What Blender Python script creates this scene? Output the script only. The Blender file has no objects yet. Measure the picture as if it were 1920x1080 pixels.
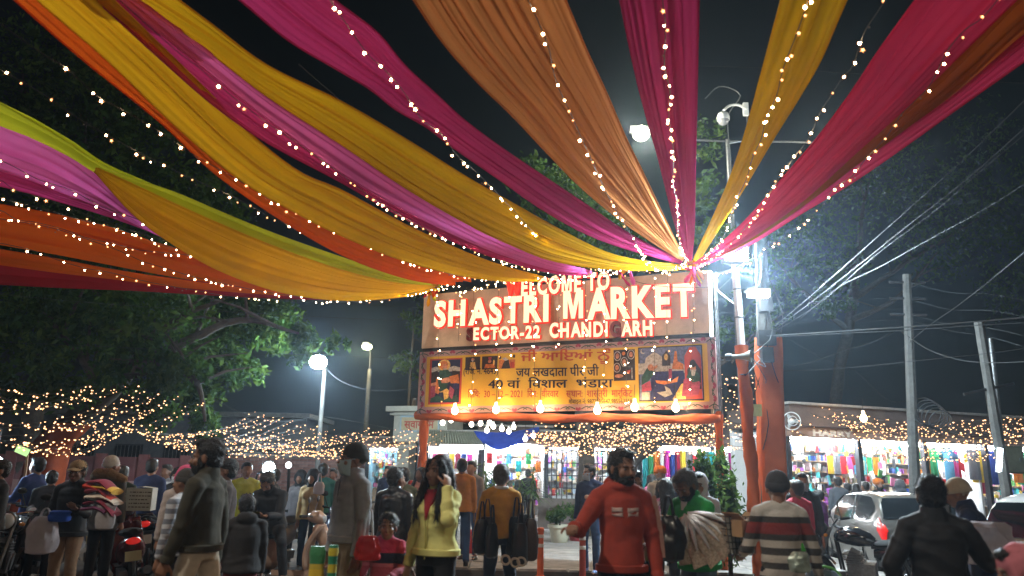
import bpy, bmesh, math, random
import numpy as np
from mathutils import Vector, Matrix, noise as mnoise

random.seed(7)
R = math.radians
sc = bpy.context.scene
col = sc.collection

# ------------------------------------------------------------------ camera, sky, faint fill sun, exposure
CAM_H = 1.6
FPX = 1423.0                      # focal length in pixels of the 1920 wide photograph
PITCH, ROLL = R(13.8), R(1.2)
_f = Vector((0, math.cos(PITCH), math.sin(PITCH)))
_r0 = Vector((1, 0, 0))
_u0 = Vector((0, -math.sin(PITCH), math.cos(PITCH)))
_r = _r0 * math.cos(ROLL) + _u0 * math.sin(ROLL)
_u = _u0 * math.cos(ROLL) - _r0 * math.sin(ROLL)
cd = bpy.data.cameras.new('camera')
cam = bpy.data.objects.new('camera', cd)
col.objects.link(cam)
cd.sensor_width = 36.0
cd.lens = 36.0 * FPX / 1920.0
cd.clip_start = 0.05
cd.clip_end = 600
cd.dof.use_dof = True
cd.dof.focus_distance = 14.5
cd.dof.aperture_fstop = 1.3
cam.matrix_world = Matrix(((_r.x, _u.x, -_f.x, 0), (_r.y, _u.y, -_f.y, 0), (_r.z, _u.z, -_f.z, CAM_H), (0, 0, 0, 1)))
sc.camera = cam

world = bpy.data.worlds.new('World')
sc.world = world
world.use_nodes = True
wn = world.node_tree
bgn = wn.nodes['Background']
sky = wn.nodes.new('ShaderNodeTexSky')
sky.sky_type = 'NISHITA'
sky.sun_disc = False
sky.sun_elevation = R(3.0)
sky.sun_rotation = R(200)
sky.altitude = 300
wn.links.new(sky.outputs['Color'], bgn.inputs['Color'])
bgn.inputs['Strength'].default_value = 0.0012

sl = bpy.data.lights.new('fill_sun', 'SUN')
sl.energy = 0.02  # faint added sun, a fill that gives the dark figures some form
sl.angle = R(0.5)
sl.color = (1.0, 0.95, 0.88)
so = bpy.data.objects.new('fill_sun', sl)
col.objects.link(so)
so.rotation_euler = (R(50), 0, R(20))

sc.view_settings.view_transform = 'Standard'
sc.view_settings.look = 'None'
sc.view_settings.exposure = 0.0
sc.view_settings.gamma = 1.0
sc.view_settings.use_curve_mapping = False
sc.render.engine = 'CYCLES'
sc.cycles.use_denoising = True
try:
    sc.cycles.denoiser = 'OPENIMAGEDENOISE'
    sc.cycles.denoising_input_passes = 'RGB_ALBEDO_NORMAL'
except Exception:
    pass
sc.cycles.max_bounces = 6
sc.cycles.diffuse_bounces = 3
sc.cycles.glossy_bounces = 3
sc.cycles.transmission_bounces = 4
sc.cycles.transparent_max_bounces = 12
sc.cycles.volume_bounces = 0
sc.cycles.sample_clamp_indirect = 4.0
sc.cycles.sample_clamp_direct = 0.0
sc.cycles.caustics_reflective = False
sc.cycles.caustics_refractive = False
sc.cycles.use_light_tree = True

# ------------------------------------------------------------------ where a line of sight meets the place
def ray(px, py):
    return (_f + _r * ((px - 960) / FPX) - _u * ((py - 540) / FPX))
def U(px, py, y):                 # the point at distance y ahead
    d = ray(px, py)
    k = y / d.y
    return Vector((d.x * k, y, CAM_H + d.z * k))
def HT(px, py, h):                # the point at height h
    d = ray(px, py)
    k = (h - CAM_H) / d.z
    return Vector((d.x * k, d.y * k, h))
def XG(px, y):                    # ground x for a column of the view (taken at eye level) at distance y
    py = 889 + (px - 960) * math.tan(ROLL)
    return U(px, py, y).x

# ------------------------------------------------------------------ scene-object helpers
def link(o, parent=None):
    col.objects.link(o)
    if parent is not None:
        o.parent = parent
    return o
def tag(o, label=None, cat=None, group=None, kind=None):
    if label: o['label'] = label
    if cat: o['category'] = cat
    if group: o['group'] = group
    if kind: o['kind'] = kind
    return o
def thing(name, label, cat, loc=(0, 0, 0), rz=0.0, group=None):
    o = bpy.data.objects.new(name, None)
    o.empty_display_size = 0.1
    link(o)
    o.location = loc
    o.rotation_euler = (0, 0, rz)
    return tag(o, label, cat, group)
def copy_tree(o, parent=None):
    c = o.copy()
    col.objects.link(c)
    c.parent = parent
    for ch in list(o.children):
        copy_tree(ch, c)
    return c

def basis(d, ref=None):
    d = Vector(d).normalized()
    ref = Vector(ref) if ref is not None else (Vector((0, 0, 1)) if abs(d.z) < 0.92 else Vector((0, 1, 0)))
    a = ref.cross(d)
    if a.length < 1e-5:
        a = Vector((1, 0, 0)).cross(d)
    a.normalize()
    b = d.cross(a).normalized()
    return a, b, d

class MB:
    def __init__(s):
        s.v = []; s.f = []; s.m = []; s.cur = 0
    def mi(s, i):
        s.cur = i; return s
    def add(s, vs, fs):
        o = len(s.v)
        s.v.extend([tuple(p) for p in vs])
        for f in fs:
            s.f.append(tuple(i + o for i in f)); s.m.append(s.cur)
        return s
    def box(s, c, size, rz=0.0, rot=None):
        x, y, z = (size[0] / 2, size[1] / 2, size[2] / 2)
        M = rot if rot is not None else Matrix.Rotation(rz, 3, 'Z')
        c = Vector(c)
        vs = [c + M @ Vector((sx * x, sy * y, sz * z)) for sz in (-1, 1) for sy in (-1, 1) for sx in (-1, 1)]
        return s.add(vs, [(0, 2, 3, 1), (4, 5, 7, 6), (0, 1, 5, 4), (2, 6, 7, 3), (0, 4, 6, 2), (1, 3, 7, 5)])
    def bar(s, p, q, w, h, up=None):
        p, q = Vector(p), Vector(q)
        a, b, d = basis(q - p, up)
        vs = [c + a * (sa * w / 2) + b * (sb * h / 2) for c in (p, q) for sa, sb in ((-1, -1), (1, -1), (1, 1), (-1, 1))]
        return s.add(vs, [(0, 3, 2, 1), (4, 5, 6, 7), (0, 1, 5, 4), (1, 2, 6, 5), (2, 3, 7, 6), (3, 0, 4, 7)])
    def rings(s, rings, cap=True, closed=True):
        n = len(rings[0]); o = len(s.v)
        for r in rings: s.v.extend([tuple(p) for p in r])
        for i in range(len(rings) - 1):
            for j in range(n if closed else n - 1):
                a = o + i * n + j; b = o + i * n + (j + 1) % n
                s.f.append((a, b, b + n, a + n)); s.m.append(s.cur)
        if cap and closed:
            s.f.append(tuple(o + j for j in reversed(range(n)))); s.m.append(s.cur)
            e = o + (len(rings) - 1) * n
            s.f.append(tuple(e + j for j in range(n))); s.m.append(s.cur)
        return s
    def tube(s, pts, rad, n=8, cap=True, ref=None, flat=1.0, round_=False):
        """rad: number or list; flat scales the radius along the frame's first axis"""
        pts = [Vector(p) for p in pts]
        if not hasattr(rad, '__len__'): rad = [rad] * len(pts)
        rad = list(rad)
        if round_:
            d0 = (pts[0] - pts[1]).normalized(); d1 = (pts[-1] - pts[-2]).normalized()
            r0 = rad[0] if not hasattr(rad[0], '__len__') else min(rad[0]); r1 = rad[-1] if not hasattr(rad[-1], '__len__') else min(rad[-1])
            def sc_(r, k): return r * k if not hasattr(r, '__len__') else (r[0] * k, r[1] * k)
            pts = [pts[0] + d0 * r0 * .95, pts[0] + d0 * r0 * .6] + pts + [pts[-1] + d1 * r1 * .6, pts[-1] + d1 * r1 * .95]
            rad = [sc_(rad[0], .3), sc_(rad[0], .8)] + rad + [sc_(rad[-1], .8), sc_(rad[-1], .3)]
        R_ = []
        pa = None
        for i, p in enumerate(pts):
            d = (pts[min(i + 1, len(pts) - 1)] - pts[max(i - 1, 0)])
            if d.length < 1e-9: d = Vector((0, 0, 1))
            if ref is not None:
                a, b, d = basis(d, ref)
            elif pa is None:
                a, b, d = basis(d)
            else:
                d.normalize()
                a = pa - d * pa.dot(d)
                if a.length < 1e-6: a, b, d = basis(d)
                a.normalize(); b = d.cross(a)
            pa = a
            r = rad[i]
            rx, ry = (r if hasattr(r, '__len__') else (r * flat, r))
            R_.append([p + a * (math.cos(t) * rx) + b * (math.sin(t) * ry) for t in (2 * math.pi * k / n for k in range(n))])
        return s.rings(R_, cap)
    def ell(s, c, r, n=12, m=8, M=None):
        c = Vector(c)
        if not hasattr(r, '__len__'): r = (r, r, r)
        rr = []
        for i in range(m + 1):
            ph = math.pi * (i / m); k = max(math.sin(ph), 0.02); z = -math.cos(ph)
            ring = [Vector((r[0] * k * math.cos(t), r[1] * k * math.sin(t), r[2] * z)) for t in (2 * math.pi * j / n for j in range(n))]
            if M is not None: ring = [M @ p for p in ring]
            rr.append([c + p for p in ring])
        return s.rings(rr)
    def lathe(s, prof, n=16, c=(0, 0, 0), cap=True):
        c = Vector(c)
        return s.rings([[c + Vector((r * math.cos(t), r * math.sin(t), z)) for t in (2 * math.pi * j / n for j in range(n))] for r, z in prof], cap)
    def torus(s, c, R1, r, axis=(1, 0, 0), n=24, m=8, flat=1.0):
        a, b, d = basis(axis); c = Vector(c)
        rr = []
        for i in range(n):
            t = 2 * math.pi * i / n
            e = a * math.cos(t) + b * math.sin(t)
            rr.append([c + e * (R1 + r * math.cos(p)) + d * (r * flat * math.sin(p)) for p in (2 * math.pi * j / m for j in range(m))])
        rr.append(rr[0])
        return s.rings(rr, cap=False)
    def grid(s, P):
        """P[i][j] points"""
        n = len(P[0]); o = len(s.v)
        for r in P: s.v.extend([tuple(p) for p in r])
        for i in range(len(P) - 1):
            for j in range(n - 1):
                a = o + i * n + j
                s.f.append((a, a + 1, a + n + 1, a + n)); s.m.append(s.cur)
        return s
    def mesh(s, name, mats=None, smooth=True, angle=40):
        me = bpy.data.meshes.new(name)
        me.from_pydata(s.v, [], s.f)
        if mats is not None:
            for m in (mats if isinstance(mats, (list, tuple)) else [mats]): me.materials.append(m)
        if any(s.m): me.polygons.foreach_set('material_index', s.m)
        if smooth:
            me.polygons.foreach_set('use_smooth', [True] * len(s.f))
            me.update()
            try: me.set_sharp_from_angle(angle=R(angle))
            except Exception: pass
        me.update()
        return me
    def build(s, name, mats, parent=None, smooth=True, angle=40, fix=False):
        me = s.mesh(name, mats, smooth, angle)
        if fix:
            bm = bmesh.new(); bm.from_mesh(me)
            bmesh.ops.recalc_face_normals(bm, faces=bm.faces); bm.to_mesh(me); bm.free()
        o = bpy.data.objects.new(name, me)
        return link(o, parent)

def struct(name, mb, mat, smooth=False):
    o = mb.build(name, mat, None, smooth)
    o['kind'] = 'structure'
    return o
def put(name, mesh, parent=None, loc=(0, 0, 0), rot=(0, 0, 0), scale=None):
    o = bpy.data.objects.new(name, mesh)
    link(o, parent)
    o.location = loc; o.rotation_euler = rot
    if scale is not None: o.scale = scale if hasattr(scale, '__len__') else (scale,) * 3
    return o

# ------------------------------------------------------------------ materials
def srgb(r, g, b):
    def c(v):
        v /= 255.0
        return v / 12.92 if v <= 0.04045 else ((v + 0.055) / 1.055) ** 2.4
    return (c(r), c(g), c(b))
_mats = {}
def mat(name, colr, rough=0.7, metal=0.0, var=0.25, vscale=6.0, bump=0.0, bscale=60.0, sheen=0.0, coat=0.0, trans=0.0, emit=None, estr=0.0, alpha=None, spec=None, key=None):
    k = key or name
    if k in _mats: return _mats[k]
    m = bpy.data.materials.new(name)
    _mats[k] = m
    m.use_nodes = True
    nt = m.node_tree
    p = nt.nodes['Principled BSDF']
    p.inputs['Roughness'].default_value = rough
    p.inputs['Metallic'].default_value = metal
    if spec is not None: p.inputs['Specular IOR Level'].default_value = spec
    if sheen: p.inputs['Sheen Weight'].default_value = sheen
    if coat:
        p.inputs['Coat Weight'].default_value = coat
        p.inputs['Coat Roughness'].default_value = 0.08
    if trans: p.inputs['Transmission Weight'].default_value = trans
    if alpha is not None: p.inputs['Alpha'].default_value = alpha
    if emit is not None:
        p.inputs['Emission Color'].default_value = (*emit, 1)
        p.inputs['Emission Strength'].default_value = estr
    c = (*colr, 1)
    p.inputs['Base Color'].default_value = c
    if var > 0 or bump > 0:
        tc = nt.nodes.new('ShaderNodeTexCoord')
    if var > 0:
        nz = nt.nodes.new('ShaderNodeTexNoise')
        nz.inputs['Scale'].default_value = vscale
        nz.inputs['Detail'].default_value = 6
        nz.inputs['Roughness'].default_value = 0.65
        nt.links.new(tc.outputs['Object'], nz.inputs['Vector'])
        mr = nt.nodes.new('ShaderNodeMapRange')
        mr.inputs['From Min'].default_value = 0.3; mr.inputs['From Max'].default_value = 0.7
        mr.inputs['To Min'].default_value = 1 - var; mr.inputs['To Max'].default_value = 1 + var * 0.6
        nt.links.new(nz.outputs['Fac'], mr.inputs['Value'])
        mx = nt.nodes.new('ShaderNodeVectorMath'); mx.operation = 'SCALE'
        mx.inputs[0].default_value = colr
        nt.links.new(mr.outputs['Result'], mx.inputs['Scale'])
        nt.links.new(mx.outputs['Vector'], p.inputs['Base Color'])
    if bump > 0:
        nb = nt.nodes.new('ShaderNodeTexNoise')
        nb.inputs['Scale'].default_value = bscale
        nb.inputs['Detail'].default_value = 5
        nt.links.new(tc.outputs['Object'], nb.inputs['Vector'])
        bp = nt.nodes.new('ShaderNodeBump')
        bp.inputs['Strength'].default_value = bump
        bp.inputs['Distance'].default_value = 0.012
        nt.links.new(nb.outputs['Fac'], bp.inputs['Height'])
        nt.links.new(bp.outputs['Normal'], p.inputs['Normal'])
    return m
def glow(name, colr, strength, sample=True, key=None):
    k = key or name
    if k in _mats: return _mats[k]
    m = bpy.data.materials.new(name); _mats[k] = m
    m.use_nodes = True
    nt = m.node_tree
    for n in list(nt.nodes): nt.nodes.remove(n)
    e = nt.nodes.new('ShaderNodeEmission'); o = nt.nodes.new('ShaderNodeOutputMaterial')
    e.inputs['Color'].default_value = (*colr, 1); e.inputs['Strength'].default_value = strength
    nt.links.new(e.outputs[0], o.inputs['Surface'])
    m.cycles.emission_sampling = 'AUTO' if sample else 'NONE'
    return m
def cloth(name, colr, rough=0.9, var=0.22, vscale=9, bump=0.18, bscale=70, sheen=0.02):
    return mat(name, colr, rough=rough, var=var, vscale=vscale, bump=bump, bscale=bscale, sheen=sheen)
def translucent(name, colr, fac=0.5, var=0.25, vscale=3.0, sheer=0.0):
    if name in _mats: return _mats[name]
    m = bpy.data.materials.new(name); _mats[name] = m
    m.use_nodes = True
    nt = m.node_tree
    for n in list(nt.nodes): nt.nodes.remove(n)
    N = nt.nodes.new
    out = N('ShaderNodeOutputMaterial'); d = N('ShaderNodeBsdfDiffuse'); t = N('ShaderNodeBsdfTranslucent'); mx = N('ShaderNodeMixShader')
    g = N('ShaderNodeBsdfGlossy'); mg = N('ShaderNodeMixShader'); fr = N('ShaderNodeLayerWeight')
    g.inputs['Roughness'].default_value = 0.42
    tc = N('ShaderNodeTexCoord'); nz = N('ShaderNodeTexNoise'); mr = N('ShaderNodeMapRange'); sc_ = N('ShaderNodeVectorMath')
    nz.inputs['Scale'].default_value = vscale; nz.inputs['Detail'].default_value = 5
    nt.links.new(tc.outputs['Object'], nz.inputs['Vector'])
    mr.inputs['From Min'].default_value = 0.3; mr.inputs['From Max'].default_value = 0.7
    mr.inputs['To Min'].default_value = 1 - var; mr.inputs['To Max'].default_value = 1 + var * .5
    nt.links.new(nz.outputs['Fac'], mr.inputs['Value'])
    sc_.operation = 'SCALE'; sc_.inputs[0].default_value = colr
    nt.links.new(mr.outputs['Result'], sc_.inputs['Scale'])
    for b in (d, t): nt.links.new(sc_.outputs['Vector'], b.inputs['Color'])
    nt.links.new(sc_.outputs['Vector'], g.inputs['Color'])
    mx.inputs['Fac'].default_value = fac
    nt.links.new(d.outputs[0], mx.inputs[1]); nt.links.new(t.outputs[0], mx.inputs[2])
    fr.inputs['Blend'].default_value = 0.3
    mm = N('ShaderNodeMath'); mm.operation = 'MULTIPLY'; mm.inputs[1].default_value = 0.25
    nt.links.new(fr.outputs['Facing'], mm.inputs[0])
    nt.links.new(mm.outputs[0], mg.inputs['Fac'])
    nt.links.new(mx.outputs[0], mg.inputs[1]); nt.links.new(g.outputs[0], mg.inputs[2])
    if sheer > 0:
        tp = N('ShaderNodeBsdfTransparent'); ms = N('ShaderNodeMixShader'); ms.inputs['Fac'].default_value = sheer
        nt.links.new(mg.outputs[0], ms.inputs[1]); nt.links.new(tp.outputs[0], ms.inputs[2]); nt.links.new(ms.outputs[0], out.inputs['Surface'])
    else:
        nt.links.new(mg.outputs[0], out.inputs['Surface'])
    # fine woven relief
    nb = N('ShaderNodeTexNoise'); nb.inputs['Scale'].default_value = 90; bp = N('ShaderNodeBump'); bp.inputs['Strength'].default_value = 0.12; bp.inputs['Distance'].default_value = 0.01
    nt.links.new(tc.outputs['Object'], nb.inputs['Vector']); nt.links.new(nb.outputs['Fac'], bp.inputs['Height'])
    nt.links.new(bp.outputs['Normal'], d.inputs['Normal'])
    return m
def point_lamp(parent, loc, energy, colr, radius=0.1, name='lamp_light'):
    l = bpy.data.lights.new(name, 'POINT')
    l.energy = energy; l.color = colr; l.shadow_soft_size = radius
    o = bpy.data.objects.new(name, l)
    link(o, parent); o.location = loc
    return o
def spot_lamp(parent, loc, target, energy, colr, ang=150, radius=0.1, blend=0.6):
    l = bpy.data.lights.new('lamp_light', 'SPOT')
    l.energy = energy; l.color = colr; l.shadow_soft_size = radius; l.spot_size = R(ang); l.spot_blend = blend
    o = bpy.data.objects.new('lamp_light', l)
    link(o, parent); o.location = loc
    d = Vector(target) - Vector(loc)
    o.rotation_euler = d.to_track_quat('-Z', 'Y').to_euler()
    return o

M = {
    'steel': mat('galvanised_steel', (0.18, 0.185, 0.19), 0.45, 0.7, var=0.35, vscale=12),
    'darksteel': mat('dark_steel', (0.05, 0.05, 0.055), 0.5, 0.5, var=0.4),
    'concrete': mat('pole_concrete', (0.11, 0.107, 0.10), 0.9, 0, var=0.4, vscale=5, bump=0.5, bscale=30),
    'black': mat('black_plastic', (0.015, 0.015, 0.016), 0.45, var=0.3),
    'rubber': mat('rubber', (0.012, 0.012, 0.012), 0.8, var=0.3),
    'white': mat('white_paint', (0.75, 0.75, 0.73), 0.5, var=0.12),
    'wire': mat('pale_wire', (0.05, 0.052, 0.055), 0.5, 0.3, var=0.2),
    'cable': mat('dark_cable', (0.03, 0.03, 0.03), 0.6, var=0.2),
    'chrome': mat('chrome', (0.7, 0.7, 0.72), 0.15, 1.0, var=0),
    'bark': mat('bark', (0.07, 0.052, 0.038), 0.95, var=0.5, vscale=7, bump=1.0, bscale=18),
    'orangecloth': translucent('orange_cloth', (0.60, 0.155, 0.065), 0.25, var=.15),
}
def wire_mesh(pts, r=0.006, n=5):
    mb = MB(); mb.tube(pts, r, n=n); return mb
def sagline(p, q, sag, n=14):
    p, q = Vector(p), Vector(q)
    return [p.lerp(q, i / n) - Vector((0, 0, sag * 4 * (i / n) * (1 - i / n))) for i in range(n + 1)]
def polyline(pts, n):
    """points evenly spaced on a smooth curve through pts (Catmull-Rom)"""
    pts = [Vector(p) for p in pts]
    P = [pts[0] * 2 - pts[1]] + pts + [pts[-1] * 2 - pts[-2]]
    dense = []
    for i in range(1, len(P) - 2):
        for k in range(16):
            t = k / 16
            a, b, c, d = P[i - 1], P[i], P[i + 1], P[i + 2]
            dense.append(0.5 * ((2 * b) + (c - a) * t + (2 * a - 5 * b + 4 * c - d) * t * t + (3 * b - a - 3 * c + d) * t ** 3))
    dense.append(pts[-1])
    L = [0]
    for i in range(1, len(dense)): L.append(L[-1] + (dense[i] - dense[i - 1]).length)
    out = []; j = 0
    for k in range(n):
        s = L[-1] * k / (n - 1)
        while j < len(L) - 2 and L[j + 1] < s: j += 1
        t = (s - L[j]) / max(L[j + 1] - L[j], 1e-9)
        out.append(dense[j].lerp(dense[j + 1], min(max(t, 0), 1)))
    return out
def px_curve(pts, dA, dB, n):
    """pixels along a hanging cord, with its distance at both ends, as points of the place"""
    c = polyline([Vector((p[0], p[1], 0)) for p in pts], n)
    L = [0]
    for i in range(1, n): L.append(L[-1] + (c[i] - c[i - 1]).length)
    out = []
    for i in range(n):
        t = L[i] / L[-1]
        d = 1.0 / ((1 - t) / dA + t / dB)
        out.append(U(c[i].x, c[i].y, d))
    return out
# ------------------------------------------------------------------ the gate: posts, upper board with lit letters, festival banner
GL = U(785, 768, 16.0); GR = U(1342, 775, 13.5)
_gd = Vector((GR.x - GL.x, GR.y - GL.y, 0)); GW = _gd.length; _gd.normalize()
_gn = Vector((_gd.y, -_gd.x, 0))            # towards the street
if _gn.y > 0: _gn = -_gn
def gate_y(px):
    return 1 / (1 / 16.0 + (px - 785) / 557 * (1 / 13.5 - 1 / 16.0))
def gp(px, py, off=0.0):                    # a point of the gate's face
    d = ray(px, py); o = Vector((0, 0, CAM_H)); base = Vector((GL.x, GL.y, 0)) + _gn * off
    k = (base - o).dot(_gn) / d.dot(_gn)
    return o + d * k
GROT = Matrix((_gd, Vector((0, 0, 1)), _gn)).transposed().to_4x4()   # x along the board, y up, z to the street

def gpoly(mb, pts, off):
    P = [gp(x, y, off) for x, y in pts]
    n = (P[1] - P[0]).cross(P[2] - P[0])
    if n.dot(_gn) < 0: P.reverse()
    return mb.add(P, [tuple(range(len(P)))])
def gslab(mb, pts, off, th):
    """a slab whose front follows the given outline"""
    P = [gp(x, y, off) for x, y in pts]
    if (P[1] - P[0]).cross(P[2] - P[0]).dot(_gn) < 0: P.reverse()
    Q = [p - _gn * th for p in P]
    n = len(P)
    return mb.add(P + Q, [tuple(range(n)), tuple(n + i for i in reversed(range(n)))] + [(i, n + i, n + (i + 1) % n, (i + 1) % n) for i in range(n)])

work = bpy.data.scenes.new('workbench')      # emptied and removed at the end
def text_mesh(body, size=1.0, bold=0.0, depth=0.0, res=3, name='lettering'):
    c = bpy.data.curves.new(name, 'FONT')
    c.body = body; c.size = size; c.offset = bold; c.extrude = depth; c.resolution_u = res
    o = bpy.data.objects.new(name, c); work.collection.objects.link(o)
    work.view_layers[0].update()
    dg = work.view_layers[0].depsgraph
    me = bpy.data.meshes.new_from_object(o.evaluated_get(dg))
    bpy.data.objects.remove(o); bpy.data.curves.remove(c)
    return me
def mesh_bounds(me):
    a = np.empty(len(me.vertices) * 3, 'f'); me.vertices.foreach_get('co', a); a = a.reshape(-1, 3)
    if len(a) == 0: return np.zeros(3), np.zeros(3)
    return a.min(0), a.max(0)
def flat_text(body, p0, p1, top, off, material, parent, bold=0.012, name='lettering', yh=None, fit='x'):
    """flat print on the gate's face: p0,p1 pixels at the ends of its base line, top a pixel height over p0"""
    me = text_mesh(body, 1.0, 0.0)
    bm = bmesh.new()                       # strokes thickened by four slightly shifted prints
    for k, (ox, oy) in enumerate(((1, .4), (-1, .4), (.5, -.6), (-.5, -.6))):
        me.transform(Matrix.Translation((ox * bold, oy * bold, k * .0006))); bm.from_mesh(me); me.transform(Matrix.Translation((-ox * bold, -oy * bold, -k * .0006)))
    bm.to_mesh(me); bm.free()
    lo, hi = mesh_bounds(me)
    A, B, T = gp(*p0, off), gp(*p1, off), gp(p0[0], top, off)
    sx = (B - A).length / (hi[0] - lo[0]); sy = (T - A).length / (hi[1] if yh is None else yh)
    a = np.empty(len(me.vertices) * 3, 'f'); me.vertices.foreach_get('co', a); a = a.reshape(-1, 3)
    d = (B - A).normalized()
    w = [A + d * ((x - lo[0]) * sx) + Vector((0, 0, 1)) * (y * sy) + _gn * z for x, y, z in a]
    me.vertices.foreach_set('co', np.array([tuple(p) for p in w], 'f').ravel()); me.update()
    me.materials.clear(); me.materials.append(material)
    me.name = name
    return link(bpy.data.objects.new(name, me), parent)

L_FACE = glow('letter_face_glow', (1.0, 0.78, 0.46), 1.55)
L_SIDE = glow('letter_red_glow', (1.0, 0.025, 0.012), 1.1)
L_RIM = glow('letter_rim_glow', (1.0, 0.035, 0.015), 2.0)
L_DEAD = mat('unlit_letter_red', (0.22, 0.012, 0.012), 0.4, var=0.2)
GLYPH = {'M': [(0, 0), (0, 1), (.25, 1), (.37, .40), (.49, 1), (.74, 1), (.74, 0), (.575, 0), (.575, .66), (.435, 0), (.305, 0), (.165, .66), (.165, 0)]}
def glyph_mesh(ch, bold):
    if ch not in GLYPH: return text_mesh(ch, 1.0, bold, 0.05, 4)
    g = .0 if bold < .045 else .02
    P = [(.04 + x * .95 + math.copysign(g, x - .37), y * .69 + math.copysign(g, y - .5)) for x, y in GLYPH[ch]]
    n = len(P); me = bpy.data.meshes.new('letter')
    me.from_pydata([(x, y, z) for z in (.05, -.05) for x, y in P], [], [tuple(reversed(range(n))), tuple(n + i for i in range(n))] + [(i, (i + 1) % n, n + (i + 1) % n, n + i) for i in range(n)])
    me.update(); return me
def lit_word(word, p0, p1, top, parent, off=0.075, dead=(), bold=0.042, red=()):
    A, B, T = gp(*p0, off), gp(*p1, off), gp(p0[0], top, off)
    d = (B - A).normalized(); W = (B - A).length; Hh = (T - A).length
    metas = []; x = 0.0
    hh = mesh_bounds(text_mesh('HH'))
    wHH = hh[1][0] - hh[0][0]; capH = hh[1][1]
    for ch in word:
        if ch == ' ':
            x += 0.30; metas.append(None); continue
        b3 = mesh_bounds(text_mesh('H' + ch + 'H'))
        adv = (b3[1][0] - b3[0][0]) - wHH + 0.10
        metas.append((ch, x, adv)); x += adv
    total = x - 0.10
    sx = W / total; sy = Hh / capH
    for k, mt in enumerate(metas):
        if mt is None: continue
        ch, x0, adv = mt
        for layer in ('letter', 'letter_rim'):
            rim = layer == 'letter_rim'
            me = glyph_mesh(ch, bold + (0.024 if rim else 0.0))
            lo, hi = mesh_bounds(glyph_mesh(ch, bold))
            a = np.empty(len(me.vertices) * 3, 'f'); me.vertices.foreach_get('co', a); a = a.reshape(-1, 3)
            q = []
            for vx, vy, vz in a:
                zz = (off if vz > 0 else off - 0.05) if not rim else (off - 0.03 if vz > 0 else 0.012)
                q.append(A + _gn * (zz - off) + d * ((x0 + vx - lo[0] * 0.6) * sx) + Vector((0, 0, vy * sy)))
            me.vertices.foreach_set('co', np.array([tuple(p) for p in q], 'f').ravel()); me.update()
            me.materials.clear()
            isdead = k in dead
            face = L_DEAD if isdead else (L_RIM if rim or k in red else L_FACE)
            side = L_DEAD if isdead else L_SIDE
            me.materials.append(face); me.materials.append(side)
            for p in me.polygons:
                p.material_index = 0 if p.normal.dot(_gn) > 0.7 else 1
            me.name = layer
            if not rim:
                lo_obj = link(bpy.data.objects.new('letter', me), parent)
                if isdead: lo_obj['label'] = 'unlit dark red letter'
            else:
                link(bpy.data.objects.new('letter_rim', me), lo_obj)

# --- structure of the gate
gate = thing('market_gate', 'market gate frame of orange cloth wrapped posts and crossbeam carrying the boards', 'gate', (0, 0, 0))
def wrapped_post(pxpts, y, r, seed, parent, name='wrapped_post'):
    rnd = random.Random(seed)
    pts = polyline([U(px, py, y) for px, py in pxpts], 40)
    rr = []
    n = 20
    top = pts[0]
    for i, p in enumerate(pts):
        k = 1 + 0.10 * math.sin(i * 0.9 + seed) + 0.06 * rnd.uniform(-1, 1)
        rr.append([p + Vector((math.cos(t) * r * k * (1 + .10 * math.sin(5 * t + i * .35)), math.sin(t) * r * k * (1 + .10 * math.sin(5 * t + i * .35)), 0)) for t in (2 * math.pi * j / n for j in range(n))])
    return MB().rings(rr).build(name, M['orangecloth'], parent)
def ground_px(px_top, py_top, y):
    p = U(px_top, py_top, y); return Vector((p.x, y, 0))
pl = U(791, 770, 16.0); pr_ = U(1345, 776, 13.5)
def vpost(p, r, seed, parent, z0=0.0, z1=None, mat_=None, name='wrapped_post'):
    z1 = p.z if z1 is None else z1
    rnd = random.Random(seed); rr = []; n = 18; N_ = 36
    for i in range(N_ + 1):
        z = z0 + (z1 - z0) * i / N_
        k = 1 + 0.09 * math.sin(i * 0.8 + seed) + 0.05 * rnd.uniform(-1, 1)
        rr.append([Vector((p.x + math.cos(t) * r * k * (1 + .12 * math.sin(4 * t + i * .4)), p.y + math.sin(t) * r * k * (1 + .12 * math.sin(4 * t + i * .4)), z)) for t in (2 * math.pi * j / n for j in range(n))])
    return MB().rings(rr).build(name, mat_ or M['orangecloth'], parent)
pl2 = pl - _gn * 0.12; pr2 = pr_ - _gn * 0.12
vpost(pl2, 0.085, 3, gate, z1=pl.z + .05); vpost(pr2, 0.07, 5, gate, z1=pr_.z + .05)
# cross beam wrapped in orange cloth under the banner
mb = MB()
rr = []
q0, q1 = gp(780, 779, -0.10), gp(1352, 785, -0.10)
for i in range(61):
    t = i / 60; p = q0.lerp(q1, t)
    hgt = 0.085 + 0.015 * math.sin(i * .7); sag = 0.03 * math.sin(math.pi * t * 3) ** 2
    rr.append([p + _gn * (0.09 * math.cos(a) * (1 + .1 * math.sin(6 * a + i))) + Vector((0, 0, hgt * math.sin(a) - sag)) for a in (2 * math.pi * j / 14 for j in range(14))])
MB().rings(rr).build('wrapped_crossbeam', M['orangecloth'], gate)
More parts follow.
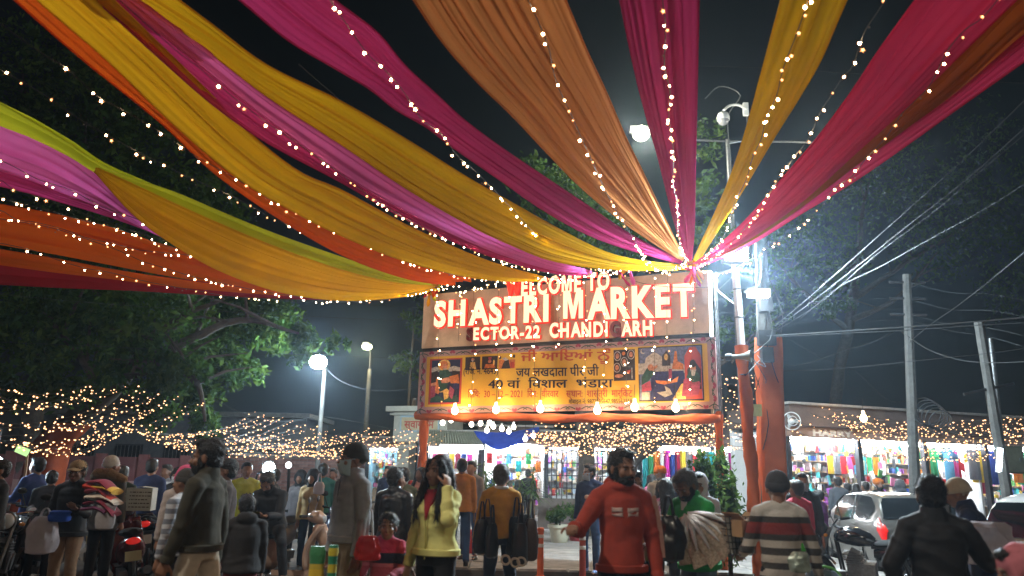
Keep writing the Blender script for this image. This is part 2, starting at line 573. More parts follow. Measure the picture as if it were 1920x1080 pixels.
# lattice mast at the righthand end of the boards
mb = MB()
z0, z1 = pr_.z, gp(1338, 508).z
c0 = gp(1341, 700, -0.14); c0.z = 0
for sx_, sy_ in ((-.07, -.07), (.07, -.07), (.07, .07), (-.07, .07)):
    mb.tube([c0 + Vector((sx_, sy_, z0)), c0 + Vector((sx_, sy_, z1))], 0.016, 6)
n = 12
for i in range(n):
    a, b = z0 + (z1 - z0) * i / n, z0 + (z1 - z0) * (i + 1) / n
    for s, e in (((-.07, -.07), (.07, -.07)), ((.07, -.07), (.07, .07)), ((.07, .07), (-.07, .07)), ((-.07, .07), (-.07, -.07))):
        mb.tube([c0 + Vector((*s, a)), c0 + Vector((*e, b))], 0.008, 4)
mb.build('lattice_mast', M['steel'], gate)
mb = MB()
for k in (0, 1):
    c1 = gp(798 if k == 0 else 1330, 640, -.16)
    mb.tube([Vector((c1.x, c1.y, pl.z)), Vector((c1.x, c1.y, gp(1330, 512).z))], 0.03, 8)
for z in (gp(1000, 645).z, gp(1330, 520).z - .05):
    a, b = gp(798, 640, -.15), gp(1332, 640, -.15); a.z = b.z = z
    mb.tube([a, b], 0.03, 8)
mb.build('back_frame', M['darksteel'], gate)
mb = MB()
for a, b in (((1345, 545), (1372, 520)), ((1345, 545), (1376, 570)), ((1345, 515), (1372, 505))):
    mb.tube([gp(*a, -.14), U(b[0], b[1], 13.4)], .01, 5)
mb.build('stay_rod', M['steel'], gate)

# --- upper board
board = thing('welcome_board', 'beige upper board with glowing red edged letters and a dead S and G', 'sign board', (0, 0, 0))
ACP = mat('beige_panel', (0.64, 0.48, 0.33), 0.45, var=0.26, vscale=2.2, bump=.08, bscale=6)
zt = gp(1331, 506).z; zb = (gp(790, 647).z + gp(1335, 631).z) / 2
def grect(u0, u1, za, zb_, off, th, mb):
    o = Vector((GL.x, GL.y, 0)) + _gn * off
    P = [o + _gd * u0 + Vector((0, 0, za)), o + _gd * u1 + Vector((0, 0, za)), o + _gd * u1 + Vector((0, 0, zb_)), o + _gd * u0 + Vector((0, 0, zb_))]
    Q = [p - _gn * th for p in P]
    return mb.add(P + Q, [(0, 1, 2, 3), (7, 6, 5, 4), (0, 4, 5, 1), (1, 5, 6, 2), (2, 6, 7, 3), (3, 7, 4, 0)])
def gu(px, py): return (gp(px, py) - GL).dot(_gd)
u0, u1 = gu(791, 640), gu(1331, 560)
um = (u0 + u1) / 2
grect(u0, um - .003, zb, zt, 0.0, .09, MB()).build('board_panel', ACP, board, False)
grect(um + .003, u1, zb, zt, 0.0, .09, MB()).build('board_panel', ACP, board, False)
grect(u0 + .02, u1, zb - .075, zb - .004, -.01, .07, MB()).build('dark_gap_strip', M['black'], board, False)  # black strip standing in for the dark gap under the board
lit_word('WELCOME TO', (948, 556), (1143, 541), 527, board, dead=(), red=(0,))
lit_word('SHASTRI', (813, 611), (1031, 600), 568, board, bold=.044)
lit_word('MARKET', (1055, 598), (1300, 590), 546, board, bold=.044)
lit_word('SECTOR-22', (874, 637), (1012, 633), 616, board, dead=(0,))
lit_word('CHANDIGARH', (1030, 632), (1225, 628), 607, board, dead=(6,))
# bright tube along the board's righthand end
tube_l = thing('edge_tube_light', 'white tube light standing upright along the end of the beige board', 'tube light', (0, 0, 0))
a, b = gp(1330, 508, .06), gp(1334, 631, .06)
MB().tube([a, b], .028, 10).build('tube', glow('edge_tube_glow', (0.85, 0.93, 1.0), 3.2), tube_l)
MB().tube([a - _gn * .035, b - _gn * .035], .03, 6).build('tube_holder', M['white'], tube_l)

# --- festival banner
banner = thing('festival_banner', 'yellow festival banner with pink flowered border, pictures and Hindi lines under the beige board', 'banner', (0, 0, 0))
zbt = zb - .085; zbb = (gp(785, 768).z + gp(1342, 775).z) / 2
ub0, ub1 = gu(786, 710), gu(1344, 700)
P_PINK = mat('print_pink', (0.42, 0.25, 0.25), 0.6, var=.15, vscale=4)
P_YEL = mat('print_yellow', (0.70, 0.41, 0.035), 0.6, var=.12, vscale=2)
P_RED = mat('print_red', (0.46, 0.05, 0.03), 0.6, var=.1)
P_BLK = mat('print_black', (0.012, 0.008, 0.02), 0.6, var=.1)
P_NAVY = mat('print_navy', (0.012, 0.014, 0.06), 0.6, var=.55, vscale=22)
P_DK = mat('print_dark_brown', (0.03, 0.015, 0.015), 0.6, var=.55, vscale=22)
P_GRN = mat('print_green', (0.02, 0.07, 0.05), 0.6, var=.55, vscale=22)
P_SKIN = mat('print_skin', (0.55, 0.22, 0.12), 0.6, var=.55, vscale=22)
P_HALO = mat('print_halo', (0.75, 0.45, 0.12), 0.6, var=.55, vscale=22)
P_WHT = mat('print_white', (0.46, 0.41, 0.37), 0.6, var=.55, vscale=22)
P_SKY = mat('print_sky', (0.13, 0.15, 0.27), 0.6, var=.55, vscale=22)
P_BLUE = mat('print_deep_blue', (0.022, 0.022, 0.11), 0.6, var=.55, vscale=22)
P_MAG = mat('print_magenta', (0.36, 0.05, 0.10), 0.6, var=.55, vscale=22)
P_ORG = mat('print_orange', (0.65, 0.19, 0.04), 0.6, var=.55, vscale=22)
grect(ub0, ub1, zbb, zbt, 0.02, .05, MB()).build('banner_sheet', P_PINK, banner, False)
def bpx(fx, fy):      # fractions across / down the banner
    o = Vector((GL.x, GL.y, 0))
    fx = (fx / 13.5) / ((1 - fx) / 16.0 + fx / 13.5)      # the righthand end is nearer
    return o + _gd * (ub0 + (ub1 - ub0) * fx) + Vector((0, 0, zbt + (zbb - zbt) * fy))
def bpoly(mb, pts, off):
    P = [bpx(x, y) + _gn * off for x, y in pts]
    if (P[1] - P[0]).cross(P[2] - P[0]).dot(_gn) < 0: P.reverse()
    mb.add(P, [tuple(range(len(P)))])
    return mb
def brect(mb, x0, y0, x1, y1, off): return bpoly(mb, [(x0, y0), (x1, y0), (x1, y1), (x0, y1)], off)
ASP = (ub1 - ub0) / (zbt - zbb)
def boval(mb, cx, cy, rx, ry, off, n=16): return bpoly(mb, [(cx + rx / ASP * math.cos(2 * math.pi * k / n), cy + ry * math.sin(2 * math.pi * k / n)) for k in range(n)], off)
brect(MB(), .025, .085, .972, .90, .024).build('yellow_field', P_YEL, banner, False)
rnd = random.Random(4)
mb = MB()
def motif(fx, fy, ang):
    s = .034
    for k in range(5):
        a = ang + (k - 2) * .5
        boval(mb.mi(0), fx + math.cos(a) * s * .8 / ASP, fy + math.sin(a) * s * .8, .022, .022, .0245 + .0004 * k, 7)
    for sgn in (-1, 1):
        pts = [(fx + sgn * (t * .20) / ASP, fy + .02 * math.sin(t * 7)) for t in (0.25, .5, .75, 1.0)]
        horizontal = abs(math.cos(ang)) < .5
        if not horizontal:
            pts = [(fx + .02 * math.sin(t * 7) / ASP, fy + sgn * t * .16) for t in (.25, .5, .75, 1.0)]
        w = .007
        dx, dy = (0, w) if horizontal else (w / ASP, 0)
        mb.mi(1)
        bpoly(mb, [(x - dx, y - dy) for x, y in pts] + [(x + dx, y + dy) for x, y in reversed(pts)], .0243)
for k in range(14):
    motif(.04 + .92 * k / 13, .043, -1.57); motif(.04 + .92 * k / 13, .953, 1.57)
for k in range(5):
    motif(.012, .14 + .18 * k, 0); motif(.987, .14 + .18 * k, 0)
mb.build('flower_border', [P_MAG, P_GRN], banner, False)
def figure(name, frame, layers):
    """a framed print: flat coloured shapes, given in fractions of the frame, laid on each other"""
    x0, y0, x1, y1 = frame
    mats_ = []; mb = MB()
    for li, (m_, kind, *a) in enumerate(layers):
        if m_ not in mats_: mats_.append(m_)
        mb.mi(mats_.index(m_)); off = .026 + .0012 * li
        X = lambda t: x0 + (x1 - x0) * t
        Y = lambda t: y0 + (y1 - y0) * t
        if kind == 'r': brect(mb, X(a[0]), Y(a[1]), X(a[2]), Y(a[3]), off)
        elif kind == 'o':
            n = 16
            bpoly(mb, [(X(a[0] + a[2] * math.cos(2 * math.pi * k / n)), Y(a[1] + a[3] * math.sin(2 * math.pi * k / n))) for k in range(n)], off)
        else: bpoly(mb, [(X(p), Y(q)) for p, q in a[0]], off)
    return mb.build(name, mats_, banner, False)
figure('picture_panel', (.036, .125, .145, .865), [
    (P_RED, 'r', 0, 0, 1, 1), (P_NAVY, 'r', .06, .03, .94, .96), (P_WHT, 'p', [(.06, .2), (.2, .17), (.35, .21), (.6, .2), (.75, .17), (.94, .21), (.94, .29), (.06, .29)]),
    (P_DK, 'p', [(.06, .30), (.25, .26), (.32, .55), (.06, .6)]), (P_DK, 'p', [(.7, .27), (.94, .30), (.94, .55), (.7, .5)]),
    (P_SKIN, 'p', [(.06, .54), (.28, .5), (.33, .58), (.06, .6)]), (P_MAG, 'p', [(.08, .6), (.24, .6), (.2, .85), (.06, .9)]),
    (P_ORG, 'p', [(.22, .45), (.34, .42), (.4, .66), (.3, .78), (.2, .74)]),
    (P_HALO, 'o', .45, .15, .19, .13), (P_ORG, 'o', .44, .15, .13, .10), (P_SKIN, 'o', .47, .19, .07, .07), (P_WHT, 'p', [(.42, .22), (.54, .22), (.52, .30), (.46, .31)]),
    (P_GRN, 'p', [(.32, .26), (.58, .25), (.68, .36), (.55, .66), (.5, .68), (.33, .72), (.28, .5)]),
    (P_SKIN, 'p', [(.36, .46), (.55, .42), (.82, .40), (.84, .46), (.56, .54), (.4, .54)]), (P_ORG, 'p', [(.62, .40), (.9, .36), (.94, .56), (.68, .55)]),
    (P_HALO, 'p', [(.34, .74), (.56, .66), (.66, .72), (.6, .92), (.5, .92), (.46, .74)]), (P_BLUE, 'o', .84, .62, .1, .07),
    (P_GRN, 'p', [(.1, .86), (.3, .8), (.5, .9), (.9, .8), (.94, .94), (.06, .94)]), (P_MAG, 'p', [(.66, .6), (.8, .7), (.74, .9), (.62, .8)])])
figure('picture_panel', (.155, .12, .205, .33), [(P_DK, 'r', 0, 0, 1, 1), (P_SKIN, 'o', .5, .2, .1, .12), (P_WHT, 'p', [(.4, .26), (.6, .26), (.52, .42)]), (P_HALO, 'p', [(.35, .4), (.65, .4), (.75, .95), (.3, .95)])])
figure('picture_panel', (.211, .12, .263, .33), [(P_DK, 'r', 0, 0, 1, 1), (P_SKIN, 'o', .5, .4, .11, .13), (P_MAG, 'p', [(.4, .08), (.62, .08), (.6, .28), (.42, .28)]), (P_ORG, 'p', [(.25, .6), (.75, .6), (.9, .92), (.15, .92)]), (P_HALO, 'o', .78, .5, .06, .2)])
figure('picture_panel', (.268, .13, .323, .33), [(P_ORG, 'r', 0, .3, 1, 1), (P_DK, 'p', [(.25, .6), (.45, .2), (.6, .3), (.72, 1), (.15, 1)]), (P_DK, 'o', .07, .1, .07, .14), (P_DK, 'o', .93, .05, .07, .14), (P_RED, 'r', .7, .5, .95, .95), (P_WHT, 'p', [(.2, .2), (.4, .1), (.6, .3), (.4, .4)])])
figure('picture_panel', (.655, .12, .727, .575), [(P_DK, 'r', 0, 0, 1, 1)] + [(m_, 'o', x, y, r1, r2) for x, y in ((.18, .2), (.82, .17), (.5, .4), (.16, .58)) for m_, r1, r2 in ((P_WHT, .17, .16), (P_DK, .14, .13), (P_SKIN, .09, .09))] + [(P_ORG, 'o', .48, .13, .08, .06), (P_RED, 'p', [(.6, .7), (.8, .66), (.75, .8)]), (P_SKIN, 'o', .25, .85, .2, .06), (P_WHT, 'r', .84, .6, .88, .95)])
figure('picture_panel', (.738, .10, .955, .885), [
    (P_DK, 'r', 0, 0, 1, 1), (P_SKY, 'r', .015, .02, .985, .97), (P_WHT, 'p', [(.0, .3), (.1, .3), (.12, .2), (.2, .13), (.25, .10), (.3, .13), (.38, .2), (.4, .3), (.98, .4), (.98, .5), (.0, .5)]),
    (P_BLUE, 'p', [(.2, .46), (.7, .46), (.75, .97), (.18, .97)]), (P_DK, 'p', [(.37, .18), (.44, .08), (.5, .18), (.5, .36), (.37, .36)]), (P_HALO, 'o', .435, .2, .03, .06),
    (P_ORG, 'p', [(.52, .42), (.55, .26), (.57, .1), (.6, .1), (.61, .28), (.7, .34), (.7, .44)]), (P_WHT, 'o', .075, .075, .04, .05), (P_SKY, 'o', .09, .065, .034, .042),
    (P_GRN, 'p', [(.05, .55), (.14, .38), (.22, .4), (.24, .5), (.16, .62), (.05, .7)]), (P_SKIN, 'o', .19, .38, .045, .06), (P_SKIN, 'p', [(.2, .38), (.3, .34), (.3, .38), (.22, .45)]), (P_MAG, 'p', [(.05, .7), (.18, .62), (.2, .8), (.05, .82)]), (P_WHT, 'r', .05, .83, .17, .97),
    (P_ORG, 'p', [(.26, .62), (.5, .64), (.62, .56), (.6, .66), (.4, .7), (.28, .67)]), (P_MAG, 'r', .47, .42, .52, .6), (P_WHT, 'p', [(.28, .84), (.42, .82), (.4, .72), (.48, .78), (.52, .88), (.4, .93)]),
    (P_RED, 'p', [(.72, .97), (.72, .2), (.8, .04), (.9, .04), (.98, .2), (.98, .97)]), (P_DK, 'p', [(.76, .8), (.76, .45), (.86, .26), (.97, .45), (.97, .8)]),
    (P_HALO, 'p', [(.52, .97), (.66, .7), (.72, .68), (.72, .97)]), (P_MAG, 'p', [(.66, .92), (.7, .62), (.78, .58), (.92, .62), (.96, .7), (.92, .9), (.8, .93)]),
    (P_GRN, 'p', [(.74, .58), (.8, .46), (.9, .46), (.95, .56), (.94, .66), (.84, .68)]), (P_SKIN, 'o', .85, .42, .045, .08), (P_DK, 'o', .85, .34, .05, .07), (P_WHT, 'p', [(.81, .45), (.9, .45), (.87, .56), (.83, .56)])])
flat_text('ਜੀ ਆਇਆਂ ਨੂੰ', (976, 677), (1145, 675), 660, .028, mat('print_vermilion', (.50, .07, .015), .6, var=.1), banner, .02, yh=.72)
flat_text('(रजि. न. 4643)'.replace('जि', 'िज'), (869, 702), (934, 701), 690, .028, P_BLK, banner, .01, yh=.7)
flat_text('जय लखदाता पीर जी', (967, 706), (1123, 704), 690, .028, P_BLK, banner, .018, yh=.68)
flat_text('40 वां  िवशाल  भंडारा', (915, 728), (1150, 726), 713, .028, P_BLK, banner, .02, yh=.68)
flat_text('ितिथ:  30 – 12 – 2021  िदन:  वीरवार    स्थान:  शास्त्री  मार्िकट', (877, 745), (1186, 744), 733, .028, P_RED, banner, .01, yh=.68)
flat_text('मोबाइल नं: 9872595647,9855635587', (1066, 757), (1190, 756), 749, .028, P_BLK, banner, .004, yh=.68)
mb = MB()      # eyelets and ties at the banner's corners
for fx in (.01, .25, .5, .75, .99):
    for fy in (.02, .98):
        p = bpx(fx, fy) + _gn * .03
        mb.torus(p, .018, .005, _gn, 10, 4)
mb.build('eyelets', M['steel'], banner)

# --- curtain of fairy lights in front of the boards
# (filled in after the bulbs exist: see light_curtain below)
# ------------------------------------------------------------------ ground
def ground_mat():
    m = mat('dusty_asphalt', (0.065, 0.052, 0.042), 0.88, var=0.45, vscale=1.1, bump=0.5, bscale=45)
    nt = m.node_tree; p = nt.nodes['Principled BSDF']
    tc = nt.nodes.new('ShaderNodeTexCoord')
    nz = nt.nodes.new('ShaderNodeTexNoise'); nz.inputs['Scale'].default_value = 0.45; nz.inputs['Detail'].default_value = 8; nz.inputs['Roughness'].default_value = .7
    nt.links.new(tc.outputs['Object'], nz.inputs['Vector'])
    cr = nt.nodes.new('ShaderNodeValToRGB')
    cr.color_ramp.elements[0].position = .42; cr.color_ramp.elements[1].position = .62
    cr.color_ramp.elements[0].color = (0.05, 0.045, 0.042, 1); cr.color_ramp.elements[1].color = (0.17, 0.115, 0.075, 1)
    nt.links.new(nz.outputs['Fac'], cr.inputs['Fac'])
    nt.links.new(cr.outputs['Color'], p.inputs['Base Color'])
    return m
struct('road', MB().add([(-90, -30, 0), (90, -30, 0), (90, 140, 0), (-90, 140, 0)], [(0, 1, 2, 3)]), ground_mat())
PAVE = [mat('paving_grey', (0.26, 0.245, 0.23), 0.85, var=.4, vscale=2.5, bump=.4, bscale=50), mat('paving_pale', (0.31, 0.29, 0.265), 0.85, var=.4, vscale=2.5, bump=.4, bscale=50), mat('paving_dull', (0.22, 0.205, 0.19), 0.85, var=.4, vscale=2.5, bump=.4, bscale=50)]
PX0, PX1, PY0, PY1 = -3.0, 6.6, 12.95, 23.6
plaza = struct('pavement', MB().box(((PX0 + PX1) / 2, (PY0 + PY1) / 2, .045), (PX1 - PX0, PY1 - PY0, .089)), mat('mortar', (0.12, 0.105, 0.09), .95, var=.3))
rnd = random.Random(11)
slabs = [MB().box((0, 0, 0), (1.185, .885, .03)).mesh('paving_slab', m, False) for m in PAVE]
for me in slabs:
    bm = bmesh.new(); bm.from_mesh(me); bmesh.ops.bevel(bm, geom=[e for e in bm.edges], offset=.008, segments=1, affect='EDGES'); bm.to_mesh(me); bm.free()
ny = int((PY1 - PY0 - .2) / .9); nx = int((PX1 - PX0) / 1.2)
for j in range(ny):
    for i in range(nx):
        o = put('paving_slab', rnd.choice(slabs), plaza, (PX0 + .6 + i * 1.2 + (0.02 if j % 2 else -.02), PY0 + .2 + .45 + j * .9, .088 + rnd.uniform(0, .006)), (rnd.uniform(-.004, .004), rnd.uniform(-.004, .004), rnd.uniform(-.004, .004)))
kst = MB().box((0, 0, 0), (.79, .16, .15)).mesh('kerb_stone', mat('kerb_concrete', (0.30, 0.28, 0.25), .9, var=.4, bump=.4), False)
bm = bmesh.new(); bm.from_mesh(kst); bmesh.ops.bevel(bm, geom=list(bm.edges), offset=.018, segments=2, affect='EDGES'); bm.to_mesh(kst); bm.free()
for i in range(12):
    put('kerb_stone', kst, plaza, (PX0 + .4 + i * .8, PY0 + .09, .042 + rnd.uniform(0, .01)), (0, rnd.uniform(-.01, .01), rnd.uniform(-.01, .01)))
# litter and grit on the road
mb = MB()
for _ in range(900):
    x, y = rnd.uniform(-9, 9), rnd.uniform(4.5, 13)
    s = rnd.uniform(.006, .022)
    mb.add([(x - s, y, .0), (x + s, y - s, .0), (x + s * .4, y + s, 0), (x, y, s * 1.1)], [(0, 1, 3), (1, 2, 3), (2, 0, 3)])
g = mb.build('grit', mat('grit_grey', (.16, .13, .1), .95), None, False); g['kind'] = 'stuff'; g['label'] = 'loose grit and small stones lying on the dusty road'
PAPER = mat('litter_paper', (.6, .57, .52), .8, var=.2)
for k in range(14):
    x, y = rnd.uniform(-5, 4.5), rnd.uniform(7.5, 12.6)
    s = rnd.uniform(.04, .09)
    o = MB().grid([[(-s, -s, .005), (0, -s, .02), (s, -s * .8, .006)], [(-s, 0, .012), (0, 0, .004), (s, 0, .022)], [(-s * .8, s, .004), (0, s, .018), (s, s, .005)]]).build('paper_scrap', PAPER, None, False)
    o.location = (x, y, .001); o.rotation_euler.z = rnd.uniform(0, 6)
    tag(o, 'crumpled pale paper scrap lying on the dusty road', 'litter', 'paper scraps littering the road')

# ------------------------------------------------------------------ shops
TUBE_G = glow('shop_tube_glow', (0.90, 0.96, 1.0), 320.0)
WALLW = mat('shop_white_wall', (0.78, 0.79, 0.8), .6, var=.06)
CEIL = mat('shop_ceiling', (0.7, 0.7, 0.7), .7, var=.08)
BROWNB = mat('brown_parapet', (0.14, 0.10, 0.085), .85, var=.3, vscale=2, bump=.4)
FASC = mat('dusty_pink_fascia', (0.40, 0.27, 0.22), .6, var=.15, vscale=1.5)
SHELFM = mat('shelf_wood', (0.4, 0.26, 0.15), .6, var=.25)
GOODS = [mat('goods_%s' % n, c, .55, var=.25, vscale=20) for n, c in (
    ('red', (.6, .04, .04)), ('blue', (.05, .12, .5)), ('yellow', (.7, .5, .05)), ('pink', (.7, .2, .4)), ('white', (.75, .75, .75)), ('black', (.03, .03, .035)),
    ('teal', (.05, .4, .4)), ('green', (.1, .4, .1)), ('orange', (.7, .25, .05)), ('beige', (.6, .48, .33)), ('ivory', (.75, .7, .62)), ('paleblue', (.5, .62, .72)), ('cream', (.75, .72, .6)), ('palepink', (.75, .55, .58)), ('silver', (.6, .6, .62)), ('grey', (.3, .31, .33)), ('purple', (.3, .08, .4)), ('brown', (.22, .1, .05)))]
def shop(name, label, P, Q, h_open, depth, units, top, fascia_h, seed, wall=None, tubes=2, group=None, parapet=None, shelves=(.5, .95, 1.4, 1.85, 2.3), goods=True, cols=True, floor_h=.12, energy=None, cat='shop', roof=True):
    """a row of open fronted shop bays between ground points P and Q; its back lies away from the street"""
    rnd = random.Random(seed)
    P = Vector((P[0], P[1], 0)); Q = Vector((Q[0], Q[1], 0))
    d = (Q - P); W = d.length; d.normalize()
    t = thing(name, label, cat, P, math.atan2(d.y, d.x), group)
    w = W / units
    MB().box((W / 2, depth / 2 - .3, floor_h / 2), (W + .2, depth + .6, floor_h)).build('plinth', PAVE[2], t, False)
    MB().box((W / 2, depth + .06, h_open / 2 + .2), (W + .2, .12, h_open + .4)).build('back_wall', wall or WALLW, t, False)
    MB().box((W / 2, depth / 2 + .02, h_open + .12), (W + .16, depth, .08)).build('ceiling', CEIL, t, False)
    for k in range(units + 1):
        if k in (0, units) or k % 3 == 0: MB().box((k * w, depth / 2 + .12, (h_open + floor_h) / 2 + .02), (.07, depth - .2, h_open - floor_h)).build('side_wall', wall or WALLW, t, False)
        if cols:
            MB().box((k * w, -.02, h_open / 2 + .06), (.13, .14, h_open - .1)).build('column', M['darksteel'], t, False)
    MB().box((W / 2, -.14, h_open + fascia_h / 2), (W + .24, .06, fascia_h)).build('fascia', FASC, t, False)
    if roof:
        MB().box((W / 2, depth / 2 - .12, (h_open + fascia_h + top) / 2), (W + .3, depth + .5, top - h_open - fascia_h)).build('parapet', parapet or BROWNB, t, False)
        MB().box((W / 2, -.36, top + .03), (W + .5, .3, .06)).build('coping', mat('coping_grey', (.33, .31, .28), .9, var=.3), t, False)
    for k in range(units):
        for j in range(tubes):
            y = .5 + j * (depth - .8) / max(tubes - 1, 1)
            tb = MB().box((k * w + w / 2, y, h_open + .05), (w * .8, .07, .04)).build('tube_batten', M['white'], t, False)
            MB().tube([(k * w + w * .12, y, h_open + .005), (k * w + w * .88, y, h_open + .005)], .022, 8).build('tube', TUBE_G, tb)
        if goods:
            for z in shelves:
                if z > h_open - .25: continue
                MB().box((k * w + w / 2, depth - .2, z), (w - .1, .36, .03)).build('shelf', SHELFM, t, False)
            mb = MB()
            for z in shelves:
                if z > h_open - .25: continue
                x = k * w + .08
                while x < (k + 1) * w - .14:
                    bw = rnd.uniform(.04, .14); bh = rnd.uniform(.10, .33) if len(shelves) < 6 else rnd.uniform(.09, .25)
                    mb.mi(rnd.randrange(len(GOODS)))
                    if rnd.random() < .6: mb.box((x + bw / 2, depth - .22 - rnd.uniform(0, .06), z + .016 + bh / 2), (bw, .22, bh), 0, Matrix.Rotation(rnd.uniform(-.18, .18), 3, 'Y') @ Matrix.Rotation(rnd.uniform(-.3, .3), 3, 'Z'))
                    else: mb.lathe([(bw * .5, z + .016), (bw * .55, z + bh * .6), (bw * .25, z + bh)], 7, (x + bw / 2, depth - .22, 0))
                    x += bw + rnd.uniform(.005, .05)
            g = mb.build('shelf_goods', GOODS, t, False); g['kind'] = 'stuff'
            hp_k = MB()
            for _ in range(46):
                x = rnd.uniform(k * w + .12, (k + 1) * w - .12); z = rnd.uniform(1.25, h_open - .12); y = rnd.uniform(.35, max(.6, depth - .6))
                hp_k.mi(rnd.randrange(len(GOODS))).box((x, y, z), (rnd.uniform(.05, .15), .03, rnd.uniform(.08, .26)), 0, Matrix.Rotation(rnd.uniform(-.3, .3), 3, 'Y') @ Matrix.Rotation(rnd.uniform(-.6, .6), 3, 'Z'))
                if _ % 3 == 0: hp_k.bar((x, y, z), (x, y, h_open - .02), .006, .006)
            for _ in range(24):
                x = rnd.uniform(k * w + .15, (k + 1) * w - .15); hp_k.mi(rnd.randrange(len(GOODS))).box((x, rnd.uniform(.55, .95), .98 + rnd.uniform(0, .12)), (rnd.uniform(.08, .2), rnd.uniform(.1, .2), rnd.uniform(.06, .2)), rnd.uniform(0, 3))
            g2 = hp_k.build('hanging_packets', GOODS, t, False); g2['kind'] = 'stuff'
            # a counter with goods on it
            MB().box((k * w + w / 2, .75, .12 + .42), (w * .72, .5, .84)).build('counter', rnd.choice([SHELFM, WALLW]), t, False)
    return t, w, d
SP, SQ = U(1478, 890, 20.0), U(1925, 905, 23.0)
_d = (Vector((SQ.x, SQ.y, 0)) - Vector((SP.x, SP.y, 0))).normalized()
SQ2 = Vector((SP.x, SP.y, 0)) + _d * 14.1
right_shop, SW, SD = shop('shop_row', 'low shop row with brown parapet, pink fascia and bright white bays at the righthand side', SP, SQ2, 2.70, 2.1, 6, 3.5, .27, 3, tubes=2, shelves=(.35, .65, .95, 1.25, 1.55, 1.85, 2.15, 2.42))
me = text_mesh('HARRY', .27, .012, .01)
me.materials.clear(); me.materials.append(mat('fascia_lettering', (.85, .80, .74), .5, var=.1))
o = put('lettering', me, right_shop, (.72, -.175, 2.745), (R(90), 0, 0), (1.5, .85, 1))
GP, GQ = U(1200, 893, 25.5), U(1474, 899, 25.5)
mid_shop, _, _ = shop('garment_stall', 'bright garment stall with hanging shawls seen behind the green shrubs', GP, GQ, 2.6, 2.6, 2, 3.3, .3, 5, tubes=2, shelves=(.5, .9, 1.3))
CP, CQ = U(903, 890, 27.0), U(1022, 891, 27.0)
cen_shop, _, _ = shop('general_store', 'glaring white general store under the blue tarpaulin', CP, CQ, 2.62, 2.8, 1, 3.2, .2, 6, tubes=4)
DP, DQ = U(1024, 890, 26.0), U(1195, 893, 26.0)
den_shop, _, _ = shop('kiosk', 'dim kiosk with dark bars behind the thick trunk', DP, DQ, 2.5, 2.2, 2, 3.0, .2, 8, tubes=1)
mb = MB()
k0, k1 = Vector((DP.x, DP.y - .2, 0)), Vector((DQ.x, DQ.y - .2, 0))
for i in range(19):
    p = k0.lerp(k1, i / 18); mb.bar(p + Vector((0, 0, .1)), p + Vector((0, 0, 2.5)), .035, .035)
for z in (.6, 1.2, 1.6, 2.0, 2.4): mb.bar(k0 + Vector((0, 0, z)), k1 + Vector((0, 0, z)), .03, .03)
gr = mb.build('metal_grille', M['darksteel'], None, False); tag(gr, 'dark metal grille screening the dim kiosk', 'grille')
LP_, LQ_ = U(800, 887, 27.5), U(900, 889, 27.0)
left_shop, _, _ = shop('awning_shop', 'bright shop beneath the ribbed grey awning', LP_, LQ_, 2.5, 2.6, 1, 3.0, .2, 9, tubes=3)
BP, BQ = U(688, 884, 31.0), U(748, 886, 31.0)
blue_shop, _, _ = shop('blue_stall', 'small pale blue stall with one glaring lamp beyond the masked man', BP, BQ, 2.5, 2.0, 1, 2.9, .2, 10, tubes=1, wall=mat('pale_blue_wall', (.3, .55, .68), .7, var=.1))
# corrugated awning
aw = thing('awning', 'ribbed grey sheet awning with a white light strip below it', 'awning', (0, 0, 0))
a0, a1 = U(792, 806, 27.0), U(893, 809, 26.6); b0, b1 = U(785, 833, 25.6), U(908, 833, 25.2)
P_ = []
for i in range(2):
    row = []
    for j in range(121):
        t = j / 120; p = a0.lerp(a1, t) if i == 0 else b0.lerp(b1, t)
        row.append(p + Vector((0, 0, .045 * math.sin(2 * math.pi * 24 * t))))
    P_.append(row)
MB().grid(P_).build('ribbed_sheet', mat('awning_sheet', (.30, .31, .24), .5, .2, var=.3), aw)
c0, c1 = U(826, 838, 25.5), U(905, 838, 25.2)
MB().box(c0.lerp(c1, .5), ((c1 - c0).length, .12, .14), math.atan2((c1 - c0).y, (c1 - c0).x)).build('light_strip', glow('strip_glow', (.92, .97, 1), 8.0), aw, False)
mb = MB()
for p, q in ((a0, b0), (a1, b1)):
    mb.bar(p, q, .05, .05); mb.bar(Vector((q.x, q.y, .1)), q, .05, .05)
mb.build('awning_frame', M['darksteel'], aw, False)
# blue tarpaulin
T = MB(); P_ = []
e0 = [U(885, 806, 25.4), U(905, 832, 25.0), ]; 
tl, tr, bl, br = U(888, 808, 25.5), U(1010, 800, 25.0), U(905, 833, 24.4), U(1012, 806, 24.2)
for i in range(15):
    row = []
    for j in range(31):
        u_, v_ = j / 30, i / 14
        p = tl.lerp(tr, u_).lerp(bl.lerp(br, u_), v_)
        p.z -= .22 * math.sin(math.pi * u_) * (0.5 + v_) + .04 * math.sin(11 * u_ + 5 * v_) * v_ + .02 * mnoise.noise(Vector((u_ * 9, v_ * 6, 1)))
        row.append(p)
    P_.append(row)
o = T.grid(P_).build('tarpaulin', translucent('blue_tarpaulin', (.05, .10, .55), .4)); tag(o, 'sagging blue tarpaulin stretched beside the ribbed awning', 'tarpaulin')

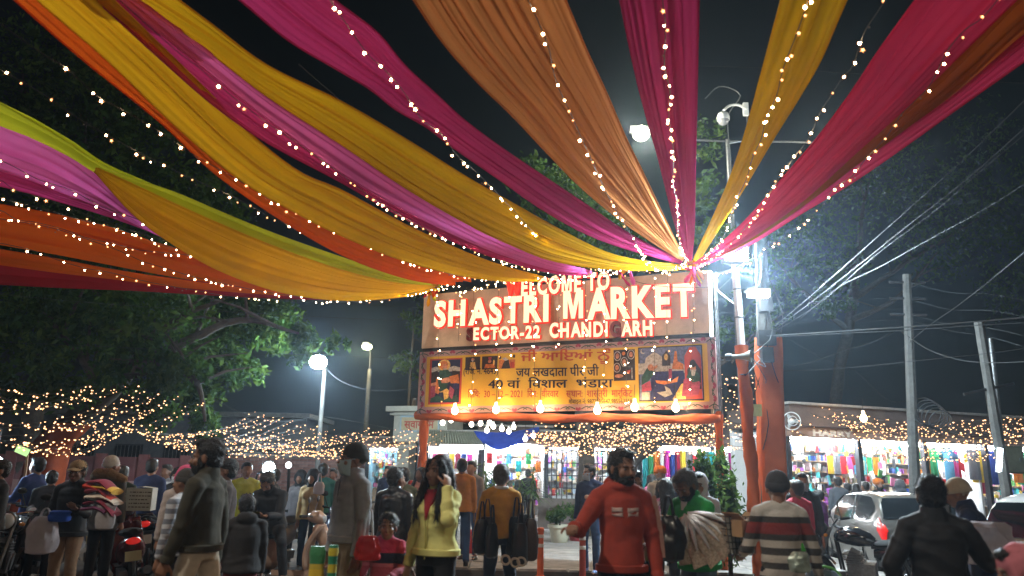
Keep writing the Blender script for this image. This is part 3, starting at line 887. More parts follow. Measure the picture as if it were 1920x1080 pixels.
# welcome gatehouse
gh = thing('gatehouse', 'cream gatehouse with flat cornice and red Hindi welcome word', 'building', (0, 0, 0))
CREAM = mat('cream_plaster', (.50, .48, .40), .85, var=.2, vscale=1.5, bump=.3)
g0, g1 = U(738, 800, 30.0), U(838, 800, 29.2)
gd_ = Vector((g1.x - g0.x, g1.y - g0.y, 0)); gw_ = gd_.length; ga = math.atan2(gd_.y, gd_.x); gd_.normalize(); gn_ = Vector((gd_.y, -gd_.x, 0))
ztop, zbot = U(738, 772, 30).z, U(738, 828, 30).z
def gbox(u, z, su, sz, off, sy): return MB().box(Vector((g0.x, g0.y, z)) + gd_ * u + gn_ * off, (su, sy, sz), ga)
gbox(gw_ / 2, (ztop + zbot) / 2, gw_, ztop - zbot, -.75, 1.5).build('wall', CREAM, gh, False)
gbox(gw_ / 2, ztop + .1, gw_ + .5, .2, -.7, 1.9).build('cornice', CREAM, gh, False)
gbox(gw_ / 2, ztop - .1, gw_ + .25, .07, -.72, 1.7).build('cornice', CREAM, gh, False)
for u_ in (.25, gw_ - .25):
    gbox(u_, zbot / 2, .5, zbot, -.7, .6).build('pillar', CREAM, gh, False)
zt_, zb_ = U(750, 782, 30).z, U(750, 808, 30).z
gbox(gw_ * .5, (zt_ + zb_) / 2, gw_ * .74, zt_ - zb_ + .1, .03, .04).build('sign_frame', mat('pale_blue_trim', (.35, .45, .5), .7, var=.1), gh, False)
gbox(gw_ * .5, (zt_ + zb_) / 2, gw_ * .68, zt_ - zb_ - .04, .055, .02).build('sign_panel', mat('sign_ochre', (.5, .40, .24), .7, var=.15), gh, False)
me = text_mesh('स्वागतम', 1.0, .022); lo, hi = mesh_bounds(me); k = gw_ * .56 / (hi[0] - lo[0])
me.materials.clear(); me.materials.append(P_RED_G if False else mat('sign_red_paint', (.45, .06, .03), .6, var=.1))
p = Vector((g0.x, g0.y, zb_ + .10)) + gd_ * (gw_ * .22) + gn_ * .07
o = put('lettering', me, gh, p, (R(90), 0, ga), (k, (zt_ - zb_ - .16) / .9, 1))

# brick wall far behind, maroon wall at the lefthand side, dark low building
BR = [mat('brick_red', (.33, .15, .11), .9, var=.3, bump=.3), mat('brick_pale', (.38, .20, .16), .9, var=.3, bump=.3), mat('brick_brown', (.27, .12, .09), .9, var=.3, bump=.3)]
w0, w1 = U(430, 878, 33), U(690, 884, 33)
wall_h = U(540, 856, 33).z
bw = thing('brick_wall', 'long pale red brick wall behind the parked scooters', 'wall', (w0.x, w0.y, 0), 0)
L = w1.x - w0.x
MB().box((L / 2, .12, wall_h / 2 - .01), (L, .2, wall_h - .02)).build('mortar', mat('wall_mortar', (.24, .19, .16), .95, var=.2), bw, False)
rows = int(wall_h / .115)
bm_ = [MB().box((0, 0, 0), (.33, .05, .1)).mesh('brick', m, False) for m in BR]
mb = MB(); cnt = 0
rnd = random.Random(2)
for j in range(rows - 1, -1, -1):
    x = -.16 if j % 2 else 0
    while x < L - .1:
        pos = (x + .17, -.005 - rnd.uniform(0, .012), j * .115 + .055)
        if cnt < 280 and j > rows - 9 and 0 < x: put('brick', rnd.choice(bm_), bw, pos); cnt += 1
        else: mb.mi(rnd.randrange(3)).box(pos, (.33, .05, .1))
        x += .345
g = mb.build('lower_bricks', BR, bw, False); g['kind'] = 'stuff'
MB().box((L / 2, .06, wall_h + .04), (L + .1, .4, .08)).build('coping', mat('wall_coping', (.33, .27, .24), .9, var=.3), bw, False)
mw0, mw1 = U(60, 868, 26), U(430, 876, 28)
d = Vector((mw1.x - mw0.x, mw1.y - mw0.y, 0)); a = math.atan2(d.y, d.x)
mh = U(200, 855, 26.5).z
mw = thing('maroon_wall', 'dull maroon compound wall with a paler pink band at its foot, on the lefthand side', 'wall', (mw0.x - 4, mw0.y - .3, 0), a)
MB().box((d.length / 2 + 2, 0, mh / 2), (d.length + 4, .22, mh)).build('wall_panel', mat('maroon_paint', (.16, .05, .05), .85, var=.3, vscale=1.2, bump=.3), mw, False)
MB().box((d.length / 2 + 2, -.13, .55), (d.length + 4, .04, 1.1)).build('pink_band', mat('faded_pink_paint', (.34, .19, .17), .85, var=.3, vscale=1.2, bump=.3), mw, False)
for k in range(8):
    MB().box((.3 + k * (d.length + 3.4) / 7, 0, mh / 2 + .05), (.34, .34, mh + .1)).build('pier', mat('maroon_paint2', (.2, .065, .06), .85, var=.3), mw, False)
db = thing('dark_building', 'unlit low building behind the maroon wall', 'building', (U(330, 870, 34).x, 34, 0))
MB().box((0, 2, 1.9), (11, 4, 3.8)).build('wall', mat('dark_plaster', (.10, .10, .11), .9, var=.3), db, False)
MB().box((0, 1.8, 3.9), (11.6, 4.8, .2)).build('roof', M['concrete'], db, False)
for k in range(5):
    f = MB().box((-4.2 + k * 2.1, -.03, 1.9), (1.2, .08, 1.3)).build('window', M['darksteel'], db, False)
    MB().box((-4.2 + k * 2.1, -.075, 1.9), (1.06, .02, 1.16)).build('pane', mat('dark_glass', (.02, .025, .03), .1, var=0), f, False)
    mbb = MB()
    for q in range(7): mbb.box((-4.2 + k * 2.1 - .5 + q * .167, -.1, 1.9), (.015, .015, 1.2))
    mbb.build('window_bars', M['steel'], f, False)
# ------------------------------------------------------------------ trees: trunk with limbs, crown of leaf-sized faces
LEAF = [translucent('leaf_deep', (.045, .095, .025), .5, var=.4, vscale=1.5), translucent('leaf_mid', (.065, .125, .03), .5, var=.4, vscale=1.5), translucent('leaf_fresh', (.095, .155, .035), .5, var=.4, vscale=1.5)]
def leaf_cloud(clumps, size, seed, density=1.0, droop=0.35):
    """clumps: (centre, radius (x,y,z), leaves)"""
    rng = np.random.default_rng(seed)
    V = []; F = []; MI = []
    base = 0
    for c, r, n in clumps:
        n = int(n * density)
        # twigs inside the clump: leaves gather around small sub-centres
        ns = max(6, n // 26)
        dirs = rng.normal(size=(ns, 3)); dirs /= np.linalg.norm(dirs, axis=1)[:, None]
        rad = rng.uniform(.25, 1.05, size=(ns, 1)) ** .6
        sub = dirs * rad * np.array(r)
        which = rng.integers(0, ns, n)
        p = sub[which] + rng.normal(size=(n, 3)) * np.array(r) * .13
        p[:, 2] -= np.abs(rng.normal(size=n)) * droop * .3
        p += np.array(tuple(c))
        s = size * np.exp(rng.normal(-.08, .38, n))
        a = rng.normal(size=(n, 3)); a[:, 2] -= droop; a /= np.linalg.norm(a, axis=1)[:, None]
        b = np.cross(a, rng.normal(size=(n, 3))); b /= np.linalg.norm(b, axis=1)[:, None] + 1e-9
        a *= s[:, None]; b *= (s * .42)[:, None]
        quad = np.stack([p - a * .5, p + b * .5, p + a * .6, p - b * .5], 1).reshape(-1, 3)
        V.append(quad)
        F.append(np.arange(n * 4).reshape(n, 4) + base); base += n * 4
        tone = rng.integers(0, 3, ns)
        MI.append(np.where(rng.random(n) < .7, tone[which], rng.integers(0, 3, n)))
    V = np.concatenate(V); F = np.concatenate(F); MI = np.concatenate(MI).astype('i')
    me = bpy.data.meshes.new('crown')
    me.vertices.add(len(V)); me.vertices.foreach_set('co', V.astype('f').ravel())
    me.loops.add(F.size); me.loops.foreach_set('vertex_index', F.astype('i').ravel())
    me.polygons.add(len(F)); me.polygons.foreach_set('loop_start', np.arange(0, F.size, 4, dtype='i'))
    for m in LEAF: me.materials.append(m)
    me.polygons.foreach_set('material_index', MI)
    me.update(calc_edges=True)
    return me
def limb_mb(mb, pts, r0, r1, n=8, seed=0):
    c = polyline(pts, 16); rnd = random.Random(seed)
    rr = [r0 + (r1 - r0) * (i / 15) for i in range(16)]
    rr = [r * (1 + .08 * rnd.uniform(-1, 1)) for r in rr]
    c = [p + Vector((rnd.uniform(-1, 1), rnd.uniform(-1, 1), 0)) * r * .25 for p, r in zip(c, rr)]
    mb.tube(c, rr, n); return mb
def tree(name, label, trunk_pts, r, limbs, clumps, seed, leaf=.13, group='trees around the market', trunk_mat=None, density=1.0):
    base = Vector((trunk_pts[0][0], trunk_pts[0][1], 0))
    t = thing(name, label, 'tree', base, 0, group)
    rel = lambda p: Vector(p) - base
    mb = MB(); limb_mb(mb, [rel(p) for p in trunk_pts], r, r * .55, 12, seed)
    tr = mb.build('trunk', trunk_mat or M['bark'], t)
    rnd = random.Random(seed)
    for k, l in enumerate(limbs):
        lm = MB(); limb_mb(lm, [rel(p) for p in l], r * .45, r * .08, 7, seed + k)
        pts = polyline([rel(p) for p in l], 8)
        for _ in range(6):
            i = rnd.randint(2, 6); e = pts[i] + Vector((rnd.uniform(-1, 1), rnd.uniform(-1, 1), rnd.uniform(-.2, .9))) * r * 4
            lm.tube([pts[i], pts[i].lerp(e, .5) + Vector((0, 0, .1)), e], [r * .14, r * .09, r * .03], 5)
        lm.build('limb', M['bark'], tr)
    me = leaf_cloud([(rel(c), rr, n) for c, rr, n in clumps], leaf, seed, density)
    link(bpy.data.objects.new('crown', me), t)
    return t
def CL(px, py, y, rpx, n, flat=.8, ry=None):
    if 350 < px < 640 and 15 < y < 19.9: y += 4.2 if px < 540 else 2.2
    c = U(px, py, y); r = rpx / FPX * y
    return (c, (r, ry or r, r * flat), n)
# the big tree at the lefthand side, drooping towards the white street lamp
tb = U(78, 870, 21); tb.z = 0
tt = [tb, U(92, 850, 20.7), U(135, 795, 20.4), U(190, 745, 20.2), U(235, 700, 20)]
tree('leaning_tree', 'big dark leaning tree whose lit drooping branches end by the white street lamp', tt, .42,
     [[tt[-1], U(270, 660, 19.8), U(330, 600, 19.5), U(420, 560, 19)], [tt[-1], U(240, 640, 20.3), U(230, 560, 20.5), U(200, 470, 21)], [tt[3], U(160, 680, 19.8), U(100, 610, 19.2)],
      [tt[-1], U(330, 650, 19.6), U(450, 600, 19.4), U(560, 625, 19.2)], [tt[-1], U(320, 690, 19.4), U(370, 720, 19), U(385, 790, 18.8)]],
     [CL(70, 600, 19.5, 95, 2600), CL(180, 570, 20, 100, 2600), CL(290, 590, 19.6, 95, 2600), CL(395, 580, 19.3, 85, 3000), CL(470, 575, 19.3, 75, 3000), CL(520, 610, 19.2, 55, 2000),
      CL(570, 628, 19.2, 32, 800), CL(632, 636, 19.2, 22, 300), CL(560, 665, 19.2, 22, 300), CL(400, 660, 19, 60, 2200), CL(380, 730, 18.8, 38, 1300), CL(385, 790, 18.7, 24, 700, 1.3), CL(330, 690, 19, 55, 1500),
      CL(250, 670, 19.5, 80, 1700), CL(140, 690, 19.6, 85, 1600), CL(40, 700, 19.6, 75, 1300), CL(455, 690, 19.1, 40, 900), CL(300, 770, 19, 40, 500), CL(120, 500, 21, 120, 2200), CL(260, 490, 21, 120, 2200)],
     21, leaf=.17)
tb = U(30, 870, 27); tb.z = 0
tree('tall_tree', 'tall unlit tree rising behind the lefthand cloth strips', [tb, tb + Vector((.3, 0, 4)), tb + Vector((.2, 0, 8))], .4,
     [[tb + Vector((.2, 0, 7)), U(120, 330, 26.5), U(260, 200, 26)], [tb + Vector((.2, 0, 8)), U(60, 250, 27), U(40, 120, 27)]],
     [CL(40, 130, 26, 130, 2600), CL(150, 190, 26, 110, 2400), CL(250, 260, 26, 100, 2200), CL(100, 300, 26, 120, 2000), CL(330, 350, 26, 90, 1800), CL(390, 420, 26, 80, 1600), CL(230, 400, 26, 120, 2200), CL(80, 430, 26, 130, 2000), CL(200, 110, 26, 70, 1200)], 22, leaf=.2)
tb = U(1097, 893, 20.5); tb.z = 0
th = [tb, U(1096, 850, 20.5), U(1092, 780, 20.6), U(1080, 640, 20.8), U(1070, 500, 21)]
tree('roadside_tree', 'thick trunked tree behind the gate with foliage above the boards', th, .24,
     [[th[3], U(1040, 480, 21), U(990, 370, 21.4), U(980, 310, 21.5)], [th[-1], U(1090, 430, 21), U(1110, 370, 21.2)], [th[2], U(1180, 720, 20.8), U(1260, 560, 21), U(1330, 440, 21.4)]],
     [CL(985, 315, 21.5, 42, 1000), CL(1045, 340, 21.5, 55, 1300), CL(1095, 375, 21.3, 50, 1200), CL(1020, 400, 21.3, 60, 1300), CL(1060, 450, 21.2, 90, 1500), CL(1160, 440, 21.4, 60, 1000), CL(1200, 380, 21.6, 40, 500), CL(1330, 360, 21.8, 55, 700), CL(1330, 440, 21.6, 55, 800), CL(1310, 260, 22.5, 55, 600)], 23, leaf=.15)
tb = U(1172, 895, 23); tb.z = 0
tree('bent_tree', 'dark bent trunk leaning towards the garment stall', [tb, U(1178, 870, 23), U(1205, 845, 22.8), U(1260, 800, 22.5), U(1330, 740, 22.3)], .34,
     [[U(1260, 800, 22.5), U(1330, 700, 22.3), U(1420, 640, 22)]], [CL(1390, 600, 22.5, 70, 700), CL(1340, 640, 22.5, 40, 300)], 27, leaf=.14)
tb = U(1560, 893, 41.0); tb.z = 0
tree('spreading_tree', 'wide hazy tree over the shop row behind the wires', [tb, U(1565, 760, 41.0), U(1590, 620, 41.0), U(1610, 480, 41.0)], .4,
     [[U(1590, 620, 41.0), U(1500, 540, 40.5), U(1440, 470, 40.0)], [U(1600, 560, 41.0), U(1720, 480, 40.5), U(1850, 400, 40.0)], [U(1610, 480, 41.0), U(1620, 380, 41.0), U(1640, 300, 41.0)], [U(1595, 600, 41.0), U(1680, 560, 39.0), U(1760, 470, 38.0)]],
     [CL(1480, 430, 40.0, 80, 1500), CL(1550, 490, 39.0, 75, 1500), CL(1560, 560, 37.0, 40, 900), CL(1580, 380, 41.0, 95, 1500), CL(1680, 330, 41.0, 110, 1600), CL(1780, 380, 40.5, 110, 1600), CL(1880, 350, 40.0, 110, 1600), CL(1860, 470, 40.0, 95, 1500), CL(1740, 460, 39.5, 80, 1100), CL(1900, 560, 40.0, 70, 900), CL(1440, 500, 40.0, 55, 800), CL(1460, 560, 39.5, 45, 600), CL(1840, 250, 41.0, 80, 700)], 24, leaf=.19)
tb = U(760, 886, 36); tb.z = 0
tree('far_tree', 'small dark tree beyond the gatehouse, beside the board', [tb, tb + Vector((0, 0, 3)), tb + Vector((.3, 0, 5))], .2,
     [[tb + Vector((0, 0, 4)), U(775, 620, 36), U(785, 580, 36)]], [CL(790, 600, 36, 40, 700), CL(775, 670, 36, 38, 600), CL(800, 540, 36, 35, 400)], 25, leaf=.17)
# orange cloth wound round the foot of the leaning tree
mb = MB(); rr = []
c = polyline([tb0 for tb0 in (tt[0], tt[1], tt[2])], 20)
for i, p in enumerate(c):
    rr.append([p + Vector((math.cos(a), math.sin(a), 0)) * (.56 - .006 * i + .035 * math.sin(5 * a + i * .6)) for a in (2 * math.pi * j / 20 for j in range(20))])
o = mb.rings(rr).build('trunk_cloth', translucent('brick_orange_cloth', (.45, .10, .045), .2)); tag(o, 'orange red cloth wound around the foot of the leaning tree', 'cloth wrap')

# shrubs and potted plants
def shrub(label, p, h, r, seed, n=1500, pot=None):
    t = thing('evergreen_shrub', label, 'shrub', (p.x, p.y, 0), 0, 'evergreen shrubs beside the gate post')
    MB().tube([(0, 0, 0), (.02, 0, h * .6), (0, .02, h * .9)], [.04, .025, .01], 7).build('stem', M['bark'], t)
    cl = []
    rnd = random.Random(seed)
    for k in range(9):
        z = h * (.22 + .72 * k / 8); rad = r * (1.0 - .62 * (k / 8) ** 1.5)
        cl.append((Vector((rnd.uniform(-.25, .25) * r, rnd.uniform(-.25, .25) * r, z)), (rad, rad, h * .11), n // 9))
    me = leaf_cloud(cl, .085, seed, 1, -.6)
    me.name = 'foliage'; link(bpy.data.objects.new('foliage', me), t)
    return t
shrub('bushy evergreen shrub in front of the garment stall, paler of the pair', U(1325, 900, 12.6), 1.75, .34, 31, 2600)
shrub('bushy evergreen shrub between the gate post and the orange wrapped pole', U(1362, 900, 12.9), 1.72, .30, 32, 2400)
shrub('small evergreen shrub standing in the shade left of the orange wrapped pole', U(1300, 900, 13.6), 1.5, .3, 33, 1500)
POT_RED = mat('pot_red', (.55, .03, .03), .35, var=.15); POT_WH = mat('pot_cream', (.62, .60, .46), .45, var=.2); POT_DK = mat('pot_faded_red', (.42, .05, .06), .5, var=.2)
SOIL = mat('soil', (.05, .035, .025), .95)
FROND = translucent('palm_frond', (.075, .13, .04), .3, var=.35)
def potted(label, p, pr, ph, m_, kind, seed, h=1.5, z=.1):
    rnd = random.Random(seed)
    t = thing('potted_plant', label, 'potted plant', (p.x, p.y, z), 0, 'potted plants on the pavement')
    pot = MB().lathe([(pr * .66, 0), (pr * .7, .01), (pr * .93, ph * .82), (pr * 1.05, ph * .84), (pr * 1.06, ph), (pr * .95, ph), (pr * .92, ph * .9)], 24, cap=False).build('pot', m_, t)
    MB().lathe([(.01, ph * .9), (pr * .92, ph * .9)], 20, cap=False).build('soil', SOIL, t)
    if kind == 'palm':
        for k in range(7):
            a = rnd.uniform(0, 6.28); hh = h * rnd.uniform(.45, .95); x, y = math.cos(a) * .1, math.sin(a) * .1
            st = MB().tube([(x * .6, y * .6, ph * .85), (x, y, ph + hh * .5), (x * 1.6, y * 1.6, ph + hh)], [.022, .018, .014], 6).build('stem', mat('cane_green', (.12, .13, .05), .7), t)
            mb = MB()
            for q in range(17):
                b = rnd.uniform(0, 6.28); l = rnd.uniform(.3, .55); up = rnd.uniform(-.1, .75)
                o_ = Vector((x * 1.6, y * 1.6, ph + hh - rnd.uniform(0, .35) * hh))
                dr = Vector((math.cos(b), math.sin(b), up)).normalized(); sd = Vector((-math.sin(b), math.cos(b), 0)) * .022
                P_ = []
                for i in range(5):
                    s = i / 4; c = o_ + dr * l * s - Vector((0, 0, .5 * l * s * s)); w = (1 - s) ** .6 * (.5 + s if s < .5 else 1)
                    P_.append([c - sd * w, c + sd * w])
                mb.grid(P_)
            mb.build('leaves', FROND, st)
    else:
        cl = [(Vector((rnd.uniform(-.5, .5) * pr, rnd.uniform(-.5, .5) * pr, ph + h * (.2 + .5 * rnd.random()))), (pr * .8, pr * .8, h * .25), 260) for _ in range(5)]
        me = leaf_cloud(cl, .07, seed, 1, -.3); me.name = 'foliage'; link(bpy.data.objects.new('foliage', me), t)
        MB().tube([(0, 0, ph * .8), (.02, 0, ph + h * .5)], .02, 6).build('stem', M['bark'], t)
    return t
potted('cane palm in a bright red pot behind the woman in yellow', U(893, 1025, 15.6), .26, .42, POT_RED, 'palm', 1, 1.5)
potted('cane palm with dense crown behind the man in mustard', U(985, 1000, 16.6), .26, .42, POT_RED, 'palm', 2, 1.35)
potted('loose cane palm in front of the glaring store', U(935, 1000, 17.6), .24, .4, POT_DK, 'palm', 3, 1.5)
potted('low grassy plant in a ribbed cream pot', U(1049, 1003, 18.3), .26, .4, POT_WH, 'bush', 4, .35)
potted('low plant in a faded red pot beside the cream one', U(1083, 998, 18.9), .26, .38, POT_DK, 'bush', 5, .3)
# ------------------------------------------------------------------ cloth canopy strips, gathered at the gate's top
FAB = {
    'mustard': translucent('mustard_cloth', (0.86, 0.5, 0.014), 0.5, var=.07, vscale=1.2),
    'yellow': translucent('yellow_cloth', (0.86, 0.52, 0.014), 0.5, var=.07, vscale=1.2),
    'lime': translucent('lit_yellow_cloth', (0.72, 0.80, 0.04), 0.4, var=.07, vscale=1.2),  # yellow cloth with cool lamplight put into its colour
    'orange': translucent('deep_orange_cloth', (0.84, 0.15, 0.012), 0.4, var=.07, vscale=1.2),
    'tan': translucent('peach_orange_cloth', (0.82, 0.34, 0.12), 0.36, var=.07, vscale=1.2, sheer=0.04),
    'magenta': translucent('magenta_cloth', (0.62, 0.05, 0.22), 0.5, var=.07, vscale=1.2, sheer=0.03),
    'lilac': translucent('lit_magenta_cloth', (0.86, 0.17, 0.52), 0.5, var=.07, vscale=1.2),  # lit part of the magenta cloth, the lamplight put into its colour
    'pink': translucent('hot_pink_cloth', (0.82, 0.05, 0.15), 0.5, var=.07, vscale=1.2),
    'brown': translucent('rust_cloth', (0.52, 0.11, 0.015), 0.4, var=.07, vscale=1.2),
    'red': translucent('red_cloth', (0.50, 0.025, 0.035), 0.4, var=.07, vscale=1.2),
}
def resample_px(pts, n):
    return polyline([Vector((p[0], p[1], 0)) for p in pts], n)
def extend(pts, ext):
    (x0, y0), (x1, y1) = pts[0], pts[1]
    l = math.hypot(x0 - x1, y0 - y1)
    return [(x0 + (x0 - x1) / l * ext, y0 + (y0 - y1) / l * ext)] + list(pts)
CANOPY = []
def strip(label, fab, A, B, tie, h=5.35, folds=6, amp=0.045, ext=340, seed=0, dy=0.0, nu=110, drop=0.0):
    rnd = random.Random(seed)
    A = extend(A, ext); B = extend(B, ext)
    ca, cb = resample_px(A, nu), resample_px(B, nu)
    tie = gate_y(A[-1][0]) - 0.22
    def depth(c):
        d0 = HT(c[0].x, c[0].y, h).y
        L = [0]
        for i in range(1, nu): L.append(L[-1] + (c[i] - c[i - 1]).length)
        return [1 / ((1 - s / L[-1]) / d0 + (s / L[-1]) / tie) for s in L]
    da, db = depth(ca), depth(cb)
    pa = [U(c.x, c.y, d + dy) for c, d in zip(ca, da)]
    pb = [U(c.x, c.y, d + dy) for c, d in zip(cb, db)]
    nv = folds * 8 + 1
    ph = [rnd.uniform(0, 6.28) for _ in range(8)]
    P = []
    for i in range(nu):
        u = i / (nu - 1)
        a, b = pa[i], pb[i]
        w = (b - a).length
        t = (pa[min(i + 1, nu - 1)] - pa[max(i - 1, 0)])
        nrm = t.cross(b - a)
        nrm = nrm.normalized() if nrm.length > 1e-9 else Vector((0, 0, 1))
        row = []
        for j in range(nv):
            v = j / (nv - 1)
            k = folds
            vw = v + .11 * math.sin(2 * math.pi * v + ph[5] + .8 * u) + .07 * math.sin(2 * math.pi * 2.3 * v + ph[6])
            wv = math.sin(2 * math.pi * (k * vw) + ph[0] + 1.3 * math.sin(2.2 * u + ph[1])) * (.45 + .9 * abs(mnoise.noise(Vector((v * 3.1, u * 1.6, seed * 1.3))))) \
                + 0.6 * math.sin(2 * math.pi * (k * 0.53 * vw) + ph[2] + 2.0 * u) \
                + 0.25 * math.sin(2 * math.pi * (k * 1.9 * v) + ph[3] - 3.1 * u) \
                + 0.3 * mnoise.noise(Vector((v * k * .8, u * 2.4, seed * 3.7)))
            edge = math.sin(math.pi * min(max(v, 0), 1)) ** 0.5
            A_ = amp * w * (0.95 + 0.75 * u) * (0.25 + 0.75 * edge)
            vv = v + 0.35 / k * 0.5 * math.sin(2 * math.pi * k * v + ph[4]) * edge
            p = a.lerp(b, min(max(vv, 0), 1)) + nrm * (wv * A_)
            p.z -= drop * w * math.sin(math.pi * v)
            row.append(p)
        P.append(row)
    mb = MB().grid(P)
    me = mb.mesh('canopy_cloth', FAB[fab], True, 180)
    o = link(bpy.data.objects.new('canopy_cloth', me))
    tag(o, label, 'cloth strip', 'festive cloth strips strung over the market entrance')
    CANOPY.append(o)
    for e in (0, -1):
        MB().tube([r[e] for r in P[::2]], .009, 5).build('hem', FAB[fab], o)
    return o

TR, TL = 13.9, 15.3                # distance of the gate's top where the strips are tied
# upper row, from the lefthand side to the righthand side of the view
strip('mustard cloth strip edged by orange, sweeping from upper left corner', 'mustard',
      [(215, 0), (300, 82), (390, 170), (470, 250), (560, 320), (640, 355), (760, 420), (880, 475), (960, 503), (1020, 518)],
      [(70, 0), (200, 112), (330, 237), (450, 337), (560, 402), (640, 442), (760, 490), (900, 523), (1010, 528)], 14.7, seed=1, folds=6, amp=.05)
strip('narrow orange cloth strip hanging along the lower edge of the mustard strip', 'orange',
      [(78, 0), (205, 110), (335, 233), (452, 333), (562, 398), (642, 438), (760, 487), (890, 522)],
      [(28, 0), (150, 107), (300, 228), (400, 322), (520, 407), (640, 477), (760, 521), (850, 535)], 14.75, seed=2, folds=3, dy=.1, amp=.08)
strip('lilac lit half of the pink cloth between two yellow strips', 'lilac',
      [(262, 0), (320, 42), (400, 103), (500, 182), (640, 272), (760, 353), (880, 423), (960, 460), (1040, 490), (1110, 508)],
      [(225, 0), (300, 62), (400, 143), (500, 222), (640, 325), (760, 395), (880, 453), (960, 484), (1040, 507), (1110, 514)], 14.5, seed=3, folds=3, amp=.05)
strip('dark magenta half of the same cloth below its lilac lit half, with lights along it', 'magenta',
      [(228, 0), (300, 60), (400, 141), (500, 219), (640, 322), (760, 392), (880, 451), (960, 482), (1040, 505), (1100, 513)],
      [(180, 0), (300, 110), (400, 197), (500, 267), (640, 342), (760, 411), (880, 466), (960, 493), (1040, 513), (1110, 517)], 14.55, seed=4, folds=4, dy=.08, amp=.05)
strip('wide yellow cloth strip with lime upper edge, crossed by dark cable', 'yellow',
      [(335, 0), (400, 48), (500, 122), (640, 190), (760, 260), (880, 335), (960, 380), (1040, 425), (1130, 470), (1200, 488), (1275, 496)],
      [(225, 0), (320, 52), (400, 102), (500, 178), (640, 270), (760, 352), (880, 422), (960, 460), (1040, 490), (1160, 506), (1285, 506)], 14.1, seed=5, folds=7, amp=.045)
strip('long magenta cloth strip above the wide yellow strip', 'magenta',
      [(625, 0), (707, 62), (759, 124), (816, 176), (873, 228), (951, 285), (1029, 337), (1107, 389), (1185, 441), (1280, 490)],
      [(450, 0), (540, 75), (640, 135), (692, 166), (744, 207), (796, 236), (847, 275), (899, 311), (951, 347), (1003, 384), (1081, 430), (1159, 462), (1275, 495)], 13.95, seed=6, folds=6, amp=.045)
strip('broad peach orange cloth strip rising steeply to the top edge', 'tan',
      [(1060, 0), (1102, 99), (1138, 176), (1174, 259), (1210, 332), (1242, 399), (1283, 485)],
      [(777, 0), (811, 52), (847, 99), (899, 156), (962, 218), (1029, 290), (1091, 353), (1159, 410), (1210, 446), (1280, 490)], 13.9, seed=7, folds=12, amp=.026, ext=430)
strip('upright magenta cloth strip with one light string down its middle', 'magenta',
      [(1310, 0), (1307, 150), (1304, 300), (1302, 420), (1297, 492)],
      [(1163, 0), (1190, 130), (1210, 210), (1230, 280), (1250, 360), (1265, 420), (1287, 490)], 13.85, seed=8, folds=6, amp=.045, ext=430)
strip('slim yellow cloth strip with lime streak in front of the tall pole', 'yellow',
      [(1587, 0), (1540, 110), (1500, 180), (1450, 260), (1400, 345), (1360, 410), (1308, 493)],
      [(1465, 0), (1430, 130), (1400, 240), (1370, 330), (1340, 400), (1298, 490)], 13.85, seed=9, folds=4, amp=.05, ext=430)
strip('broad hot pink cloth strip running to the upper right corner', 'pink',
      [(1905, 0), (1800, 103), (1700, 200), (1600, 290), (1500, 380), (1400, 450), (1312, 497)],
      [(1715, 0), (1650, 90), (1590, 180), (1530, 260), (1470, 330), (1400, 410), (1340, 465), (1298, 495)], 13.8, seed=10, folds=6, amp=.04, ext=430)
strip('rust brown cloth strip below the broad hot pink one', 'brown',
      [(1990, 30), (1920, 72), (1800, 175), (1700, 248), (1600, 318), (1500, 387), (1400, 456), (1312, 499)],
      [(1960, -60), (1890, 0), (1800, 98), (1700, 195), (1600, 286), (1500, 377), (1400, 448), (1310, 497)], 13.85, seed=11, folds=5, dy=.1, amp=.05, ext=380)
strip('narrow hot pink cloth strip forming the lowest edge beside the open night sky', 'pink',
      [(2000, 58), (1920, 115), (1800, 200), (1700, 272), (1600, 341), (1500, 402), (1400, 463), (1312, 501)],
      [(1990, 20), (1920, 66), (1800, 170), (1700, 243), (1600, 313), (1500, 382), (1400, 452), (1312, 498)], 13.85, seed=12, folds=4, dy=.02, amp=.05, ext=380)
# lower lefthand row
strip('lit lime coloured edge of yellow cloth twisting into a mustard strip at the lefthand side', 'lime',
      [(0, 192), (60, 226), (130, 268), (190, 308), (260, 338), (330, 362), (420, 400), (520, 440), (640, 482), (740, 515), (810, 532)],
      [(0, 228), (60, 250), (130, 285), (190, 322), (260, 352), (330, 385), (420, 425), (520, 466), (640, 508), (740, 532), (815, 538)], TL, seed=13, folds=3, amp=.05, ext=560)
strip('mustard cloth strip sagging low below the lime edge', 'mustard',
      [(185, 316), (260, 350), (330, 383), (420, 423), (520, 464), (640, 506), (740, 530), (815, 536)],
      [(178, 322), (215, 365), (250, 402), (300, 442), (400, 502), (520, 546), (640, 563), (760, 556), (818, 541)], TL, seed=14, folds=5, amp=.05, ext=1, h=4.9)
strip('lit lilac toned magenta cloth sheet at the lefthand edge under the lime edge', 'lilac',
      [(0, 226), (70, 256), (130, 288), (190, 338), (240, 388), (290, 428), (330, 452)],
      [(0, 318), (60, 338), (110, 358), (165, 378), (215, 400), (270, 428), (330, 456)], 11.5, seed=15, folds=3, amp=.03, ext=430)
strip('maroon lower part of the same cloth below the lilac lit sheet', 'magenta',
      [(0, 316), (60, 336), (110, 356), (165, 376), (215, 398), (270, 426), (330, 454)],
      [(0, 347), (60, 362), (120, 380), (180, 398), (230, 415), (280, 434), (330, 458)], 11.5, seed=16, folds=3, amp=.05, ext=430)
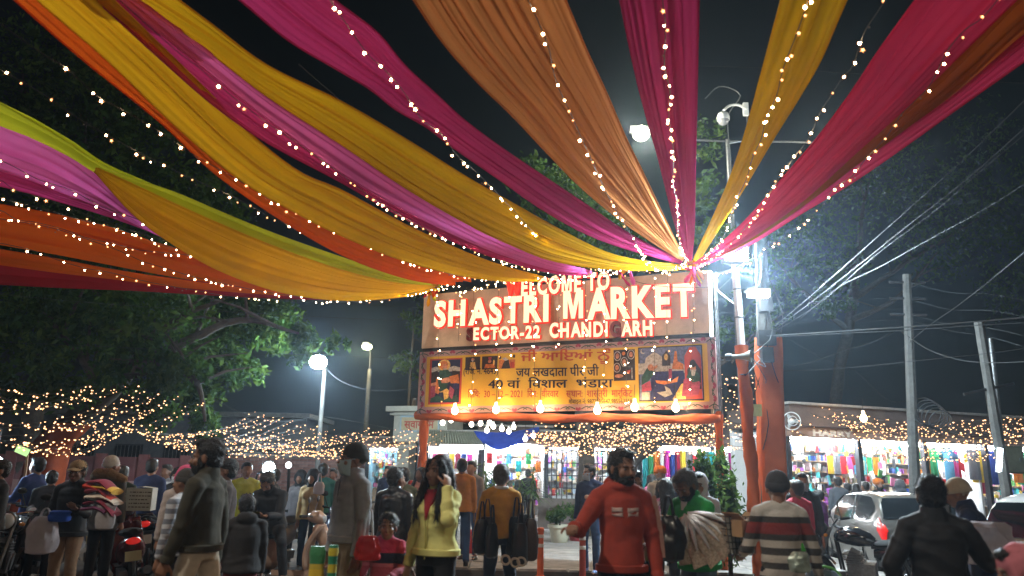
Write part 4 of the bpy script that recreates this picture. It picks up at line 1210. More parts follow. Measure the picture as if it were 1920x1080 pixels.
strip('orange red cloth strip crossing the lefthand edge, dotted by three light strings', 'orange',
      [(0, 380), (100, 398), (200, 422), (300, 455), (400, 482), (500, 505), (600, 522), (700, 538), (805, 540)],
      [(0, 456), (100, 474), (200, 494), (300, 514), (400, 530), (500, 543), (600, 550), (700, 552), (808, 544)], TL, seed=17, folds=4, amp=.05, ext=430)
strip('lower orange red cloth strip below the dotted one', 'orange',
      [(0, 468), (100, 484), (200, 503), (300, 520), (400, 534), (500, 545), (600, 552), (700, 554), (800, 545)],
      [(0, 494), (100, 508), (200, 520), (300, 533), (400, 543), (500, 551), (600, 556), (700, 556), (800, 547)], TL + .1, seed=18, folds=3, amp=.06, ext=430)
strip('lowest maroon cloth strip hanging over the dark trees', 'red',
      [(0, 490), (100, 504), (200, 516), (300, 529), (400, 539), (500, 548), (600, 554), (700, 555), (800, 547)],
      [(0, 526), (100, 531), (200, 537), (300, 543), (400, 549), (500, 554), (600, 558), (700, 558), (800, 549)], TL + .15, seed=19, folds=3, amp=.06, ext=430)

def tie_knot(label, px, py, colours, seed):
    rnd = random.Random(seed)
    t = thing('cloth_knot', label, 'knot', gp(px, py, .2), 0, 'cloth knots tying the strips to the gate')
    for k, f in enumerate(colours):
        pts = [Vector((rnd.uniform(-.13, .13), rnd.uniform(-.1, .1), rnd.uniform(-.09, .09))) for _ in range(5)] + [Vector((rnd.uniform(-.2, .2), -.05, -.22 - rnd.uniform(0, .2)))]
        MB().tube(polyline(pts, 18), [.035 + .012 * math.sin(q * 1.3) for q in range(17)] + [.02], 8, flat=.6).build('twist', FAB[f], t)
tie_knot('bunched knot of pink, orange and yellow cloth at the upper corner of the beige board', 1296, 497, ['pink', 'orange', 'yellow', 'magenta', 'tan', 'pink'], 3)
tie_knot('bunched knot of orange and lit yellow cloth at the other end of the beige board', 812, 540, ['orange', 'mustard', 'lime', 'red'], 5)
tie_knot('small knot of mustard and lit magenta cloth over the welcome words', 1172, 503, ['mustard', 'lilac', 'magenta'], 8)
# ------------------------------------------------------------------ fairy light strings: wire and bulbs with added star-shaped glints
G_CORE = glow('bulb_glow', (1.0, 0.66, 0.36), 75.0)
G_RAY = glow('bulb_ray_glow', (1.0, 0.36, 0.10), 3.0)  # glowing points added round the bulb in place of star glints
def bulb_mb(r=0.0125, rays=4, rng=None, mb=None, at=(0, 0, 0), M_=None):
    mb = mb or MB()
    at = Vector(at); M_ = M_ or Matrix.Identity(3)
    mb.mi(0).ell(at, r, 6, 4)
    mb.mi(1)
    for k in range(rays):
        t = 2 * math.pi * k / rays
        e = M_ @ Vector((math.cos(t), 0.25, math.sin(t))); s = M_ @ Vector((-math.sin(t), 0, math.cos(t)))
        tip = at + e * r * 2.5
        mb.add([at + s * r * .36 + e * r * .6, at - s * r * .36 + e * r * .6, tip, at + e * r * .9 + (M_ @ Vector((0, r * .4, 0)))], [(0, 1, 3), (1, 2, 3), (2, 0, 3), (0, 2, 1)])
    return mb
BULBS = []
G_DIM = glow('bulb_glow_dim', (1.0, 0.50, 0.20), 5.0)
DEADB = mat('bulb_dead', (.25, .2, .15), .3, var=0)
for k in range(7):
    BULBS.append(bulb_mb(r=(.0125, .0135, .0115, .0105, .0145, .012, .0085)[k], rays=4 + k % 2).mesh('bulb', [G_DIM if k in (3, 5) else (DEADB if k == 6 else G_CORE), DEADB if k == 6 else G_RAY], False))
LS_GROUP = 'fairy light strings hung along the cloth strips'
def light_string(label, pts, dA, dB, spacing=0.19, seed=0, first=0.0, scale=1.0, group=LS_GROUP):
    rnd = random.Random(seed + 100)
    dB = gate_y(min(max(pts[-1][0], 790), 1330)) - 0.42
    c = px_curve(pts, dA, dB, 60)
    o = wire_mesh(c, 0.004, 4).build('light_string', M['wire'])
    tag(o, label, 'string lights', group)
    L = [0]
    for i in range(1, len(c)): L.append(L[-1] + (c[i] - c[i - 1]).length)
    s = L[-1] * first + rnd.uniform(0, spacing)
    while s < L[-1]:
        i = max(j for j in range(len(L)) if L[j] <= s); i = min(i, len(c) - 2)
        p = c[i].lerp(c[i + 1], (s - L[i]) / max(L[i + 1] - L[i], 1e-6))
        p = p + Vector((rnd.uniform(-.02, .02), rnd.uniform(-.02, .02), rnd.uniform(-.05, .0)))
        b = put('bulb', rnd.choice(BULBS), o, p, (rnd.uniform(-.5, .5), rnd.uniform(0, 6.28), rnd.uniform(-.5, .5)), scale * rnd.uniform(.62, .98))
        s += spacing * rnd.choice([.45, .75, 1.0, 1.2, 1.5])
    return o
def hd(px, py, h=4.92): return HT(px, py, h).y
light_string('fairy light string crossing dark foliage, reaching the lefthand edge', [(-60, 95), (0, 130), (83, 178), (156, 228), (260, 285), (353, 332), (436, 368), (524, 415), (602, 449), (700, 485), (800, 522), (840, 534)], hd(-60, 95), 14.9, seed=1)
light_string('fairy light string under the orange edge of the mustard strip', [(-20, 30), (83, 103), (124, 127), (181, 179), (228, 205), (301, 248), (363, 290), (446, 337), (519, 381), (607, 423), (720, 475), (850, 515), (960, 528)], hd(-20, 30), 14.4, seed=2, first=.06)
light_string('fairy light string along the magenta strip below the lilac one', [(180, -40), (303, 71), (342, 104), (373, 127), (436, 181), (498, 228), (555, 267), (625, 316), (700, 372), (780, 420), (860, 455), (950, 492), (1060, 516)], hd(180, -40), 14.2, seed=3, first=.1)
light_string('fairy light string down the long magenta strip', [(600, -30), (640, 31), (689, 101), (715, 124), (754, 168), (790, 223), (827, 251), (858, 293), (889, 319), (935, 365), (972, 404), (1003, 438), (1050, 467), (1107, 500), (1160, 512)], hd(600, -30), 13.9, seed=4)
light_string('fairy light string down the broad peach orange strip', [(975, -40), (990, 0), (1003, 26), (1029, 91), (1042, 150), (1076, 226), (1107, 296), (1138, 363), (1164, 410), (1190, 451), (1215, 490), (1250, 508), (1285, 492)], hd(975, -40), 13.6, seed=5)
light_string('fairy light string down the upright magenta strip', [(1236, -40), (1242, 0), (1248, 50), (1246, 121), (1256, 171), (1254, 218), (1263, 285), (1262, 342), (1270, 384), (1272, 441), (1288, 490)], hd(1236, -40), 13.6, seed=6)
light_string('fairy light string down the slim yellow strip', [(1532, -50), (1516, 0), (1492, 68), (1469, 127), (1456, 179), (1436, 223), (1428, 259), (1412, 293), (1399, 337), (1376, 384), (1358, 441), (1311, 493)], hd(1532, -50), 13.6, seed=7)
light_string('fairy light string along the upper edge of the hot pink strip', [(1680, -40), (1659, 0), (1643, 26), (1620, 62), (1599, 124), (1581, 143), (1555, 184), (1537, 213), (1519, 254), (1493, 290), (1462, 332), (1430, 384), (1389, 436), (1347, 477), (1306, 500)], hd(1680, -40), 13.5, seed=8, spacing=.2)
light_string('fairy light string along the rust strip, drooping beneath it near the gate', [(1905, -50), (1870, 0), (1840, 35), (1808, 57), (1775, 98), (1742, 162), (1692, 212), (1664, 254), (1625, 296), (1596, 332), (1565, 351), (1547, 377), (1526, 398), (1507, 418), (1475, 443), (1441, 462), (1404, 490), (1363, 507), (1337, 511), (1300, 500)], hd(1905, -50), 13.5, seed=9)
light_string('fairy light string along the maroon cloth at the lefthand edge', [(-80, 265), (0, 300), (31, 315), (73, 337), (135, 357), (187, 386), (244, 406), (311, 431), (384, 456), (441, 473), (508, 493), (581, 519), (640, 537), (720, 548), (800, 540)], hd(-80, 265, 4.9), 15, seed=10)
light_string('fairy light string in the dark gap over the orange red strip', [(-80, 305), (0, 337), (31, 358), (99, 378), (181, 410), (254, 435), (332, 459), (394, 487), (441, 503), (519, 519), (612, 539), (700, 553), (790, 546)], hd(-80, 305, 4.8), 15, seed=11)
light_string('second fairy light string in the dark gap, closer to the orange red strip', [(-80, 345), (0, 370), (21, 377), (78, 391), (150, 412), (207, 425), (259, 442), (306, 460), (358, 473), (410, 495), (500, 520), (600, 545)], hd(-80, 345, 4.8), 14.5, seed=12)
light_string('upper fairy light string over the face of the orange red strip', [(-80, 370), (0, 394), (31, 412), (62, 416), (119, 430), (166, 447), (215, 457), (257, 468), (301, 473), (373, 482), (441, 503), (485, 513), (570, 529), (680, 545)], hd(-80, 370, 4.7), 15, seed=13)
light_string('lower fairy light string over the face of the orange red strip', [(-80, 395), (0, 410), (93, 426), (176, 453), (228, 472), (267, 490), (311, 503), (363, 519), (430, 534), (495, 547), (565, 556), (660, 560), (760, 552), (830, 535)], hd(-80, 395, 4.6), 15, seed=14)
light_string('lowest fairy light string, crossing the maroon strip', [(-80, 440), (0, 456), (60, 469), (109, 488), (161, 503), (207, 511), (280, 529), (358, 543), (441, 557), (540, 562), (640, 565), (730, 562), (800, 545)], hd(-80, 440, 4.4), 15, seed=15)
light_string('fairy light garland draped over the words on the upper board', [(815, 540), (870, 545), (930, 530), (985, 528), (1040, 530), (1085, 516), (1140, 514), (1180, 500), (1230, 512), (1285, 495)], 14.9, 13.3, seed=16, spacing=.11)
light_string('second fairy light garland tying the strips to the board top', [(800, 550), (850, 535), (900, 540), (960, 525), (1020, 520), (1080, 525), (1130, 505), (1190, 508), (1240, 498), (1300, 497)], 15.0, 13.4, seed=17, spacing=.13)
# ------------------------------------------------------------------ lights on and below the gate
def light_curtain(label, px, top, bot, seed):
    rnd = random.Random(seed)
    pts = [(px, top), (px + rnd.uniform(-3, 3), top + (bot - top) * .4), (px + rnd.uniform(-5, 5), bot)]
    c = [gp(p[0], p[1], .22 + .04 * rnd.random()) for p in pts]
    c = polyline(c, 14)
    o = wire_mesh(c, 0.003, 4).build('light_string', M['wire'])
    tag(o, label, 'string lights', 'fairy light strings hanging down over the boards')
    L = sum((c[i + 1] - c[i]).length for i in range(13)); s = .1
    while s < L:
        t = s / L * 13; i = min(int(t), 12)
        p = c[i].lerp(c[i + 1], t - i)
        for _ in range(rnd.choice([1, 1, 2])):
            put('bulb', rnd.choice(BULBS), o, p + Vector((rnd.uniform(-.04, .04), 0, rnd.uniform(-.04, .04))), (rnd.uniform(-.6, .6), rnd.uniform(0, 6.28), 0), rnd.uniform(.6, .95))
        s += rnd.uniform(.16, .3)
CUR = [(822, 545, 762, 'hanging before the first picture panel on the yellow banner'), (862, 545, 640, 'short string before the letter H of the second line'),
       (888, 535, 765, 'passing the S of the lower line and the small dark prints'), (935, 535, 768, 'passing between the two small dark prints'),
       (958, 545, 690, 'beside the start of the welcome words'), (1003, 530, 766, 'passing the second S and falling to a large bulb'),
       (1046, 520, 650, 'in the gap between the two big words'), (1098, 520, 770, 'passing the A of the right big word'),
       (1135, 515, 735, 'passing the R of the right big word'), (1176, 510, 765, 'passing the K and the oval portraits'),
       (1228, 510, 766, 'passing the final E beside the mosque picture'), (1252, 505, 720, 'passing between the last two big letters'), (1297, 500, 768, 'outermost one beside the white tube')]
for k, (px, a, b, l) in enumerate(CUR):
    light_curtain('fairy light string ' + l, px, a, b, 40 + k)

BB_GLASS = glow('large_bulb_glow', (1.0, 0.72, 0.36), 22.0, key='large_bulb_glow')
LB_G = 'large bulbs along the lower edge of the banner'
def large_bulb(label, p, r, energy, group, colr=(1.0, 0.62, 0.28), glass=None, cord=.25):
    t = thing('large_bulb', label, 'bulb', p, 0, group)
    MB().lathe([(.3 * r, -1.25 * r), (.75 * r, -.95 * r), (1.0 * r, -.3 * r), (.95 * r, .15 * r), (.6 * r, .75 * r), (.42 * r, 1.1 * r)], 14).build('glass', glass or BB_GLASS, t)
    MB().lathe([(.45 * r, 1.1 * r), (.5 * r, 1.2 * r), (.5 * r, 2.0 * r), (.2 * r, 2.2 * r)], 10).build('socket', M['white'], t)
    MB().tube([(0, 0, 2.1 * r), (0.01, 0, 2.1 * r + cord)], .006, 5).build('cord', M['cable'], t)
    if energy: point_lamp(t, (0, -r * 1.4, -r * .2), energy, colr, r)
    return t
for px, py, l in ((853, 769, 'below the first picture panel'), (930, 767, 'below the start of the date line'), (1013, 765, 'below the word for the weekday'),
                  (1120, 768, 'below the start of the phone number line'), (1190, 762, 'below the end of the phone number line'), (1267, 763, 'below the mosque picture')):
    large_bulb('glowing warm bulb on the banner edge ' + l, gp(px, py, .16), .070, 25, LB_G)
# smaller white bulbs on cords further back, under the crossbeam
WB = glow('white_bulb_glow', (1.0, 0.88, 0.70), 16.0)
for k, (px, py) in enumerate(((830, 792), (846, 787), (884, 795), (901, 793), (913, 806), (925, 799), (941, 803), (954, 808), (963, 800), (918, 792), (985, 822), (1000, 816))):
    large_bulb('white bulb hanging on a cord in the cluster before the striped awning', U(px, py, 20 + (k % 3) * .4), .062, 6 if k % 4 == 0 else 0, 'white bulbs in the cluster before the striped awning', (1, .85, .65), WB, cord=.5)

large_bulb('single warm bulb glowing over the lettered pink fascia', U(1619, 783, 19.3), .085, 45, 'bulb over the shop fascia', cord=.3)
# ------------------------------------------------------------------ nets of fairy lights over the side lanes
net_mesh_count = 0
def net_string(label, p, q, sag, n, seed, group, size=1.0):
    rnd = random.Random(seed)
    line = sagline(p, q, sag, 18)
    o = wire_mesh(line, 0.004, 4).build('net_light_string', M['cable'])
    tag(o, label, 'string lights', group)
    mb = MB()
    for k in range(n):
        t = (k + rnd.uniform(.2, .8)) / n * 18; i = min(int(t), 17)
        c = line[i].lerp(line[i + 1], t - i) + Vector((rnd.uniform(-.05, .05), rnd.uniform(-.1, .1), rnd.uniform(-.07, .03)))
        r = .014 * size * rnd.choice([.6, .8, 1.0, 1.25])
        a = rnd.uniform(0, 6.28)
        mb.mi(0).ell(c, (r * 1.15, r, r * .85), 6, 3)
        if rnd.random() < .75:
            mb.mi(1).ell(c + Vector((r * 1.2, 0, r * .35)), (r * .9, r * .5, r * .45), 5, 3)
    b = mb.build('bulbs', [NET_CORE, NET_HALO], o, False)
    b['kind'] = 'stuff'
    return o
NET_CORE = glow('net_bulb_glow', (1.0, 0.52, 0.24), 5.0)
NET_HALO = glow('net_bulb_tint', (1.0, 0.46, 0.14), 1.2, sample=False)
def net(label, group, P0, P1, N, dA, dB, bulbs, sag, seed, size=1.0):
    """a fan of strings: from pixels along P0 (distance dA) to pixels along P1 (distance dB)"""
    rnd = random.Random(seed)
    a = polyline([Vector((*p, 0)) for p in P0], N); b = polyline([Vector((*p, 0)) for p in P1], N)
    for k in range(N):
        t = k / (N - 1)
        yA = dA[0] + (dA[1] - dA[0]) * t; yB = dB[0] + (dB[1] - dB[0]) * t
        net_string(label, U(a[k].x + rnd.uniform(-6, 6), a[k].y + rnd.uniform(-5, 5), yA), U(b[k].x + rnd.uniform(-8, 8), b[k].y + rnd.uniform(-5, 5), yB), sag * rnd.uniform(.6, 1.3), int(bulbs * 1.45) + rnd.randint(-3, 3), seed * 100 + k, group, size)
net('fairy light string of the net at the lefthand edge before the big tree', 'fairy light strings of the nearest lefthand net', [(-60, 700), (-70, 770), (-30, 820), (60, 838)], [(165, 722), (300, 735), (250, 790), (215, 812)], 14, (12, 13), (16, 17), 17, .28, 1)
net('fairy light string fanning out under the big leaning tree', 'fairy light strings under the leaning tree', [(60, 795), (130, 800), (180, 822)], [(270, 742), (330, 745), (395, 752)], 6, (14, 15), (18, 19), 12, .25, 2)
net('fairy light string of the long net before the brick wall', 'fairy light strings of the long net before the brick wall', [(245, 800), (290, 825), (335, 838)], [(480, 772), (640, 806), (760, 832)], 16, (15, 16), (23, 25), 22, .35, 3, 1.15)
net('fairy light string of the net reaching the welcome gatehouse', 'fairy light strings of the net reaching the gatehouse', [(420, 815), (480, 836), (560, 842)], [(700, 806), (830, 812), (900, 836)], 14, (19, 19), (26, 27), 22, .4, 4, 1.25)
net('fairy light string of the dense net seen below the gate', 'fairy light strings of the dense net below the gate', [(985, 808), (1000, 825), (1010, 842)], [(1345, 778), (1345, 800), (1345, 838)], 17, (17, 18), (18, 19), 30, .12, 5, 1.15)
net('fairy light string over the top of the dense net below the gate', 'fairy light strings over the crossbeam', [(1000, 796), (1120, 790)], [(1340, 780), (1345, 790)], 4, (16.4, 16.4), (15.4, 15.6), 20, .1, 9, 1.0)
net('fairy light string between the gate mast and the orange wrapped pole', 'fairy light strings between gate and wrapped poles', [(1347, 700), (1347, 770), (1350, 830)], [(1425, 705), (1425, 770), (1425, 840)], 13, (17, 17), (18, 18), 8, .12, 6)
net('fairy light string of the net over the shop row at the righthand side', 'fairy light strings over the righthand shop row', [(1545, 768), (1570, 790), (1640, 838)], [(1930, 778), (1930, 800), (1930, 842)], 13, (19.5, 19.3), (16.5, 16.5), 27, .3, 7)
net('fairy light string crossing above the shop sign on the righthand side', 'fairy light strings above the shop sign', [(1440, 790), (1560, 772)], [(1930, 835), (1930, 790)], 4, (18.5, 18.6), (16.2, 16.2), 30, .5, 8)
# ------------------------------------------------------------------ poles, lamps, wires
def gpt(px, y):
    return Vector((XG(px, y), y, 0))
def lean_pole(name, label, top, bot_px, y, r0, r1, mat_, group=None, n=12):
    """top: point; the foot stands on the ground under column bot_px"""
    foot = Vector((U(bot_px[0], bot_px[1], y).x, y, U(bot_px[0], bot_px[1], y).z))
    d = (foot - top); k = (top.z) / (top.z - foot.z)
    g = top + d * k
    t = thing(name, label, 'pole', (g.x, g.y, 0), 0, group)
    tp = top - Vector((g.x, g.y, 0))
    MB().tube([(0, 0, -.02), tp * .5, tp], [r0, (r0 + r1) / 2, r1], n).build('shaft', mat_, t)
    return t, tp
COOL = (0.72, 0.90, 1.0); NEUT = (0.9, 0.95, 1.0); SODIUM = (1.0, 0.90, 0.55)
# white street lamp
top = U(609, 690, 24); lamp, tp = lean_pole('street_lamp', 'leaning street lamp with dazzling bluish white head beside the big tree', top, (597, 850), 24, .09, .06, M['concrete'])
lamp['category'] = 'street lamp'
MB().tube([tp + Vector((0, 0, -.1)), tp + Vector((0, -.25, .12)), tp + Vector((-.05, -.5, .16))], .025, 7).build('arm', M['steel'], lamp)
hd_ = MB(); hd_.box(tp + Vector((-.05, -.65, .17)), (.26, .5, .10)); hd_.build('lamp_head', M['steel'], lamp, False)
MB().ell(tp + Vector((-.05, -.68, .09)), (.27, .32, .22), 14, 8).build('lamp_lens', glow('led_lens_cool', COOL, 60.0), lamp)
point_lamp(lamp, tp + Vector((-.05, -.9, -.1)), 1800, COOL, .15)
# yellowish lamp behind
top = U(693, 692, 34); lamp2, tp = lean_pole('street_lamp', 'further street lamp with a soft yellowish head on a straight grey pole', top, (683, 850), 34, .12, .09, M['concrete'])
lamp2['category'] = 'street lamp'
hp = U(688, 650, 33.6) - lamp2.location
MB().tube([tp, tp + Vector((0, -.1, .7)), hp + Vector((0, .2, .06))], .03, 7).build('arm', M['darksteel'], lamp2)
MB().box(hp + Vector((0, 0, .1)), (.3, .6, .12)).build('lamp_head', M['steel'], lamp2, False)
MB().ell(hp, (.23, .3, .14), 14, 8).build('lamp_lens', glow('lamp_lens_warm', SODIUM, 14.0), lamp2)
point_lamp(lamp2, hp + Vector((0, -.5, -.3)), 500, SODIUM, .2)
# tall double lamp with camera
top = U(1364, 262, 22); tall, tp = lean_pole('double_street_lamp', 'tall two armed street lamp carrying a dome camera behind the slim yellow strip', top, (1376, 480), 22, .11, .07, M['steel'])
tall['category'] = 'street lamp'
for k, (px, py, head, e) in enumerate((((1306, 262), None, (1200, 250), 1500), ((1512, 265), None, (1532, 266), 900))):
    pass
for (ax, ay), (hx, hy), e in (((1306, 263), (1202, 250), 1100), ((1490, 266), (1560, 274), 500)):
    a = U(ax, ay, 21.8) - tall.location; h_ = U(hx, hy, 21.4) - tall.location
    MB().tube([tp + Vector((0, 0, -.05)), a, h_ + Vector((.0, 0, .08))], .035, 7).build('arm', M['steel'], tall)
    MB().box(h_ + Vector((0, 0, .12)), (.7, .34, .12)).build('lamp_head', M['steel'], tall, False)
    MB().ell(h_, (.26, .26, .24), 14, 8).build('lamp_lens', glow('lamp_lens_pale', (1.0, .96, .70), 26.0), tall)
    point_lamp(tall, h_ + Vector((0, -.4, -.35)), e, (1.0, .95, .75), .2)
# dome camera on a crook arm
cm = thing('security_camera', 'white dome security camera hanging from a curved bracket on the tall pole', 'camera', U(1398, 205, 21.6))
cl_ = cm.location
arm = [U(1400, 206, 21.6), U(1385, 197, 21.4), U(1368, 198, 21.3), U(1357, 207, 21.2)]
MB().tube([p - cl_ for p in polyline(arm, 12)], .04, 8).build('bracket', M['white'], cm)
MB().box((0, 0, 0), (.16, .1, .42)).build('mount_plate', M['white'], cm, False)
dm = U(1356, 222, 21.2) - cl_
MB().lathe([(.05, .22), (.15, .16), (.19, .05), (.19, -.06)], 18, dm).build('housing', M['white'], cm)
MB().ell(dm + Vector((0, 0, -.06)), (.17, .17, .17), 16, 10).build('dome', mat('dome_grey', (.25, .25, .26), .15, var=0), cm)
crook = [U(1366, 262, 21.95), U(1366, 215, 21.9), U(1388, 178, 21.8), U(1350, 162, 21.8), U(1322, 185, 21.8)]
o = MB().tube([p for p in polyline(crook, 20)], .02, 6).build('crook_bracket', M['steel']); tag(o, 'thin curved steel rod rising above the dome camera', 'rod')
bx = thing('camera_post', 'short grey upright and crossbar carrying the dome camera', 'post', U(1404, 262, 21.7))
MB().tube([(0, 0, 0), (-.02, 0, .9)], .03, 6).build('shaft', M['steel'], bx)
MB().tube([(-.02, 0, .0), (-.55, .2, -.05)], .025, 6).build('brace', M['steel'], bx)

# white lit pole with flood lamp on top, orange cloth on its lower half
PY = 13.0
top = U(1376, 470, PY); wp, tp = lean_pole('lamp_pole', 'white lamp pole lit from its top, lower half wrapped in orange cloth', top, (1392, 670), PY, .075, .065, mat('white_pole_paint', (.72, .73, .76), .5, var=.15))
wr = MB(); rr = []
for i in range(40):
    z = 3.85 * i / 39; k = z / tp.z
    r = .098 + .010 * math.sin(i * .7) + .006 * math.sin(i * 2.3)
    rr.append([tp * k + Vector((math.cos(a) * r * (1 + .14 * math.sin(3 * a + i * .5)), math.sin(a) * r * (1 + .14 * math.sin(3 * a + i * .5)), 0)) for a in (2 * math.pi * j / 18 for j in range(18))])
wr.rings(rr).build('cloth_wrap', M['orangecloth'], wp)
wt = MB()
for k in range(5): wt.torus(tp * (.60 + .09 * k), .085, .012, (0, 0, 1), 14, 5)
wt.build('tie_wire', M['cable'], wp)
fl = thing('flood_lamp', 'glaring white flood lamp at the head of the white pole behind the pink strip', 'flood lamp', U(1381, 480, 12.75))
MB().box((0, .08, .06), (.46, .12, .34)).build('housing', M['darksteel'], fl, False)
MB().box((0, .0, .06), (.40, .03, .28)).build('lamp_glass', glow('flood_glass', COOL, 45.0), fl, False)
MB().tube([(-.2, .1, -.1), (0, .12, -.16), (.2, .1, -.1)], .015, 6).build('bracket', M['steel'], fl)
spot_lamp(fl, (0.0, -.12, .04), (.6, -7.5, -6), 2600, COOL, 135, .12, .5)
point_lamp(fl, (0.28, .95, .0), 2900, COOL, .12)
# concrete pole pair with meter boxes and orange wrap
cp, tp2 = lean_pole('utility_pole', 'concrete utility pole with cables and lamp above a broad orange cloth wrap', U(1424, 452, 13.2), (1430, 665), 13.2, .10, .085, M['concrete'], 'utility poles')
MB().tube([tp2 * .985 + Vector((.12, .18, .5)), tp2 * .5 + Vector((.16, .18, 0)), Vector((.17, .2, 0))], [.08, .09, .09], 8).build('second_shaft', M['concrete'], cp)
for z, w_ in ((4.0, .3), (4.6, .22), (3.7, .2)):
    MB().box((tp2.x * z / tp2.z + .02, -.16, z), (w_, .14, .26)).build('junction_box', M['darksteel'], cp, False)
mb = MB(); rnd = random.Random(5)
for k in range(16):
    a = Vector((rnd.uniform(-.15, .25), rnd.uniform(-.25, .1), rnd.uniform(3.2, 6))); b = a + Vector((rnd.uniform(-.3, .3), rnd.uniform(-.2, .2), rnd.uniform(-1.5, .6)))
    mb.tube(polyline([a, a.lerp(b, .5) + Vector((rnd.uniform(-.2, .2), -.1, -.2)), b], 8), .008, 4)
mb.build('loose_cable', M['cable'], cp)
ow = MB(); rr = []
for i in range(46):
    z = 4.05 * i / 45; f = i / 45
    hw, hd2 = .245 + .008 * math.sin(i * .35), .20
    cx = tp2.x * z / tp2.z + .115
    row = []
    for j in range(28):
        a = 2 * math.pi * j / 28
        sq = 1 / max(abs(math.cos(a)), abs(math.sin(a))) ** .85
        fold = 1 + .012 * math.sin(9 * a + .45 * i) + .010 * math.sin(14 * a - .8 * i)
        row.append(Vector((cx + math.cos(a) * hw * sq * fold * .86, .035 + math.sin(a) * hd2 * sq * fold * .86, z + .02 * math.sin(3 * a + i))))
    rr.append(row)
ow.rings(rr).build('cloth_wrap', M['orangecloth'], cp)
MB().box((tp2.x * .5 - .18, -.14, 2.75), (.16, .05, .2)).build('notice_plate', mat('plate_yellow', (.45, .45, .2), .6), cp, False)
# box shaped white lamp on that pole
bl_ = thing('box_lamp', 'white box shaped lamp fixed to the concrete utility pole', 'lamp', U(1422, 551, 12.9))
MB().box((0, 0, 0), (.36, .14, .12), .05).build('lamp_glass', glow('box_lamp_glass', (.85, .93, 1), 9.0), bl_, False)
MB().box((0, .06, .07), (.40, .22, .03)).build('lamp_hood', M['white'], bl_, False)
point_lamp(bl_, (0, -.25, -.2), 60, COOL, .1)
# horn loudspeaker
hs = thing('horn_loudspeaker', 'grey horn loudspeaker on the orange wrapped poles', 'loudspeaker', U(1400, 668, 12.8), R(62))
hs.scale = (.72, .72, .72)
MB().rings([[Vector((math.cos(a) * r, y, math.sin(a) * r)) for a in (2 * math.pi * j / 22 for j in range(22))] for y, r in ((.34, .05), (.2, .055), (.06, .08), (-.05, .12), (-.1, .15), (-.105, .14), (-.03, .09), (.05, .05))]).build('horn', mat('horn_grey', (.13, .13, .115), .5, var=.15), hs)
MB().rings([[Vector((math.cos(a) * r, y, math.sin(a) * r)) for a in (2 * math.pi * j / 16 for j in range(16))] for y, r in ((.34, .07), (.36, .085), (.48, .085), (.5, .06))]).build('driver', M['darksteel'], hs)
MB().bar((0, .3, -.06), (.25, .4, -.1), .03, .03).build('bracket', M['steel'], hs, False)
# a rolled pale cloth box on the gate post top and service box at the shop corner
sv = thing('wall_fan', 'pale caged fan hung at the corner of the shop row', 'fan', U(1482, 790, 19.4))
MB().torus((0, -.1, 0), .22, .014, (0, 1, 0), 24, 6).torus((0, -.16, 0), .12, .008, (0, 1, 0), 20, 5).build('cage', M['white'], sv)
MB().ell((0, -.05, 0), (.08, .12, .08), 12, 8).build('motor', M['white'], sv)
mb = MB()
for k in range(3):
    a = 2 * math.pi * k / 3; mb.ell((math.cos(a) * .11, -.1, math.sin(a) * .11), (.09, .015, .05), 8, 6, Matrix.Rotation(-a, 3, 'Y'))
mb.build('blade', mat('fan_grey', (.4, .42, .42), .5), sv)
MB().bar((0, 0, 0), (.2, .3, .02), .04, .04).build('bracket', M['darksteel'], sv, False)

p3, tp3 = lean_pole('utility_pole', 'tall weathered concrete pole standing before the shop row, looped with cable', U(1700, 515, 16.5), (1714, 880), 16.5, .125, .09, M['concrete'], 'utility poles', 8)
mb = MB()
for k in range(3): mb.bar(tp3 * (.97 - .06 * k) + Vector((-.4, 0, 0)), tp3 * (.97 - .06 * k) + Vector((.4, 0, 0)), .05, .05)
mb.build('crossarm', M['darksteel'], p3, False)
mb = MB()
for k in range(6): mb.torus(Vector((.45 + .06 * k, -.1, 3.1 - .04 * k)), .30 - .015 * k, .012, (.2, 1, .15 * k - .3), 22, 5)
mb.build('cable_coil', M['wire'], p3)
p4, tp4 = lean_pole('utility_pole', 'leaning concrete pole nearest the righthand edge', U(1835, 603, 14.2), (1884, 900), 14.2, .10, .085, M['concrete'], 'utility poles', 8)
mb = MB()
mb.bar(tp4 * .72 + Vector((-.5, 0, -.1)), tp4 * .72 + Vector((.45, 0, .12)), .05, .05)
mb.build('crossarm', M['darksteel'], p4, False)
p5, tp5 = lean_pole('thin_pole', 'thin steel pole with a fluorescent tube, beside the leaning concrete pole', U(1857, 635, 15.2), (1884, 880), 15.2, .055, .045, M['steel'])
tb_ = thing('upright_tube_lamp', 'short upright fluorescent tube lamp on the thin steel pole', 'tube light', U(1874, 862, 14.0))
MB().tube([(-.03, 0, -.2), (.05, 0, .2)], .035, 10).build('tube', glow('upright_tube_glow', (.8, .93, 1), 14.0), tb_)
MB().bar((-.03, .05, -.22), (.05, .05, .22), .06, .04).build('tube_holder', M['white'], tb_, False)
sb = thing('switch_box', 'dull green switch box on the thin steel pole', 'box', U(1893, 862, 14.6))
MB().box((0, 0, 0), (.42, .2, .5)).build('case', mat('box_olive', (.12, .13, .09), .6, var=.25), sb, False)
MB().box((0, -.105, 0), (.37, .01, .44)).build('door', mat('box_olive2', (.15, .16, .11), .6, var=.25), sb, False)
MB().box((.13, -.115, 0), (.03, .02, .07)).build('handle', M['steel'], sb, False)

